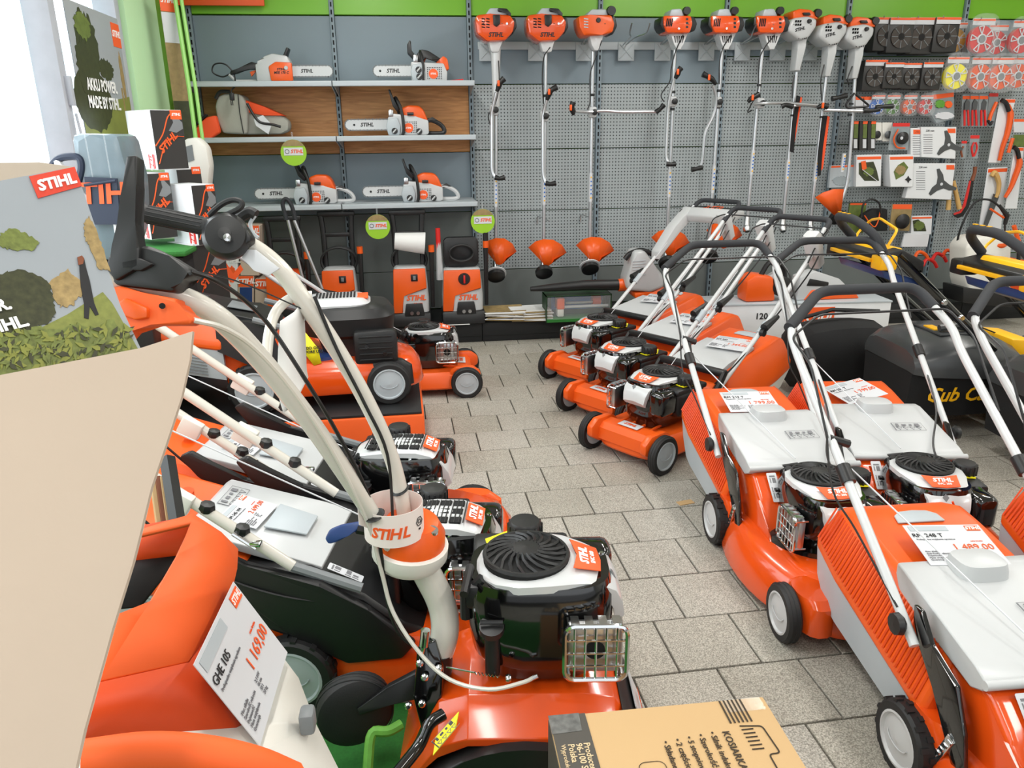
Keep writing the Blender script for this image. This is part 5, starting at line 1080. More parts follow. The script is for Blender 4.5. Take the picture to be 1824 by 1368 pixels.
def mower_S(loc, ang, label, group, console=False, box_=True):
    t = thing('lawn_mower', label, 'lawn mower', (*loc, 0), R_(ang), group)
    lrwheel(t, 0, .2, .095, .04, False, 'light_grey'); lrwheel(t, .48, .218, .093, .04, False, 'light_grey')
    dk = MB().loft([ell(.22, 0, z, a, b, 4, 36) for z, a, b in ((.05, .29, .2), (.06, .295, .205), (.13, .285, .195), (.15, .26, .18))]).build('deck', 'orange', t, ang=30)
    q = MB().loft([[Vector((.4 + a, y, z)) for a, z in ((0, .07), (.0, .15), (.03, .172), (.09, .165), (.115, .14), (.12, .085))] for y in (-.185, -.18, -.12, .12, .18, .185)])
    q.build('front_axle_beam', 'orange', dk, ang=25)
    for s in (-1, 1): MB().side([(.38, .06), (.38, .16), (.42, .185), (.52, .185), (.565, .15), (.565, .1), (.5, .06)], s * .165 - .02, s * .165 + .02, .012).build('wheel_bracket', 'orange', dk)
    for y in (-.09, -.03, .03, .09): MB().box((.39, y, .163), (.12, .012, .012), .004, (0, .12, 0)).build('deck_rib', 'orange', dk)
    MB().box((.455, 0, .1745), (.05, .12, .003), .001, (0, .07, 0)).build('name_label', 'card', dk); text('STIHL', .028, basis((.456, 0, .1775), (0, 1, 0), (-1, 0, 0)), 'label_orange', dk, 'logo', .2, .03)
    MB().side([(-.1, .08), (-.1, .26), (.02, .33), (.06, .3), (.1, .15), (.1, .08)], -.17, .17, .015).build('rear_housing', 'orange', dk)
    eb = engine(t, Matrix.Translation((.25, 0, .16)) @ Matrix.Diagonal((.95, .95, .92, 1)), 'small', 'EVC 200')
    b = MB().box((-.01, 0, .375), (.045, .4, .035), .01)
    for s in (-1, 1): b.tube([(-.01, s * .19, .375), (.09, s * .2, .26), (.13, s * .19, .15)], [.02, .02, .016], 8, flat=(.7, 1.2))
    b.build('lifting_handle', 'black', t)
    basket(t, -.06, -.62, .215, (.1, .14, .18, .37), (.2, .28, .33, .47), ribs=False, tray='milk')
    f = MB().loft([[Vector((x, -w_, z - d)), Vector((x, -w_, z)), Vector((x, w_, z)), Vector((x, w_, z - d))] for x, w_, z, d in ((-.36, .13, .43, .005), (-.34, .145, .438, .012), (-.1, .155, .4, .03), (-.03, .155, .375, .02))])
    fo = f.build('discharge_flap', 'white', t, ang=50); MB().loft([ell(-.28, 0, z, .03 * k, .07 * k, 2, 20) for z, k in ((.42, 1.1), (.436, 1), (.437, .8))]).build('flap_grip', 'light_grey', fo)
    for s in (-1, 1):
        MB().tube(fillet([(.02, s * .185, .3), (-.35, s * .19, .56), (-.8, s * .18, .9), (-.9, s * .17, 1.0)], .08), .0125, 10).build('handlebar', 'paint_white', t)
        MB().tube([(-.3, s * .19, .525), (-.36, s * .19, .57)], .019, 10).build('bar_joint', 'light_grey', t)
        MB().tube([(-.3, s * .215, .56), (-.42, s * .215, .6)], [.022, .012], 8).lathe([(.02, 0), (.02, .02)], (-.3, s * .2, .535), (0, s, 0), 12).build('quick_release', 'black', t)
    MB().tube(fillet([(-.86, -.172, .96), (-.96, -.165, 1.04), (-.98, .165, 1.04), (-.86, .172, .96)], .05, 5), .016, 10).build('foam_grip', 'foam', t)
    MB().tube(fillet([(-.72, -.2, .86), (-.8, -.21, .98), (-.9, -.2, 1.0), (-.9, .2, 1.0), (-.74, .21, .92), (-.7, .2, .84)], .03), .004, 6).build('brake_bail', 'black', t)
    if box_: MB().loft([ell(0, 0, z, a, b, 5, 20) for z, a, b in ((-.11, .022, .022), (-.1, .032, .032), (.08, .045, .038), (.1, .035, .03))]).xf(basis((-.79, .18, .9), (0, 1, 0), (-.5, 0, -.87)) @ Matrix.Rotation(PI / 2, 4, 'X') @ Matrix.Rotation(PI * .0, 4, 'Z')).build('drive_lever_box', 'white', t)
    if console:
        c = MB().side([(-.5, .66), (-.72, .84), (-.86, .94), (-.98, .95), (-.98, .98), (-.84, 1.0), (-.66, .88), (-.5, .72)], -.22, -.14, .012).side([(-.8, .9), (-.98, .95), (-.98, .985), (-.84, 1.0), (-.78, .95)], -.22, .2, .012); c.build('handle_console', 'white', t)
        text('STIHL', .06, basis((-.9, 0, 1.0), (0, -1, 0), (-1, 0, .3)) , 'label_orange', t, 'logo', .2, .03)
    MB().tube(cr([(-.86, .2, .95), (-.7, .22, .8), (-.4, .2, .58), (-.1, .19, .4), (.05, .15, .3)]), .004, 5).build('control_cable', 'black', t)
    MB().tube([(-.55, -.12, .78), (.12, -.05, .37)], .0018, 5).build('starter_cord', 'card', t)
    return t
def mower_C(loc, ang, label, z=0, big=False, group='rear bagger mowers at the left'):
    t = thing('lawn_mower', label, 'lawn mower', (*loc, z), R_(ang), group); k = 1
    hub = 'light_grey'
    lrwheel(t, 0, .245, .115, .05, True, hub); lrwheel(t, .6, .235, .1, .045, False, hub if big else 'orange')
    dk = MB().loft([ell(.33, 0, zz, a, b, 3, 40) for zz, a, b in ((.06, .44, .235), (.07, .445, .24), (.15, .43, .235), (.19, .4, .22), (.21, .33, .2))]).build('deck', 'orange_gloss', t)
    MB().side([(-.12, .1), (-.16, .34), (.0, .4), (.1, .36), (.2, .24), (.3, .2), (.3, .1)], -.2, .2, .02, 3).build('deck_hood', 'orange_gloss', dk)
    for s in (-1, 1): MB().loft([ell(.6, s * .185, zz, .12 * a, .035, 2.4, 18) for zz, a in ((.08, 1), (.17, .95), (.2, .6))]).build('front_fender', 'black' if big else 'orange', dk)
    if not big:
        c = MB().loft([[Vector((x, -w_, z0)), Vector((x, -w_ * .95, z1)), Vector((x, w_ * .95, z1)), Vector((x, w_, z0))] for x, w_, z0, z1 in ((-.2, .235, .3, .42), (.05, .235, .2, .405), (.2, .22, .18, .34), (.3, .2, .17, .24), (.36, .17, .17, .2))])
        cv = c.build('rear_cover', 'black', t, ang=30); md = cv.modifiers.new('b', 'BEVEL'); md.width = .012; md.segments = 2; md.limit_method = 'ANGLE'
        for s in (-1, 1): MB().side([(.02, .22), (-.25, .46), (-.3, .53), (-.26, .55), (-.1, .44), (.1, .4), (.22, .32), (.34, .22), (.3, .17), (.15, .15)], s * .235 - .012, s * .235 + .012, .01).build('side_flank', 'black', t)
        sticker(cv, basis((.14, -.16, .376), (.9, 0, -.42), (0, 1, 0)) @ Matrix.Translation((0, 0, .004)), .1, .03)
        engine(t, Matrix.Translation((.36, 0, .225)) @ Matrix.Diagonal((.98, 1, .98, 1)), 'big')
    else:
        e = MB().loft([ell(.34, 0, zz, a, b, 3.6, 28) for zz, a, b in ((.19, .12, .12), (.3, .15, .15), (.32, .21, .18), (.4, .22, .19), (.44, .19, .16), (.455, .12, .1))]).build('engine_block', 'black', t)
        MB().loft([ell(.29, 0, zz, a, b, 4, 28) for zz, a, b in ((.43, .15, .13), (.455, .16, .135), (.475, .13, .11), (.48, .08, .08))]).build('top_cover', 'paint_white', e)
        g = MB()
        for i in range(12): g.box((.2 + i * .016, 0, .482), (.009, .12, .004))
        g.build('vent_grille', 'dark', e); MB().box((.41, 0, .474), (.06, .12, .008), .003).build('model_label', 'label_orange', e)
        m_ = MB().box((.46, -.19, .27), (.2, .06, .16), .02).build('muffler_shield', 'black', e); g = MB()
        for i in range(5): g.box((.46, -.223, .215 + i * .027), (.15, .006, .008), .002)
        g.build('shield_rib', 'black', m_); MB().lathe([(.01, 0), (.01, .008)], (.42, -.223, .28), (0, -1, 0), 10).lathe([(.01, 0), (.01, .008)], (.5, -.223, .24), (0, -1, 0), 10).build('bolt', 'chrome', m_)
        MB().lathe([(.08, .2), (.08, .225), (.05, .23)], (.2, -.1, 0), (0, 0, 1), 20).build('blue_ring', 'blue', e)
        g = MB().poly([(.22, -.205, .39), (.235, -.21, .25), (.265, -.21, .2), (.3, -.21, .21), (.29, -.205, .28)]); ht = g.build('hang_tag', 'lemon', t, solid=.002)
        text('ADD OIL\nBEFORE USE', .018, basis((.262, -.2125, .275), (1, 0, 0), (0, 0, 1)), 'ink', ht, bold=.03)
        MB().loft([[Vector((x, -w_, z0)), Vector((x, -w_ * .9, z1)), Vector((x, w_ * .9, z1)), Vector((x, w_, z0))] for x, w_, z0, z1 in ((-.14, .24, .3, .43), (.0, .24, .22, .42), (.1, .22, .2, .36), (.18, .2, .2, .25))]).build('rear_cover', 'black', t)
        MB().box((.58, -.19, .245), (.05, .04, .003), 0, (0, .1, 0)).build('small_label', 'card', dk)
    # rear basket with long flap
    zt0, zt1 = (.42, .6) if not big else (.44, .62)
    so = basket(t, -.12, -.72, .235, (.16, .3, .33, zt0), (.3, .42, .45, zt1), ribs=False, tray='light_grey', hatch=False)
    g = MB()
    for i in range(12):
        for s in (-1, 1): g.box((-.3, s * .232, .22 + i * .014), (.22, .004, .004), 0, (0, .25, 0))
    g.build('side_louvres', 'grey', so, kind='stuff')
    f = MB().loft([[Vector((x, -w_, zz - d)), Vector((x, -w_, zz)), Vector((x, w_, zz)), Vector((x, w_, zz - d))] for x, w_, zz, d in ((-.3, .15, .495, .005), (-.285, .16, .503, .02), (.0, .165, .427, .03), (.08, .165, .4, .015))])
    fo = f.build('discharge_flap', 'white' if not big else 'black', t, ang=50); md = fo.modifiers.new('b', 'BEVEL'); md.width = .01; md.segments = 2
    g = MB().prism([(-.06, .07), (.06, .055), (.06, -.055), (-.06, -.07)], .006, basis((-.05, 0, .447), (1, 0, -.27), (0, 1, 0)), .004); g.build('flap_recess', 'light_grey' if not big else 'grey', fo)
    pictograms(fo, basis((-.235, .06, .4925), (0, 1, 0), (-1, 0, .27)), 4, .02)
    MB().loft([ell(0, 0, zz, .02 * a, .05 * a, 3, 16) for zz, a in ((-.01, 1), (.008, .9))]).xf(Matrix.Translation((-.36, .0, .522)) @ Matrix.Rotation(.27, 4, 'Y')).build('grip_recess', 'orange_deep', so)
    for s in (-1, 1):
        a, b = Vector((.02, s * .215, .43)), Vector((-.68, s * .215, .96))
        MB().tube([Vector((.2, s * .22, .37)), a], .014, 8).build('lower_bar', 'grey', t)
        if big: continue
        MB().tube([a, b, b + Vector((-.1, -s * .03, .1))], .0155, 10).build('handlebar', 'cream', t)
        p = a.lerp(b, .42); MB().box(p + Vector((.02, s * .012, -.03)), (.07, .03, .06), .006, (0, .55, 0)).build('bar_plate', 'milk', t)
        for f_ in (.18, .3): MB().lathe([(.018, 0), (.022, .01), (.018, .022), (0, .024)], a.lerp(b, f_), (.3, 0, 1), 8).build('clamp_knob', 'black', t)
        g = MB().tube([a.lerp(b, .12) + Vector((0, s * .02, 0)), a.lerp(b, .2) + Vector((0, s * .02, 0))], .006).box(a.lerp(b, .12) + Vector((0, s * .016, .012)), (.03, .02, .012), .003); g.build('bolt', 'chrome', t)
    if big: e.location.x = .09; return t
    MB().tube(fillet([(-.76, -.19, 1.05), (-.82, -.17, 1.1), (-.82, .17, 1.1), (-.76, .19, 1.05)], .05), .017, 10).build('foam_grip', 'foam', t)
    MB().tube(cr([(-.4, -.23, .62), (-.2, -.245, .44), (.0, -.25, .36), (.2, -.23, .33)]), .004, 5).build('control_cable', 'black', t)
    MB().tube([(-.62, -.1, .92), (.22, -.04, .46)], .0022, 5).build('starter_cord', 'card', t)
    return t

M5 = mower_L((1.375, 1.361), 268, 'orange mower nearest the camera at right with the clearly printed 1 489 price card')
M4 = mower_L((1.345, 2.50), 268, 'orange mower in the aisle row whose round deck and engine stand beside the free pavers')
M6 = mower_L((1.78, 2.52), 261, 'orange mower second row from the aisle with tilted price card, before the black catchers')
M7 = mower_L((2.0, 1.40), 266, 'orange mower at the right edge, only its ribbed basket and handle in view')
g3 = 'small mowers facing the aisle'
M3 = mower_S((1.36, 3.58), 214, 'small orange mower nearest the camera of the three facing the aisle', g3)
M2 = mower_S((1.35, 4.14), 214, 'small orange mower in the middle of the three facing the aisle', g3)
M1 = mower_S((1.35, 4.76), 214, 'small orange mower farthest back near the black plinth, with white handle console', g3, console=True)
B_ = mower_S((-.2, 4.60), -2, 'small orange mower at the left behind the stand, engine facing the aisle', None, box_=False)
Cm = mower_C((-.45, 2.58), -9, 'orange mower with slatted white engine cover, beside the orange stand')
Dm = mower_C((-.34, 2.04), -10, 'orange mower with long black flank just behind the tiller')
Am = mower_C((-.76, 3.66), 3, 'large mower with black engine standing on the orange display stand', .303, True, None)
# display stand
t = thing('display_stand', 'orange display stand with black top carrying the large mower', 'stand', (-.66, 3.7, 0), R_(1))
MB().box((0, 0, .145), (1.32, .8, .29), .01).build('cabinet', 'orange_matt', t); MB().box((-.0, 0, .297), (1.3, .78, .012), .002).build('rubber_top', 'plinth', t)
# price cards on the mowers
def cardon(label, mow, x, y, z, slope, rot, model, price, rev=True, W_=.21):
    mw = Matrix.Translation(mow.location) @ Matrix.Rotation(mow.rotation_euler.z, 4, 'Z')
    return pricecard(label, mw @ basis((x, y, z), (0, 1, 0) if rev else (1, 0, -slope), (-1, 0, slope) if rev else (0, 1, 0)) @ Matrix.Rotation(R_(rot), 4, 'Z'), model, price, W_, W_ * .75)
cardon('price card reading RM 248 T and 1 489 on the nearest right mower', M5, -.28, -.0, .452, .2, -4, 'RM 248 T', '1 489,00')
cardon('price card on the orange lid of the aisle mower with round deck', M4, -.3, -.03, .456, .2, -2, 'RM 253 T', '1 799,00')
cardon('price card turned askew on the mower before the black catchers', M6, -.34, -.02, .456, .18, 25, 'RM 253 T', '1 799,00')
cardon('price sheet on the flap of the nearest small mower', M3, -.3, .03, .444, .16, 8, 'RM 443', '1 349,00')
cardon('price sheet on the flap of the middle small mower', M2, -.3, .03, .444, .16, 8, 'RM 443', '1 349,00')
cardon('price sheet on the flap of the farthest small mower', M1, -.3, .03, .444, .16, 14, 'RM 443', '1 399,00')
cardon('price card 2299 on the mower beside the orange stand', Cm, -.17, -.01, .482, .27, -4, 'RB 545', '2 299,00', W_=.15)
cardon('price card 2699 on the mower just behind the tiller', Dm, -.17, -.01, .482, .27, -4, 'RM 545 VM', '2 699,00', W_=.15)

# black and yellow mowers
def cub(loc, ang, label, bag=True):
    t = thing('black_mower', label, 'lawn mower', (*loc, 0), R_(ang), 'black and yellow mowers')
    # handle end at -x, catcher, then deck towards +x
    MB().loft([[Vector((x, y * w_, z0 + (z1 - z0) * h)) for y, h in ((-1, 0), (-1.02, .35), (-.9, .75), (-.6, .97), (0, 1), (.6, .97), (.9, .75), (1.02, .35), (1, 0))] for x, w_, z0, z1 in ((-.28, .2, .34, .38), (-.27, .24, .33, .44), (-.2, .27, .32, .49), (.0, .28, .31, .51), (.2, .27, .3, .49), (.3, .24, .3, .44))]).build('catcher_lid', 'cub_dome', t)
    q = MB().box((0, 0, .505), (.2, .3, .012), .004).tube([(-.08, -.1, .53), (.02, -.1, .54), (.1, -.1, .52)], .018, 8); q.build('lid_grip', 'cub_dome', t); MB().box((-.06, -.02, .512), (.05, .1, .012), .004).build('yellow_latch', 'yellow', t)
    bm_ = MB().loft([[Vector((x, y, z)) for y, z in ((-w_ * .9, .1), (-w_, .33), (w_, .33), (w_ * .9, .1))] for x, w_ in ((-.27, .23), (0, .26), (.28, .24))]); bg = bm_.build('fabric_bag', 'fabric_black', t)
    text('Cub Cadet', .1, basis((-.22, -.288, .23), (1, 0, 0), (0, .06, 1)), 'yellow', bg, shear=.35, bold=.02, align='LEFT')
    lrw = MB(); lrwheel(t, .42, .25, .12, .05, True, 'yellow'); lrwheel(t, 1.0, .25, .1, .05, False, 'yellow'); lrw.bm.free()
    MB().loft([ell(.7, 0, z, a, b, 3, 32) for z, a, b in ((.06, .4, .25), (.16, .39, .245), (.22, .34, .2))]).build('deck', 'yellow', t)
    MB().loft([ell(.7, 0, z, a, b, 3, 28) for z, a, b in ((.22, .14, .14), (.3, .2, .17), (.4, .19, .17), (.45, .14, .13))]).build('engine_block', 'cub_dome', t)
    MB().side([(.3, .3), (.3, .47), (.42, .46), (.5, .36), (.5, .3)], -.14, .14, .01).build('rear_hood', 'yellow', t)
    for s in (-1, 1):
        MB().tube([(.5, s * .23, .3), (.1, s * .24, .63), (-.24, s * .24, .93)], .016, 8, flat=(1, 1.5)).build('handlebar', 'gloss', t)
        for x, z in ((.12, .62), (.02, .7)): MB().lathe([(.016, 0), (.012, .01)], (x, s * .255, z), (0, s, 0), 10).build('bolt', 'chrome', t)
    MB().side([(-.1, .84), (-.24, .9), (-.34, .9), (-.34, .935), (-.22, .96), (-.1, .9)], -.24, .24, .01).build('dashboard', 'black', t)
    MB().side([(-.16, .9), (-.3, .93), (-.28, .965), (-.18, .955)], -.17, .15, .008).build('dashboard_cap', 'yellow', t); MB().box((-.35, 0, .905), (.02, .4, .018), .004).build('yellow_strip', 'yellow', t)
    for s in (-1, 1): MB().box((-.3, s * .23, .9), (.09, .09, .07), .012).build('bracket', 'yellow' if s < 0 else 'black', t)
    MB().side([(-.08, .8), (-.3, .86), (-.28, .82), (-.1, .76)], -.22, .22, .004).build('blue_underside', 'blue', t)
    MB().tube(fillet([(-.3, -.23, .93), (-.34, -.21, 1.02), (-.4, -.1, 1.09), (-.4, .08, 1.09), (-.3, .22, 1.03), (-.22, .24, .96)], .05, 5), .021, 10).build('foam_grip', 'foam', t)
    MB().tube(fillet([(-.26, -.16, .95), (-.2, -.14, 1.04), (-.16, .1, 1.07), (-.1, .3, 1.04), (-.14, .34, .97), (-.22, .22, .94)], .03), .007, 6).build('yellow_bail', 'yellow', t)
    for k in range(3): MB().box((-.4, -.03 + k * .045, 1.111), (.014, .02, .003)).build('grip_mark', 'yellow', t)
    MB().tube(cr([(-.2, .2, .93), (.0, .1, .8), (.2, .05, .6), (.55, 0, .45)]), .004, 5).build('control_cable', 'black', t)
    for ch in t.children:
        if ch.name.split('.')[0] in ('dashboard', 'dashboard_cap', 'yellow_strip', 'bracket', 'blue_underside', 'foam_grip', 'yellow_bail', 'grip_mark', 'handlebar', 'bolt', 'control_cable'): ch.location.x = -.2
    return t
cub((2.74, 3.62), -3, 'black and yellow mower farther back, dark domed catcher beside the white carton')
cub((3.0, 2.98), -3, 'black and yellow mower nearer, large charcoal catcher dome by the right edge')
t = thing('grass_bag', 'black fabric grass bag with yellow lettering behind the aisle mowers', 'bag', (2.42, 4.15, 0), R_(0))
MB().loft([[Vector((x, y, z)) for y, z in ((-w_ * .9, .02), (-w_ * 1.04, .25), (-w_, h), (w_, h), (w_ * 1.04, .25), (w_ * .9, .02))] for x, w_, h in ((-.24, .16, .36), (-.2, .19, .43), (.1, .2, .46), (.3, .19, .44), (.34, .15, .38))]).build('fabric_bag', 'fabric_black', t, sub=1)
MB().tube([(-.26, 0, .44), (0, 0, .5), (.3, 0, .48)], .012).build('frame_tube', 'black', t)
# ---------------------------------------------------------------- left background: cartons, wrapped machine
def px_of(p): q = CM.transposed() @ (Vector(p) - CP); return 912 + 1365 * q.x / -q.z, 684 - 1365 * q.y / -q.z
def carton(label, xl, xc, xr, yt, yb, Y, a=43, floor=None, art=True, front='box_black', side='box_white'):
    c = wy(xc, yt, Y); zb = wy(xc, yb, Y).z if floor is None else floor
    dr = Vector((math.cos(R_(a)), math.sin(R_(a)), 0)); dl = Vector((-math.sin(R_(a)), math.cos(R_(a)), 0))
    def solve(d, tx):
        lo, hi = 0, .8
        for _ in range(30):
            m = (lo + hi) / 2; x = px_of(c + d * m)[0]
            if (x < tx) == (d is dr): lo = m
            else: hi = m
        return lo
    wr = solve(dr, xr); wl = min(.34, solve(dl, xl)); h = c.z - zb
    t = thing('carton', label, 'box', (c.x, c.y, zb), R_(a), 'chain saw and tool cartons at the left')
    MB().box((wr / 2, wl / 2, h / 2), (wr, wl, h), .003).build('carton', side, t)
    MB().box((wr / 2, -.0015, h / 2), (wr * .99, .003, h * .98)).build('front_print', front, t)
    if art:
        lw = min(wr * .36, .085)
        MB().box((wr - lw / 2 - .004, -.004, h - lw * .4), (lw, .003, lw * .75)).build('logo_field', 'label_orange', t); logo(lw * .3, FACE(wr - lw / 2 - .004, -.006, h - lw * .38), 'ink_white', t)
        MB().tube(cr([(wr * .05, -.004, h * .1), (wr * .35, -.004, h * .45), (wr * .7, -.004, h * .55), (wr * .97, -.004, h * .55)]), .005, 5, flat=(1, .4)).tube(cr([(wr * .02, -.004, h * .4), (wr * .3, -.004, h * .6), (wr * .5, -.004, h * .85), (wr * .62, -.004, h * .93)]), .003, 5).build('orange_line_art', 'label_orange', t)
        MB().prism([(x * .1 * wr / .17, y * .1) for x, y in ((-.3, -.2), (.1, -.3), (.5, -.1), (.5, .2), (.1, .6), (-.05, .5), (.0, .2))], .002, basis((wr * .68, -.003, h * .72), (1, 0, 0), (0, 0, 1))).build('grey_tool_print', 'grey', t)
        text('STIHL', h * .17, basis((wr * .42, -.006, h * .45), (1, 0, .9), (-.9, 0, 1)), 'label_orange', t, 'logo', .25, .03)
        MB().box((-.0015, .05, h * .14), (.003, .06, h * .24)).build('side_logo_field', 'red', t); text('STIHL', .034, basis((-.004, .05, h * .14), (0, 0, -1), (0, -1, 0)), 'ink_white', t, 'logo', .25, .03)
    return t
carton('tall white and black carton on top of the left stack under the poster', 222, 266, 322, 195, 303, 4.25)
carton('white and black carton below the top one, beside the black lever', 205, 252, 300, 309, 428, 4.2)
carton('carton half hidden between the stacks, small orange label', 292, 313, 356, 298, 430, 4.55, floor=0)
carton('white sided carton in the right hand stack above the brown one', 296, 340, 381, 330, 438, 4.2)
c5 = carton('carton with orange lines and brown print low in the right hand stack', 296, 340, 398, 438, 546, 4.2)
carton('carton standing on the floor under the right hand stack', 296, 340, 400, 546, 640, 4.2, floor=0)
carton('plain carton under the spare chainsaw, behind the left stacks', 322, 346, 376, 345, 500, 4.85, floor=0, art=False)
for i, (x0, x1, y0, y1, lb) in enumerate(((424, 452, 492, 578, 'small carton with blue picture and orange header'), (454, 486, 497, 578, 'small carton with orange header, right of the blue pictured one'), (428, 462, 402, 491, 'orange headed small carton behind the black grip'), (400, 423, 450, 578, 'grey carton with printed orange tool'))):
    t, o = pack(lb, 'box', rct(x0, y0, x1, y1), 5.66, .2, 'carton_in' if i != 3 else 'box_white', name='small_carton', head=(.0, .22 if i != 3 else 0.02)); text('STIHL', .05, FACE(*(wy((x0 + x1) / 2, y0 + (y1 - y0) * .11, 5.655) - o)), 'ink_white', t, 'logo', .25, .03)
    if i == 0: pp(MB(), rct(x0 + 3, y0 + 20, x1 - 3, y1 - 20), 5.657, .003, o).build('picture', 'blue', t); pp(MB(), rct(x0, y1 - 18, x1, y1), 5.657, .003, o).build('red_band', 'red', t)
    if i == 3: pp(MB(), blob(44, 412, 488, 8, 14), 5.657, .003, o).build('printed_tool', 'label_orange', t)
tb = thing('turf_table', 'low display block covered with green artificial turf under the cartons', 'display block', (-1.36, 4.28, 0))
MB().box((0, 0, .47), (.42, .5, .94), .02).build('block', 'fabric_black', tb); MB().box((0, 0, .955), (.46, .54, .03), .012).build('turf', 'grass', tb)
t, o = thing_at('spare_chainsaw', 'white chainsaw nose standing behind the cartons beside the stakes', 'chainsaw', 345, 270, 4.9)
pp(MB(), [(326, 248), (350, 244), (368, 262), (374, 296), (370, 345), (330, 345)], 4.85, .12, o, .02).build('housing', 'milk', t); pp(MB(), [(328, 262), (342, 258), (346, 285), (332, 290)], 4.845, .01, o).build('grille', 'grey', t)
t, o = thing_at('wrapped_mower', 'machine wrapped in clear film with navy handle, left under the poster', 'mower', 170, 400, 3.3)
P = lambda x, y, d=0: wy(x, y, 3.3 + d) - o
pp(MB(), [(122, 236), (160, 240), (210, 238), (232, 320), (236, 400), (215, 470), (150, 460), (140, 330)], 3.3, .25, o, .03).build('film', 'film_grey', t)
zb_ = P(180, 465).z; MB().box((P(180, 460).x, .12, (zb_ - o.z) / 2), (.3, .2, zb_ + o.z), .02).build('base', 'black', t)
pp(MB(), [(150, 315), (208, 318), (214, 400), (160, 400)], 3.27, .01, o).build('fabric_panel', 'blue_dark', t); text('STIHL', .11, FACE(*P(183, 346, -.035)), 'label_orange', t, 'logo', .1, .03)
MB().tube(fillet([P(84, 345), P(88, 300), P(105, 280), P(142, 278), P(146, 298), P(136, 338)], .03), .014).build('foam_grip', 'blue_dark', t)
MB().tube(fillet([P(100, 286), P(150, 352), P(205, 378), P(214, 430)], .04), .016).build('white_tube', 'paint_white', t)
MB().tube([P(150, 330, -.05), P(206, 322, -.05)], .006).build('dark_rod', 'blue_dark', t)
for a, b in (((150, 238), (168, 330)), ((184, 238), (205, 360))): MB().tube([P(*a, -.02), P(*b, -.02)], .003, 5).build('film_fold', 'clear', t)
for a, b in (((300, 665), (285, 590)),): pass
# ---------------------------------------------------------------- green turf mat under tiller and shredder
tag(MB().box((-.30, 1.12, .006), (1.0, 1.3, .012), .003).build('turf_mat', 'grass'), 'bright green artificial turf mat under the tiller and shredder', 'mat')
# ---------------------------------------------------------------- tiller
rc = at(938, 1003, 1.82); TZ = rc.z - .262
tt = thing('tiller', 'orange tiller with long white curved handlebars and black engine, in the foreground', 'tiller', (rc.x, rc.y, 0))
o = tt.location.copy(); A = lambda x, y, d: at(x, y, d) - o
HT = Matrix.Translation((.02, .0, TZ + .018)) @ Matrix.Rotation(R_(-7), 4, 'Z')
engine(tt, HT @ Matrix.Diagonal((1.02, 1.02, 1.03, 1)), 'small', 'EHC 600')
HR = Matrix.Rotation(R_(-7), 4, 'Z')
def cover(prof_y, x0, x1): return None
rows = []
for x, zt, wt, wb, zb in ((-.31, .08, .12, .18, .0), (-.27, TZ - .12, .12, .19, .08), (-.21, TZ - .03, .125, .2, .15), (-.14, TZ - .004, .13, .205, TZ - .085), (.12, TZ - .004, .13, .205, TZ - .085), (.2, TZ - .02, .125, .2, TZ - .11), (.27, TZ - .12, .12, .19, .09)):
    rows.append([HR @ Vector((x, y * s, z)) for y, z, s in ((wb, zb, -1), (wb, max(zb + .01, zt - .06), -1), (wt, zt, -1), (wt, zt, 1), (wb, max(zb + .01, zt - .06), 1), (wb, zb, 1))])
cv = MB().loft(rows).build('tine_cover', 'orange_gloss', tt, ang=50); md = cv.modifiers.new('b', 'BEVEL'); md.width = .02; md.segments = 3; md.limit_method = 'ANGLE'; md.angle_limit = R_(15)
MB().side([(.215, TZ - .035), (.255, TZ - .08), (.29, TZ - .19), (.27, TZ - .2), (.225, TZ - .1)], -.15, .1, .008).xf(HR).build('end_panel', 'black', tt)
MB().slab([HR @ Vector(p) for p in ((.258, -.1, TZ - .07), (.258, .04, TZ - .07), (.289, .04, TZ - .155), (.289, -.1, TZ - .155))], .003).build('name_label', 'card', cv)
text('STIHL', .03, HR @ basis((.28, -.03, TZ - .112), (0, 1, 0), (-.3, 0, 1)), 'label_orange', cv, 'logo', .2, .03)
g = MB(); arc = [(-.01 + .26 * math.cos(a), .0 + .2 * math.sin(a)) for a in [PI * (.08 + .84 * i / 14) for i in range(15)]]
arc2 = [(-.01 + .18 * math.cos(a), .0 + .1 * math.sin(a)) for a in [PI * (.92 - .84 * i / 14) for i in range(15)]]
g.side(arc + arc2, -.232, -.17, .006).xf(HR).build('rubber_fender', 'black', tt)
MB().side([(-.2, .02), (-.2, .1), (.22, .1), (.22, .02)], -.24, .2, .01).xf(HR).build('tine_housing', 'gloss', tt)
g = MB()
for k in range(5):
    a = k * 2 * PI / 5; g.box((.02 + .08 * math.cos(a), -.2 + .02 * (k % 2), .1 + .08 * math.sin(a)), (.03, .012, .1), 0, (0, -a, 0))
g.xf(HR).build('tines', 'steel', tt)
MB().slab([A(772, 1346, 1.6), A(812, 1298, 1.62), A(818, 1268, 1.64), A(777, 1314, 1.62)], .003).build('warning_label', 'lemon', tt)
pictograms(tt, basis(A(795, 1306, 1.6), A(815, 1283, 1.63) - A(775, 1330, 1.61), (0, 0, 1)), 4, .011)
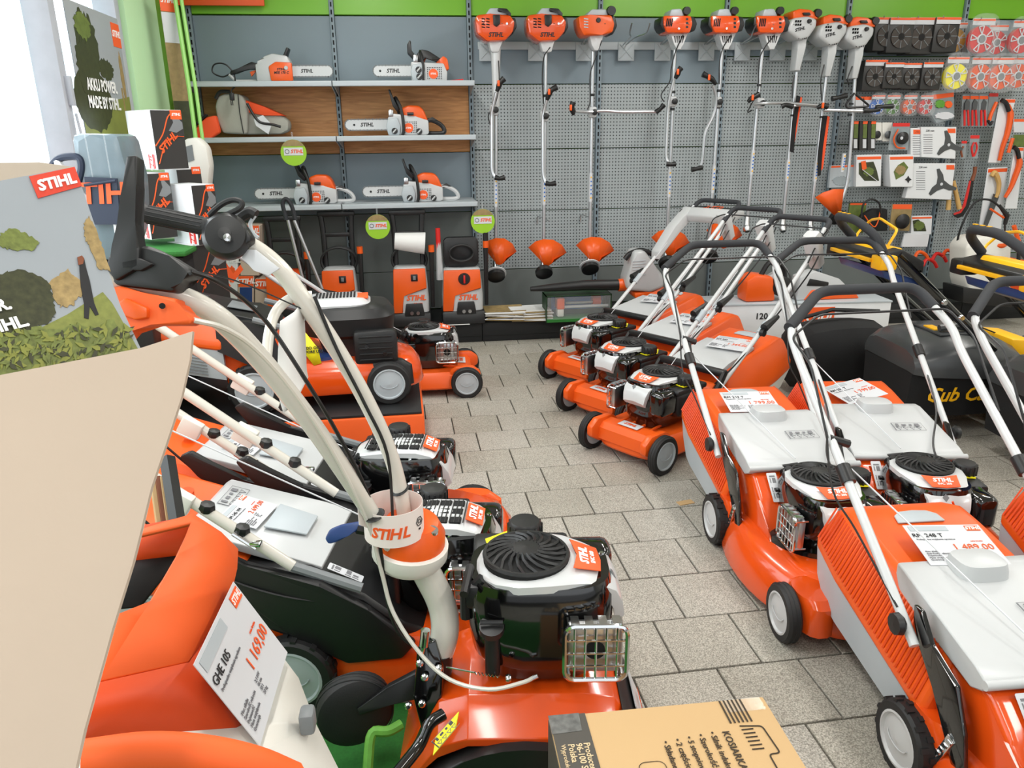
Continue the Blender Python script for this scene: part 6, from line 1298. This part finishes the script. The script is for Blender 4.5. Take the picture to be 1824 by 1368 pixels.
# steering column and bracket
MB().tube(cr([A(775, 1185, 1.86), A(792, 1130, 1.84), A(788, 1080, 1.83), A(765, 1030, 1.81), A(738, 985, 1.79)]), .034, 16).build('column', 'cream', tt)
MB().tube([A(775, 1160, 1.85), A(773, 1195, 1.86)], .044, 16).build('column_collar', 'black', tt)
ax = Vector((.12, -.1, 1)).normalized(); q = A(730, 985, 1.79)
MB().lathe([(.075, -.02), (.088, .0), (.088, .028), (.08, .032)], q, ax, 32).build('bracket_base', 'milk', tt)
MB().lathe([(.08, .028), (.078, .06), (.06, .09), (.03, .1), (0, .1)], q, ax, 32).build('bracket_cap', 'orange', tt)
MB().lathe([(.014, 0), (.012, .006)], q + Vector((.055, -.04, .075)), (.4, -.4, 1), 14).build('bolt', 'chrome', tt)
bars = MB().tube(cr([A(150, 488, 1.25), A(230, 500, 1.265), (A(310, 522, 1.29)), A(385, 562, 1.34), A(455, 630, 1.42), A(540, 735, 1.51), A(620, 850, 1.61), A(680, 945, 1.7), A(716, 1000, 1.75)], 5), [.0145, .0155, .018, .021, .02, .02, .019, .018], 14).build('handlebar', 'cream', tt)
MB().tube(cr([A(366, 400, 1.46), A(440, 432, 1.49), A(495, 475, 1.52), A(540, 535, 1.55), A(595, 615, 1.6), A(645, 700, 1.65), A(688, 790, 1.7), A(712, 868, 1.74), A(726, 960, 1.78)], 5), [.0145, .016, .0185, .019, .018, .018, .017, .017], 14).build('handlebar', 'cream', tt)
MB().tube(cr([A(556, 527, 1.56), A(522, 530, 1.55), A(494, 552, 1.53), A(480, 590, 1.49), A(474, 645, 1.46)], 5), .0105, 10).build('brace', 'cream', tt)
def grip(p, q, r):
    g = MB(); d = (q - p); g.tube([p, p + d * .03, p + d * .06, p + d * .9, p + d * .93, q], [r * .85, r * 1.1, r, r, r * 1.12, r * 1.12], 16)
    a, b = frame(d)
    for k in range(14): 
        v = a * math.cos(k * PI / 7) * r + b * math.sin(k * PI / 7) * r; g.tube([p + d * .1 + v, p + d * .88 + v], .0013, 4)
    return g.build('rubber_grip', 'rubber', tt)
grip(A(6, 458, 1.21), A(160, 490, 1.25), .0165); grip(A(250, 379, 1.44), A(375, 405, 1.465), .0165)
def ptn(l, d, th, bev=.003): 
    mb = MB(); P0 = [A(x, y, d) for x, y in l]; n = CM @ Vector((0, 0, -1)); A_ = [mb.bm.verts.new(p) for p in P0]; B_2 = [mb.bm.verts.new(p + n * th) for p in P0]; k = len(l)
    mb.bm.faces.new(A_); mb.bm.faces.new(list(reversed(B_2)))
    for i in range(k): mb.bm.faces.new((A_[i], B_2[i], B_2[(i + 1) % k], A_[(i + 1) % k]))
    mb._bev(A_ + B_2, bev); return mb
ptn([(224, 277), (243, 276), (242, 330), (236, 395), (248, 442), (248, 475), (205, 500), (188, 480), (192, 458), (203, 440), (208, 400), (214, 350)], 1.235, .03, .004).build('clutch_lever', 'black', tt)
ptn([(196, 455), (240, 440), (262, 436), (300, 455), (338, 478), (345, 490), (318, 498), (308, 520), (205, 508), (190, 490)], 1.245, .045, .007).build('lever_housing', 'black', tt)
ptn([(214, 465), (245, 458), (262, 466), (272, 470), (250, 482), (216, 480)], 1.235, .02, .003).build('housing_clip', 'rubber', tt)
ptn([(184, 528), (196, 512), (212, 508), (250, 520), (315, 532), (312, 545), (330, 555), (344, 566), (340, 578), (270, 578), (226, 585), (222, 610), (214, 622), (186, 622), (184, 585), (188, 560), (181, 545)], 1.24, .04, .006).build('reverse_lever', 'orange_matt', tt)
ptn([(206, 540), (222, 530), (262, 548), (262, 566), (240, 570), (212, 560)], 1.23, .02, .004).build('lever_boss', 'orange', tt); MB().tube([A(289, 545, 1.235), A(289, 545, 1.23)], .005, 10).build('pivot_hole', 'dark', tt)
MB().lathe([(.038, -.018), (.044, -.008), (.044, .01), (.036, .022), (.012, .026), (.012, .03), (.0, .031)], A(404, 422, 1.46), (.1, -1, .35), 24).build('throttle_housing', 'black', tt)
MB().lathe([(.0085, 0), (.007, .006), (0, .007)], A(405, 424, 1.425), (.1, -1, .35), 12).build('bolt', 'chrome', tt)
ptn([(408, 386), (432, 396), (447, 420), (446, 430), (428, 442), (410, 452)], 1.45, .03, .004).build('housing_spout', 'black', tt)
MB().tube(cr([A(372, 384, 1.46), A(382, 374, 1.46), A(398, 362, 1.46), A(415, 356, 1.46), A(430, 360, 1.46), A(428, 370, 1.46), A(410, 380, 1.46), A(398, 384, 1.46)]), .0055, 8).build('throttle_loop', 'rubber', tt)
MB().tube(cr([A(418, 400, 1.5), A(430, 386, 1.5), A(445, 378, 1.5), A(456, 383, 1.5)]), .011, 8).build('brake_lever', 'rubber', tt); MB().tube(cr([A(454, 384, 1.5), A(446, 398, 1.5), A(450, 414, 1.5), (A(460, 424, 1.5))]), .004, 6).build('lever_wire', 'light_grey', tt)
ptn([(430, 458), (441, 444), (456, 445), (498, 478), (478, 491), (452, 482)], 1.47, .004, .001).build('white_tag', 'card', tt)
MB().tube(cr([A(340, 484, 1.25), A(380, 498, 1.28), A(430, 530, 1.36), A(480, 580, 1.42), A(540, 670, 1.46), A(600, 770, 1.55), A(655, 880, 1.64), A(678, 980, 1.7), A(690, 1070, 1.76), A(712, 1130, 1.8), A(750, 1160, 1.83)], 5), .0042, 6).build('clutch_cable', 'black', tt)
MB().tube(cr([A(344, 570, 1.25), A(400, 585, 1.3), A(455, 622, 1.36), A(520, 695, 1.44), A(590, 800, 1.54), A(655, 930, 1.66), A(680, 1020, 1.72), A(700, 1090, 1.74), A(745, 1160, 1.74), A(800, 1210, 1.72), A(870, 1228, 1.71), A(930, 1216, 1.72), A(952, 1206, 1.74)], 5), .0048, 8).build('reverse_cable', 'cream', tt)
MB().tube(cr([A(560, 528, 1.54), A(600, 622, 1.58), A(650, 720, 1.63), A(690, 810, 1.68), A(700, 930, 1.72), A(705, 1010, 1.75)], 5), .0038, 6).build('throttle_cable', 'black', tt)
MB().tube(cr([A(300, 476, 1.3), A(420, 500, 1.45), A(560, 560, 1.56)]), .0016, 5).build('thin_wire', 'black', tt)
for x, y, d, r in ((712, 872, 1.74, .021), (668, 918, 1.66, .021)):
    MB().lathe([(r, -.002), (r + .002, 0), (r, .002)], A(x, y, d), (.35, .2, -1), 18).build('cable_tie', 'black', tt)
ptn([(578, 960), (586, 944), (606, 936), (640, 930), (646, 940), (620, 955), (600, 966), (584, 970)], 1.72, .02, .005).build('blue_knob', 'blue', tt)
MB().tube([A(635, 940, 1.73), A(680, 948, 1.75), A(715, 965, 1.78)], .014, 8).build('knob_arm', 'black', tt)
MB().tube([A(795, 1188, 1.8), A(846, 1198, 1.76)], .002, 5).tube([A(846 + k * .5 * 6.2, 1199 + k * .5 * .9 + (2.4 if k % 2 else -2.4), 1.75) for k in range(15)], .0018, 5).lathe([(.008, -.006), (.01, 0), (.008, .006)], A(905, 1208, 1.74), (1, 0, 0), 10).build('tension_spring', 'chrome', tt)
MB().tube([A(945, 1210, 1.735), A(958, 1204, 1.735)], .005).build('cable_nipple', 'metal', tt)
# frame, transport wheel, lever
ptn([(745, 1150), (775, 1140), (790, 1190), (785, 1280), (750, 1300), (735, 1240)], 1.8, .05, .006).build('frame_plate', 'gloss', tt)
ptn([(690, 1225), (745, 1195), (750, 1245), (700, 1255), (640, 1275), (635, 1262)], 1.84, .03, .004).build('wheel_arm', 'black', tt)
for x, y in ((748, 1180), (757, 1205), (752, 1252), (782, 1190), (728, 1256)): MB().lathe([(.009, 0), (.009, .008), (.005, .012)], A(x, y, 1.79), (-.1, -1, .3), 8).build('bolt', 'chrome', tt)
MB().cyl(A(752, 1165, 1.8), A(755, 1150, 1.79), .006).cyl(A(755, 1150, 1.79), A(758, 1122, 1.78), .011).build('chrome_lever', 'chrome', tt)
MB().tube(cr([A(790, 1272, 1.72), A(765, 1290, 1.7), A(745, 1330, 1.68), A(705, 1380, 1.62)]), .014, 10).build('skid_tube', 'gloss', tt)
w0 = A(632, 1262, 1.88); tw = MB().lathe([(.03, -.03), (.075, -.03), (.092, -.02), (.094, .0), (.092, .02), (.075, .03), (.03, .03)], w0, (.25, -1, .0), 36)
for d in (-.012, 0, .012): tw.tube([w0 + Vector((.094 * math.cos(a), d, .094 * math.sin(a))) for a in [i * PI / 16 for i in range(32)]], .0014, 4, closed=True)
tw.build('transport_wheel', 'rubber', tt)
MB().tube(fillet([A(655, 1368, 1.75), A(660, 1300, 1.78), A(690, 1305, 1.78), A(715, 1290, 1.8)], .03), .012).build('turf_coloured_hook', 'green_leaf', tt)
# paper ring around the tiller column
t = thing('paper_ring', 'pale open paper ring with orange lettering around the tiller handlebars', 'sign', at(703, 950, 1.73)); ro = t.location.copy()
n = 40; R0 = .066; H0 = .078; rr = []
for i in range(n + 1):
    a = 2 * PI * i / n; rr.append([Vector((R0 * math.cos(a), R0 * math.sin(a), .0)), Vector((R0 * math.cos(a), R0 * math.sin(a), H0)), Vector((R0 * 1.012 * math.cos(a), R0 * 1.012 * math.sin(a), H0)), Vector((R0 * 1.012 * math.cos(a), R0 * 1.012 * math.sin(a), 0))])
MB().loft(rr, cap=False).build('paper_band', 'cup', t)
for ch, a in zip('STIHL', (-128, -112, -101, -87, -66)):
    a = R_(a); text(ch, .036, basis((R0 * 1.02 * math.cos(a), R0 * 1.02 * math.sin(a), H0 * .42), (-math.sin(a), math.cos(a), 0), (0, 0, 1)), 'label_orange', t, 'letter', .25, .03)
a = R_(-32); fm = basis((R0 * 1.02 * math.cos(a), R0 * 1.02 * math.sin(a), H0 * .58), (-math.sin(a), math.cos(a), 0), (0, 0, 1))
MB().tube([(.011 * math.cos(k), .011 * math.sin(k), 0) for k in [i * PI / 3 for i in range(6)]], .0012, 4, closed=True).tube([(.005 * math.cos(k), .005 * math.sin(k), 0) for k in [i * PI / 3 for i in range(6)]], .001, 4, closed=True).box((0, -.018, 0), (.007, .004, .001)).xf(fm).build('round_emblem', 'ink', t)
MB().slab([at(640, 935, 1.66) - ro, at(636, 885, 1.66) - ro, at(655, 898, 1.7) - ro, at(668, 945, 1.7) - ro], .001).build('paper_tail', 'cup', t)
# price sheet hanging from the brace
t = thing('price_sheet', 'curled price sheet hanging from the handlebar brace, seen edge on', 'price sheet', at(515, 560, 1.52)); ro = t.location.copy()
q = MB(); L = [at(*p) - ro for p in ((499, 572, 1.50), (495, 640, 1.50), (496, 700, 1.50), (505, 736, 1.5))]; Rr = [at(*p) - ro for p in ((540, 536, 1.56), (544, 600, 1.57), (546, 655, 1.58), (549, 672, 1.58))]
mid = [(a + b) / 2 + Vector((.006, -.012, 0)) for a, b in zip(L, Rr)]
q.loft([cr(L, 4), cr(mid, 4), cr(Rr, 4)], cap=False, closed=False); q.build('sheet', 'paper', t, solid=.001)
MB().slab([at(531, 552, 1.55) - ro, at(538, 546, 1.56) - ro, at(539, 562, 1.56) - ro, at(532, 568, 1.55) - ro], -.002).build('logo_field', 'label_orange', t)
# ---------------------------------------------------------------- shredder
sh = thing('garden_shredder', 'orange and white garden shredder with open hopper and leaning price card', 'shredder', (at(330, 1200, 1.02).x, at(330, 1200, 1.02).y, 0)); o = sh.location.copy()
A = lambda x, y, d: at(x, y, d) - o
V_ = {k: A(*v) for k, v in dict(a=(343, 918, 1.26), b=(392, 950, 1.26), c=(422, 980, 1.26), d=(420, 1015, 1.24), e=(412, 1050, 1.21), f=(385, 1105, 1.12), g=(335, 1180, 1.015),
     i=(339, 934, 1.24), j=(315, 990, 1.17), k=(267, 1073, 1.06), l=(212, 1094, 1.0), m=(245, 1102, 1.03), n=(178, 1214, .93), p=(60, 1240, .88), q=(60, 1135, .95), r=(120, 985, 1.15), s=(60, 1010, 1.1)).items()}
def polys(name, fs, mt, solid=.006, par=sh, bev=0):
    mb = MB(); used = {}
    for f in fs:
        vs = []
        for k in f:
            if k not in used: used[k] = mb.bm.verts.new(V_[k])
            vs.append(used[k])
        mb.bm.faces.new(vs)
    ob = mb.build(name, mt, par, solid=solid, ang=24)
    return ob
polys('hopper', [('a', 'b', 'j', 'i'), ('b', 'c', 'd', 'j'), ('d', 'e', 'k', 'j'), ('e', 'f', 'm', 'k'), ('f', 'g', 'm'), ('m', 'g', 'n'), ('l', 'm', 'n'), ('k', 'm', 'l'), ('n', 'p', 'q', 'l'), ('a', 'i', 'r'), ], 'orange_matt', .008)
V_.update({k: A(*v) for k, v in dict(u=(235, 940, 1.34), v=(60, 960, 1.36), w=(320, 990, 1.3), x=(235, 1000, 1.32), y=(250, 1080, 1.26), z=(60, 1100, 1.25)).items()})
polys('hopper_inner_wall', [('a', 'u', 'x', 'w'), ('u', 'v', 'z', 'x')], 'orange_deep', .006)  # deeper orange puts the reddish light inside the hopper into the colour
polys('hopper_throat', [('w', 'x', 'z', 'y')], 'dark', .006)  # black sheet painted in for the shade deep in the hopper
V_.update({k: A(*v) for k, v in dict(A=(418, 1298, 1.03), B=(150, 1316, .92), C_=(40, 1330, .88), D=(440, 1288, 1.07), E=(425, 1000, 1.2)).items()})
polys('lower_chute', [('g', 'A', 'B', 'n'), ('n', 'B', 'C_', 'p'), ('g', 'e', 'D', 'A')], 'orange_deep', .006)
V_.update({k: A(*v) for k, v in dict(F=(455, 1345, 1.02), G=(470, 1500, 1.02), H=(120, 1500, .85), I=(500, 1170, 1.24), J=(530, 1210, 1.22), K=(560, 1290, 1.16), L=(600, 1368, 1.12), N=(640, 1500, 1.1)).items()})
polys('housing', [('B', 'A', 'F', 'G', 'H'), ('A', 'D', 'K', 'F'), ('D', 'I', 'J', 'K'), ('F', 'K', 'L', 'G'), ('G', 'L', 'N')], 'milk', .006)
MB().tube(cr([A(150, 1352, .84), A(260, 1338, .86), A(360, 1343, .88), A(450, 1362, .9), A(520, 1390, .93)], 5), .021, 12, flat=(1, 1)).build('rim_ring', 'orange_matt', sh)
g = MB().tube([A(150, 1330, .88), A(185, 1345, .87)], .008); g.build('hinge_arm', 'light_grey', sh)
ptn([(534, 1262), (556, 1262), (568, 1275), (562, 1290), (548, 1308), (540, 1290), (528, 1288)], 1.13, .02, .004).build('locking_knob', 'grey', sh) if False else None
MB().box(A(548, 1282, 1.12), (.022, .03, .035), .006).build('locking_knob', 'grey', sh)
base = MB().loft([ell(-.02, .1, z, a, b, 4, 24) for z, a, b in ((0, .2, .22), (.3, .17, .2), (.45, .13, .16))]).build('stand_base', 'black', sh)
c0, c1, c3 = at(345, 1184, 1.0), at(415, 1038, 1.204), at(461, 1328, 1.04)
ux = (c1 - c0); uy = (c0 - c3); W_ = ux.length; H_ = uy.length
pricecard('price card reading GHE 105 and 1 169,00 leaning on the shredder', basis((c1 + c3) / 2 + (at(415, 1180, .9) - at(415, 1180, .915)), ux, uy - ux * (ux.dot(uy) / ux.length_squared)), 'GHE 105', '1 169,00', W_, (uy - ux * (ux.dot(uy) / ux.length_squared)).length, bend=0)
# ---------------------------------------------------------------- big open display carton at the left
dc = thing('display_carton', 'large open cardboard box at the left edge with garden picture and folded out flap', 'box', (at(0, 900, .7).x, at(0, 900, .7).y, 0)); o = dc.location.copy()
A = lambda x, y, d: at(x, y, d) - o
edge = [(0, 668), (120, 645), (250, 620), (343, 590), (338, 640), (323, 707), (296, 790), (269, 869), (252, 940), (236, 1004), (200, 1120), (168, 1234), (150, 1300), (132, 1380), (-60, 1380), (-60, 680)]
def flapd(x, y): return .70 + .00028 * x - .00018 * (y - 600)
mb = MB(); n_ = CM @ Vector((0, 0, -1)); nn = (n_ + Vector((0, 0, -.1))).normalized() * .005
a_ = [mb.bm.verts.new(A(x, y, flapd(x, y))) for x, y in edge]; b_ = [mb.bm.verts.new(A(x, y, flapd(x, y)) + nn) for x, y in edge]; k = len(edge)
mb.bm.faces.new(a_); mb.bm.faces.new(list(reversed(b_)))
for i in range(k): mb.bm.faces.new((a_[i], b_[i], b_[(i + 1) % k], a_[(i + 1) % k]))
mb.build('open_flap', 'carton_in', dc, ang=20)
p0, p1, p2 = at(0, 322, .80), at(133, 297, .86), at(0, 690, .74); pn = (p1 - p0).cross(p2 - p0).normalized()
if pn.dot(CP - p0) < 0: pn = -pn
def onp(x, y, off=0): r = ray(x, y); return CP + r * ((p0 + pn * off - CP).dot(pn) / r.dot(pn)) - o
def pan(l, off, th, nm, m_, par=dc):
    mb = MB(); a = [mb.bm.verts.new(onp(x, y, off)) for x, y in l]; b = [mb.bm.verts.new(onp(x, y, off) - pn * th) for x, y in l]; k = len(l)
    mb.bm.faces.new(a); mb.bm.faces.new(list(reversed(b)))
    for i in range(k): mb.bm.faces.new((a[i], b[i], b[(i + 1) % k], a[(i + 1) % k]))
    return mb.build(nm, m_, par, ang=20)
pz = pan([(-80, 338), (0, 322), (133, 297), (150, 345), (172, 410), (192, 480), (215, 545), (262, 645), (262, 700), (-80, 720)], 0, .006, 'printed_panel', 'photo_sky')
def S_(seed, l, j=5):
    r = random.Random(seed); o_ = []
    for a, b in zip(l, l[1:] + l[:1]):
        for k in range(7): o_.append((a[0] + (b[0] - a[0]) * k / 7 + r.uniform(-j, j) * .8, a[1] + (b[1] - a[1]) * k / 7 + r.uniform(-j, j) * .8))
    return o_
pan([(-80, 600), (60, 590), (120, 560), (183, 520), (200, 540), (262, 650), (262, 700), (-80, 720)], .0008, .0008, 'printed_lawn', 'print_lawn', pz)
pan(S_(1, [(-80, 480), (0, 487), (40, 480), (85, 500), (95, 530), (100, 560), (85, 575), (40, 590), (0, 600), (-80, 620)], 4), .0012, .001, 'printed_hedge', 'print_dark', pz)
pan(S_(9, [(85, 505), (120, 480), (145, 500), (150, 520), (130, 545), (105, 545)], 4), .001, .001, 'printed_shrub', 'print_tan', pz)
pan(S_(2, [(0, 418), (20, 405), (45, 415), (70, 430), (60, 445), (30, 446), (0, 440), (-30, 430)], 3), .0012, .001, 'printed_tree', 'print_green', pz)
pan(S_(3, [(150, 398), (158, 385), (172, 410), (186, 450), (196, 482), (175, 478), (160, 440), (150, 420)], 2), .0012, .001, 'printed_tree', 'print_tan', pz)
pan([(142, 462), (150, 460), (153, 475), (160, 500), (168, 540), (176, 560), (170, 562), (160, 545), (158, 568), (150, 566), (150, 540), (144, 510), (142, 480)], .0016, .001, 'printed_figure', 'ink', pz)
pan([(138, 458), (146, 455), (150, 460), (148, 470), (140, 472)], .002, .001, 'printed_figure_head', 'wood_brown', pz)
pan(S_(4, [(-80, 600), (0, 588), (30, 592), (60, 582), (100, 590), (140, 575), (175, 585), (200, 570), (262, 655), (262, 700), (-80, 720)], 6), .002, .001, 'printed_leaves', 'print_green', pz)
for mi, (cnt, mt_) in enumerate(((110, 'lime_dull'), (70, 'print_dark'), (60, 'print_green'))):
    mb = MB()
    for i in range(cnt):
        rnd = random.Random(i + mi * 500); x = rnd.uniform(-20, 235); y = rnd.uniform(583, 655); s_ = rnd.uniform(6, 13); a = rnd.uniform(0, 6.3)
        mb.poly([onp(x + k_ * s_ * math.cos(a + b_), y + k_ * s_ * math.sin(a + b_), .0028 + .00001 * i + .0003 * mi) for k_, b_ in ((1, 0), (.38, 1.3), (-1, 0), (.38, -1.3))])
    mb.build('printed_leaves', mt_, pz, kind='stuff')
pan([(52, 314), (133, 297), (146, 331), (68, 353)], .0016, .001, 'logo_field', 'red_label', pz)
u_ = (onp(133, 297) - onp(52, 314)); v_ = onp(60, 320) - onp(66, 345)
text('STIHL', .0165, basis(onp(100, 325, .0022), u_, v_), 'ink_white', pz, 'logo', .25, .04)
text('POWER.', .0165, basis(onp(19, 541, .004), onp(50, 540) - onp(0, 549), onp(0, 520) - onp(6, 545)), 'ink_white', pz, bold=.04, align='RIGHT')
text('MADE BY STIHL.', .0165, basis(onp(50, 571, .004), onp(50, 572) - onp(0, 583), onp(0, 560) - onp(6, 585)), 'ink_white', pz, bold=.04, align='RIGHT')
A2 = [A(x, y, .95) for x, y in ((-60, 292), (0, 290), (70, 289), (128, 297), (128, 330), (-60, 335))]
MB().slab(A2, .005).build('rear_flap', 'carton_in', dc)
MB().box(A(-160, 900, .86) * 1 + Vector((0, .0, 0)), (.02, .3, .5)).build('side_wall', 'carton', dc) if False else None
t = thing('log_rack', 'black framed rack with brown ribbed slabs behind the cardboard flap', 'rack', at(290, 900, 1.35)); ro = t.location.copy()
MB().tube([at(298, 815, 1.35) - ro, at(316, 930, 1.3) - ro], .013, 4).build('frame_bar', 'black', t)
for i in range(4): MB().tube([at(272 + i * 9, 850, 1.36) - ro, at(284 + i * 9, 935, 1.32) - ro], .006, 6).build('slab', 'wood_brown' if i % 2 else 'carton', t)
# ---------------------------------------------------------------- mower carton at the bottom right
kb = thing('mower_carton', 'brown carton with Polish mower description, bottom centre before the tiller', 'box', (.437, .955, 0), R_(-.7))
W3, D3, H3 = .445, .54, .4; hx, hy = W3 / 2, D3 / 2
MB().box((0, 0, H3 / 2), (W3, D3, H3), .004).build('carton', 'carton', kb)
MB().box((-hx + .037, 0, H3 + .0006), (.072, D3 - .004, .0012)).build('grey_band', 'carton_dark', kb); MB().box((-hx - .0006, 0, H3 / 2), (.0012, D3 - .01, H3 - .01)).build('grey_side', 'carton_dark', kb)
MB().prism([(x * .062 - hx + .03, y * .05 + hy - .026) for x, y in ((-.5, -.5), (.45, -.45), (.5, .5), (-.5, .5))], .0006, Matrix.Translation((0, 0, H3 + .0014))).build('parcel_tape', 'silver_tape', kb)
MB().box((hx - .05, hy - .02, H3 + .001), (.08, .035, .001)).build('clear_tape', 'clear', kb)
D_ = lambda x, y, a=0: basis((x, y, H3 + .0018), (0, -1, 0), (1, 0, 0)) @ Matrix.Rotation(a, 4, 'Z')
top = hy
def ln(s_, x, y, size=.02, m_='ink_brown', b=.01): text(s_, size, D_(x, y), m_, kb, align='LEFT', bold=b)
ln('KOSIARKA ELEKTRYCZNA', .108, top - .085, .02)
for i, s_ in enumerate(('• Silnik indukcyjny', '• Szerokość koszenia', '• 5 stopniowa centralna', '• 2 częściowy kosz', '• Składane rączki')): ln(s_, .082 - i * .024, top - .083 - i * .003, .0165)
ln('Producent: H', -.163, top - .08, .0175, 'ink_sand'); ln('96-100 Skierniewice', -.178, top - .08, .0175, 'ink_sand'); ln('Polska   46/', -.193, top - .08, .0175, 'ink_sand'); ln('Wyprodukowano w', -.208, top - .08, .0125, 'ink_sand', 0)
MB().tube([(x * 1, y * 1, 0) for x, y in rrect(.05, .1, .014)], .0007, 4, closed=True).xf(Matrix.Translation((-.055, top - .19, H3 + .001))).build('rounded_frame', 'ink_brown', kb); ln('1800 W', -.058, top - .155, .019)
for i in range(6): MB().box((.128 + i * .0085, top - .035, H3 + .0014), (.0035, .062, .001)).build('printed_line', 'ink_brown', kb)
g = MB()
for i in range(6): g.tube([(.142, top - .085 - i * .01, H3 + .001), (.165, top - .085 - i * .01, H3 + .001)], .0016, 4)
g.tube(fillet([(.142, top - .075, H3 + .001), (.185, top - .08, H3 + .001), (.19, top - .15, H3 + .001), (.168, top - .15, H3 + .001), (.168, top - .19, H3 + .001)], .008), .0016, 4).build('printed_mower', 'ink_brown', kb)
# ---------------------------------------------------------------- lettering becomes plain mesh objects
bpy.context.view_layer.update()
dg = bpy.context.evaluated_depsgraph_get(); cache = {}
for o in [o for o in bpy.data.objects if o.type == 'FONT']:
    c = o.data; key = (c.body, round(c.size, 5), c.shear, round(c.offset, 6), c.align_x, c.extrude, c.space_line, c.materials[0].name)
    if key not in cache: cache[key] = bpy.data.meshes.new_from_object(o.evaluated_get(dg), depsgraph=dg)
    nm = o.name.split('.')[0]; par = o.parent; ml = o.matrix_local.copy(); bpy.data.objects.remove(o)
    n = bpy.data.objects.new(nm, cache[key]); C.objects.link(n); n.parent = par; n.matrix_local = ml
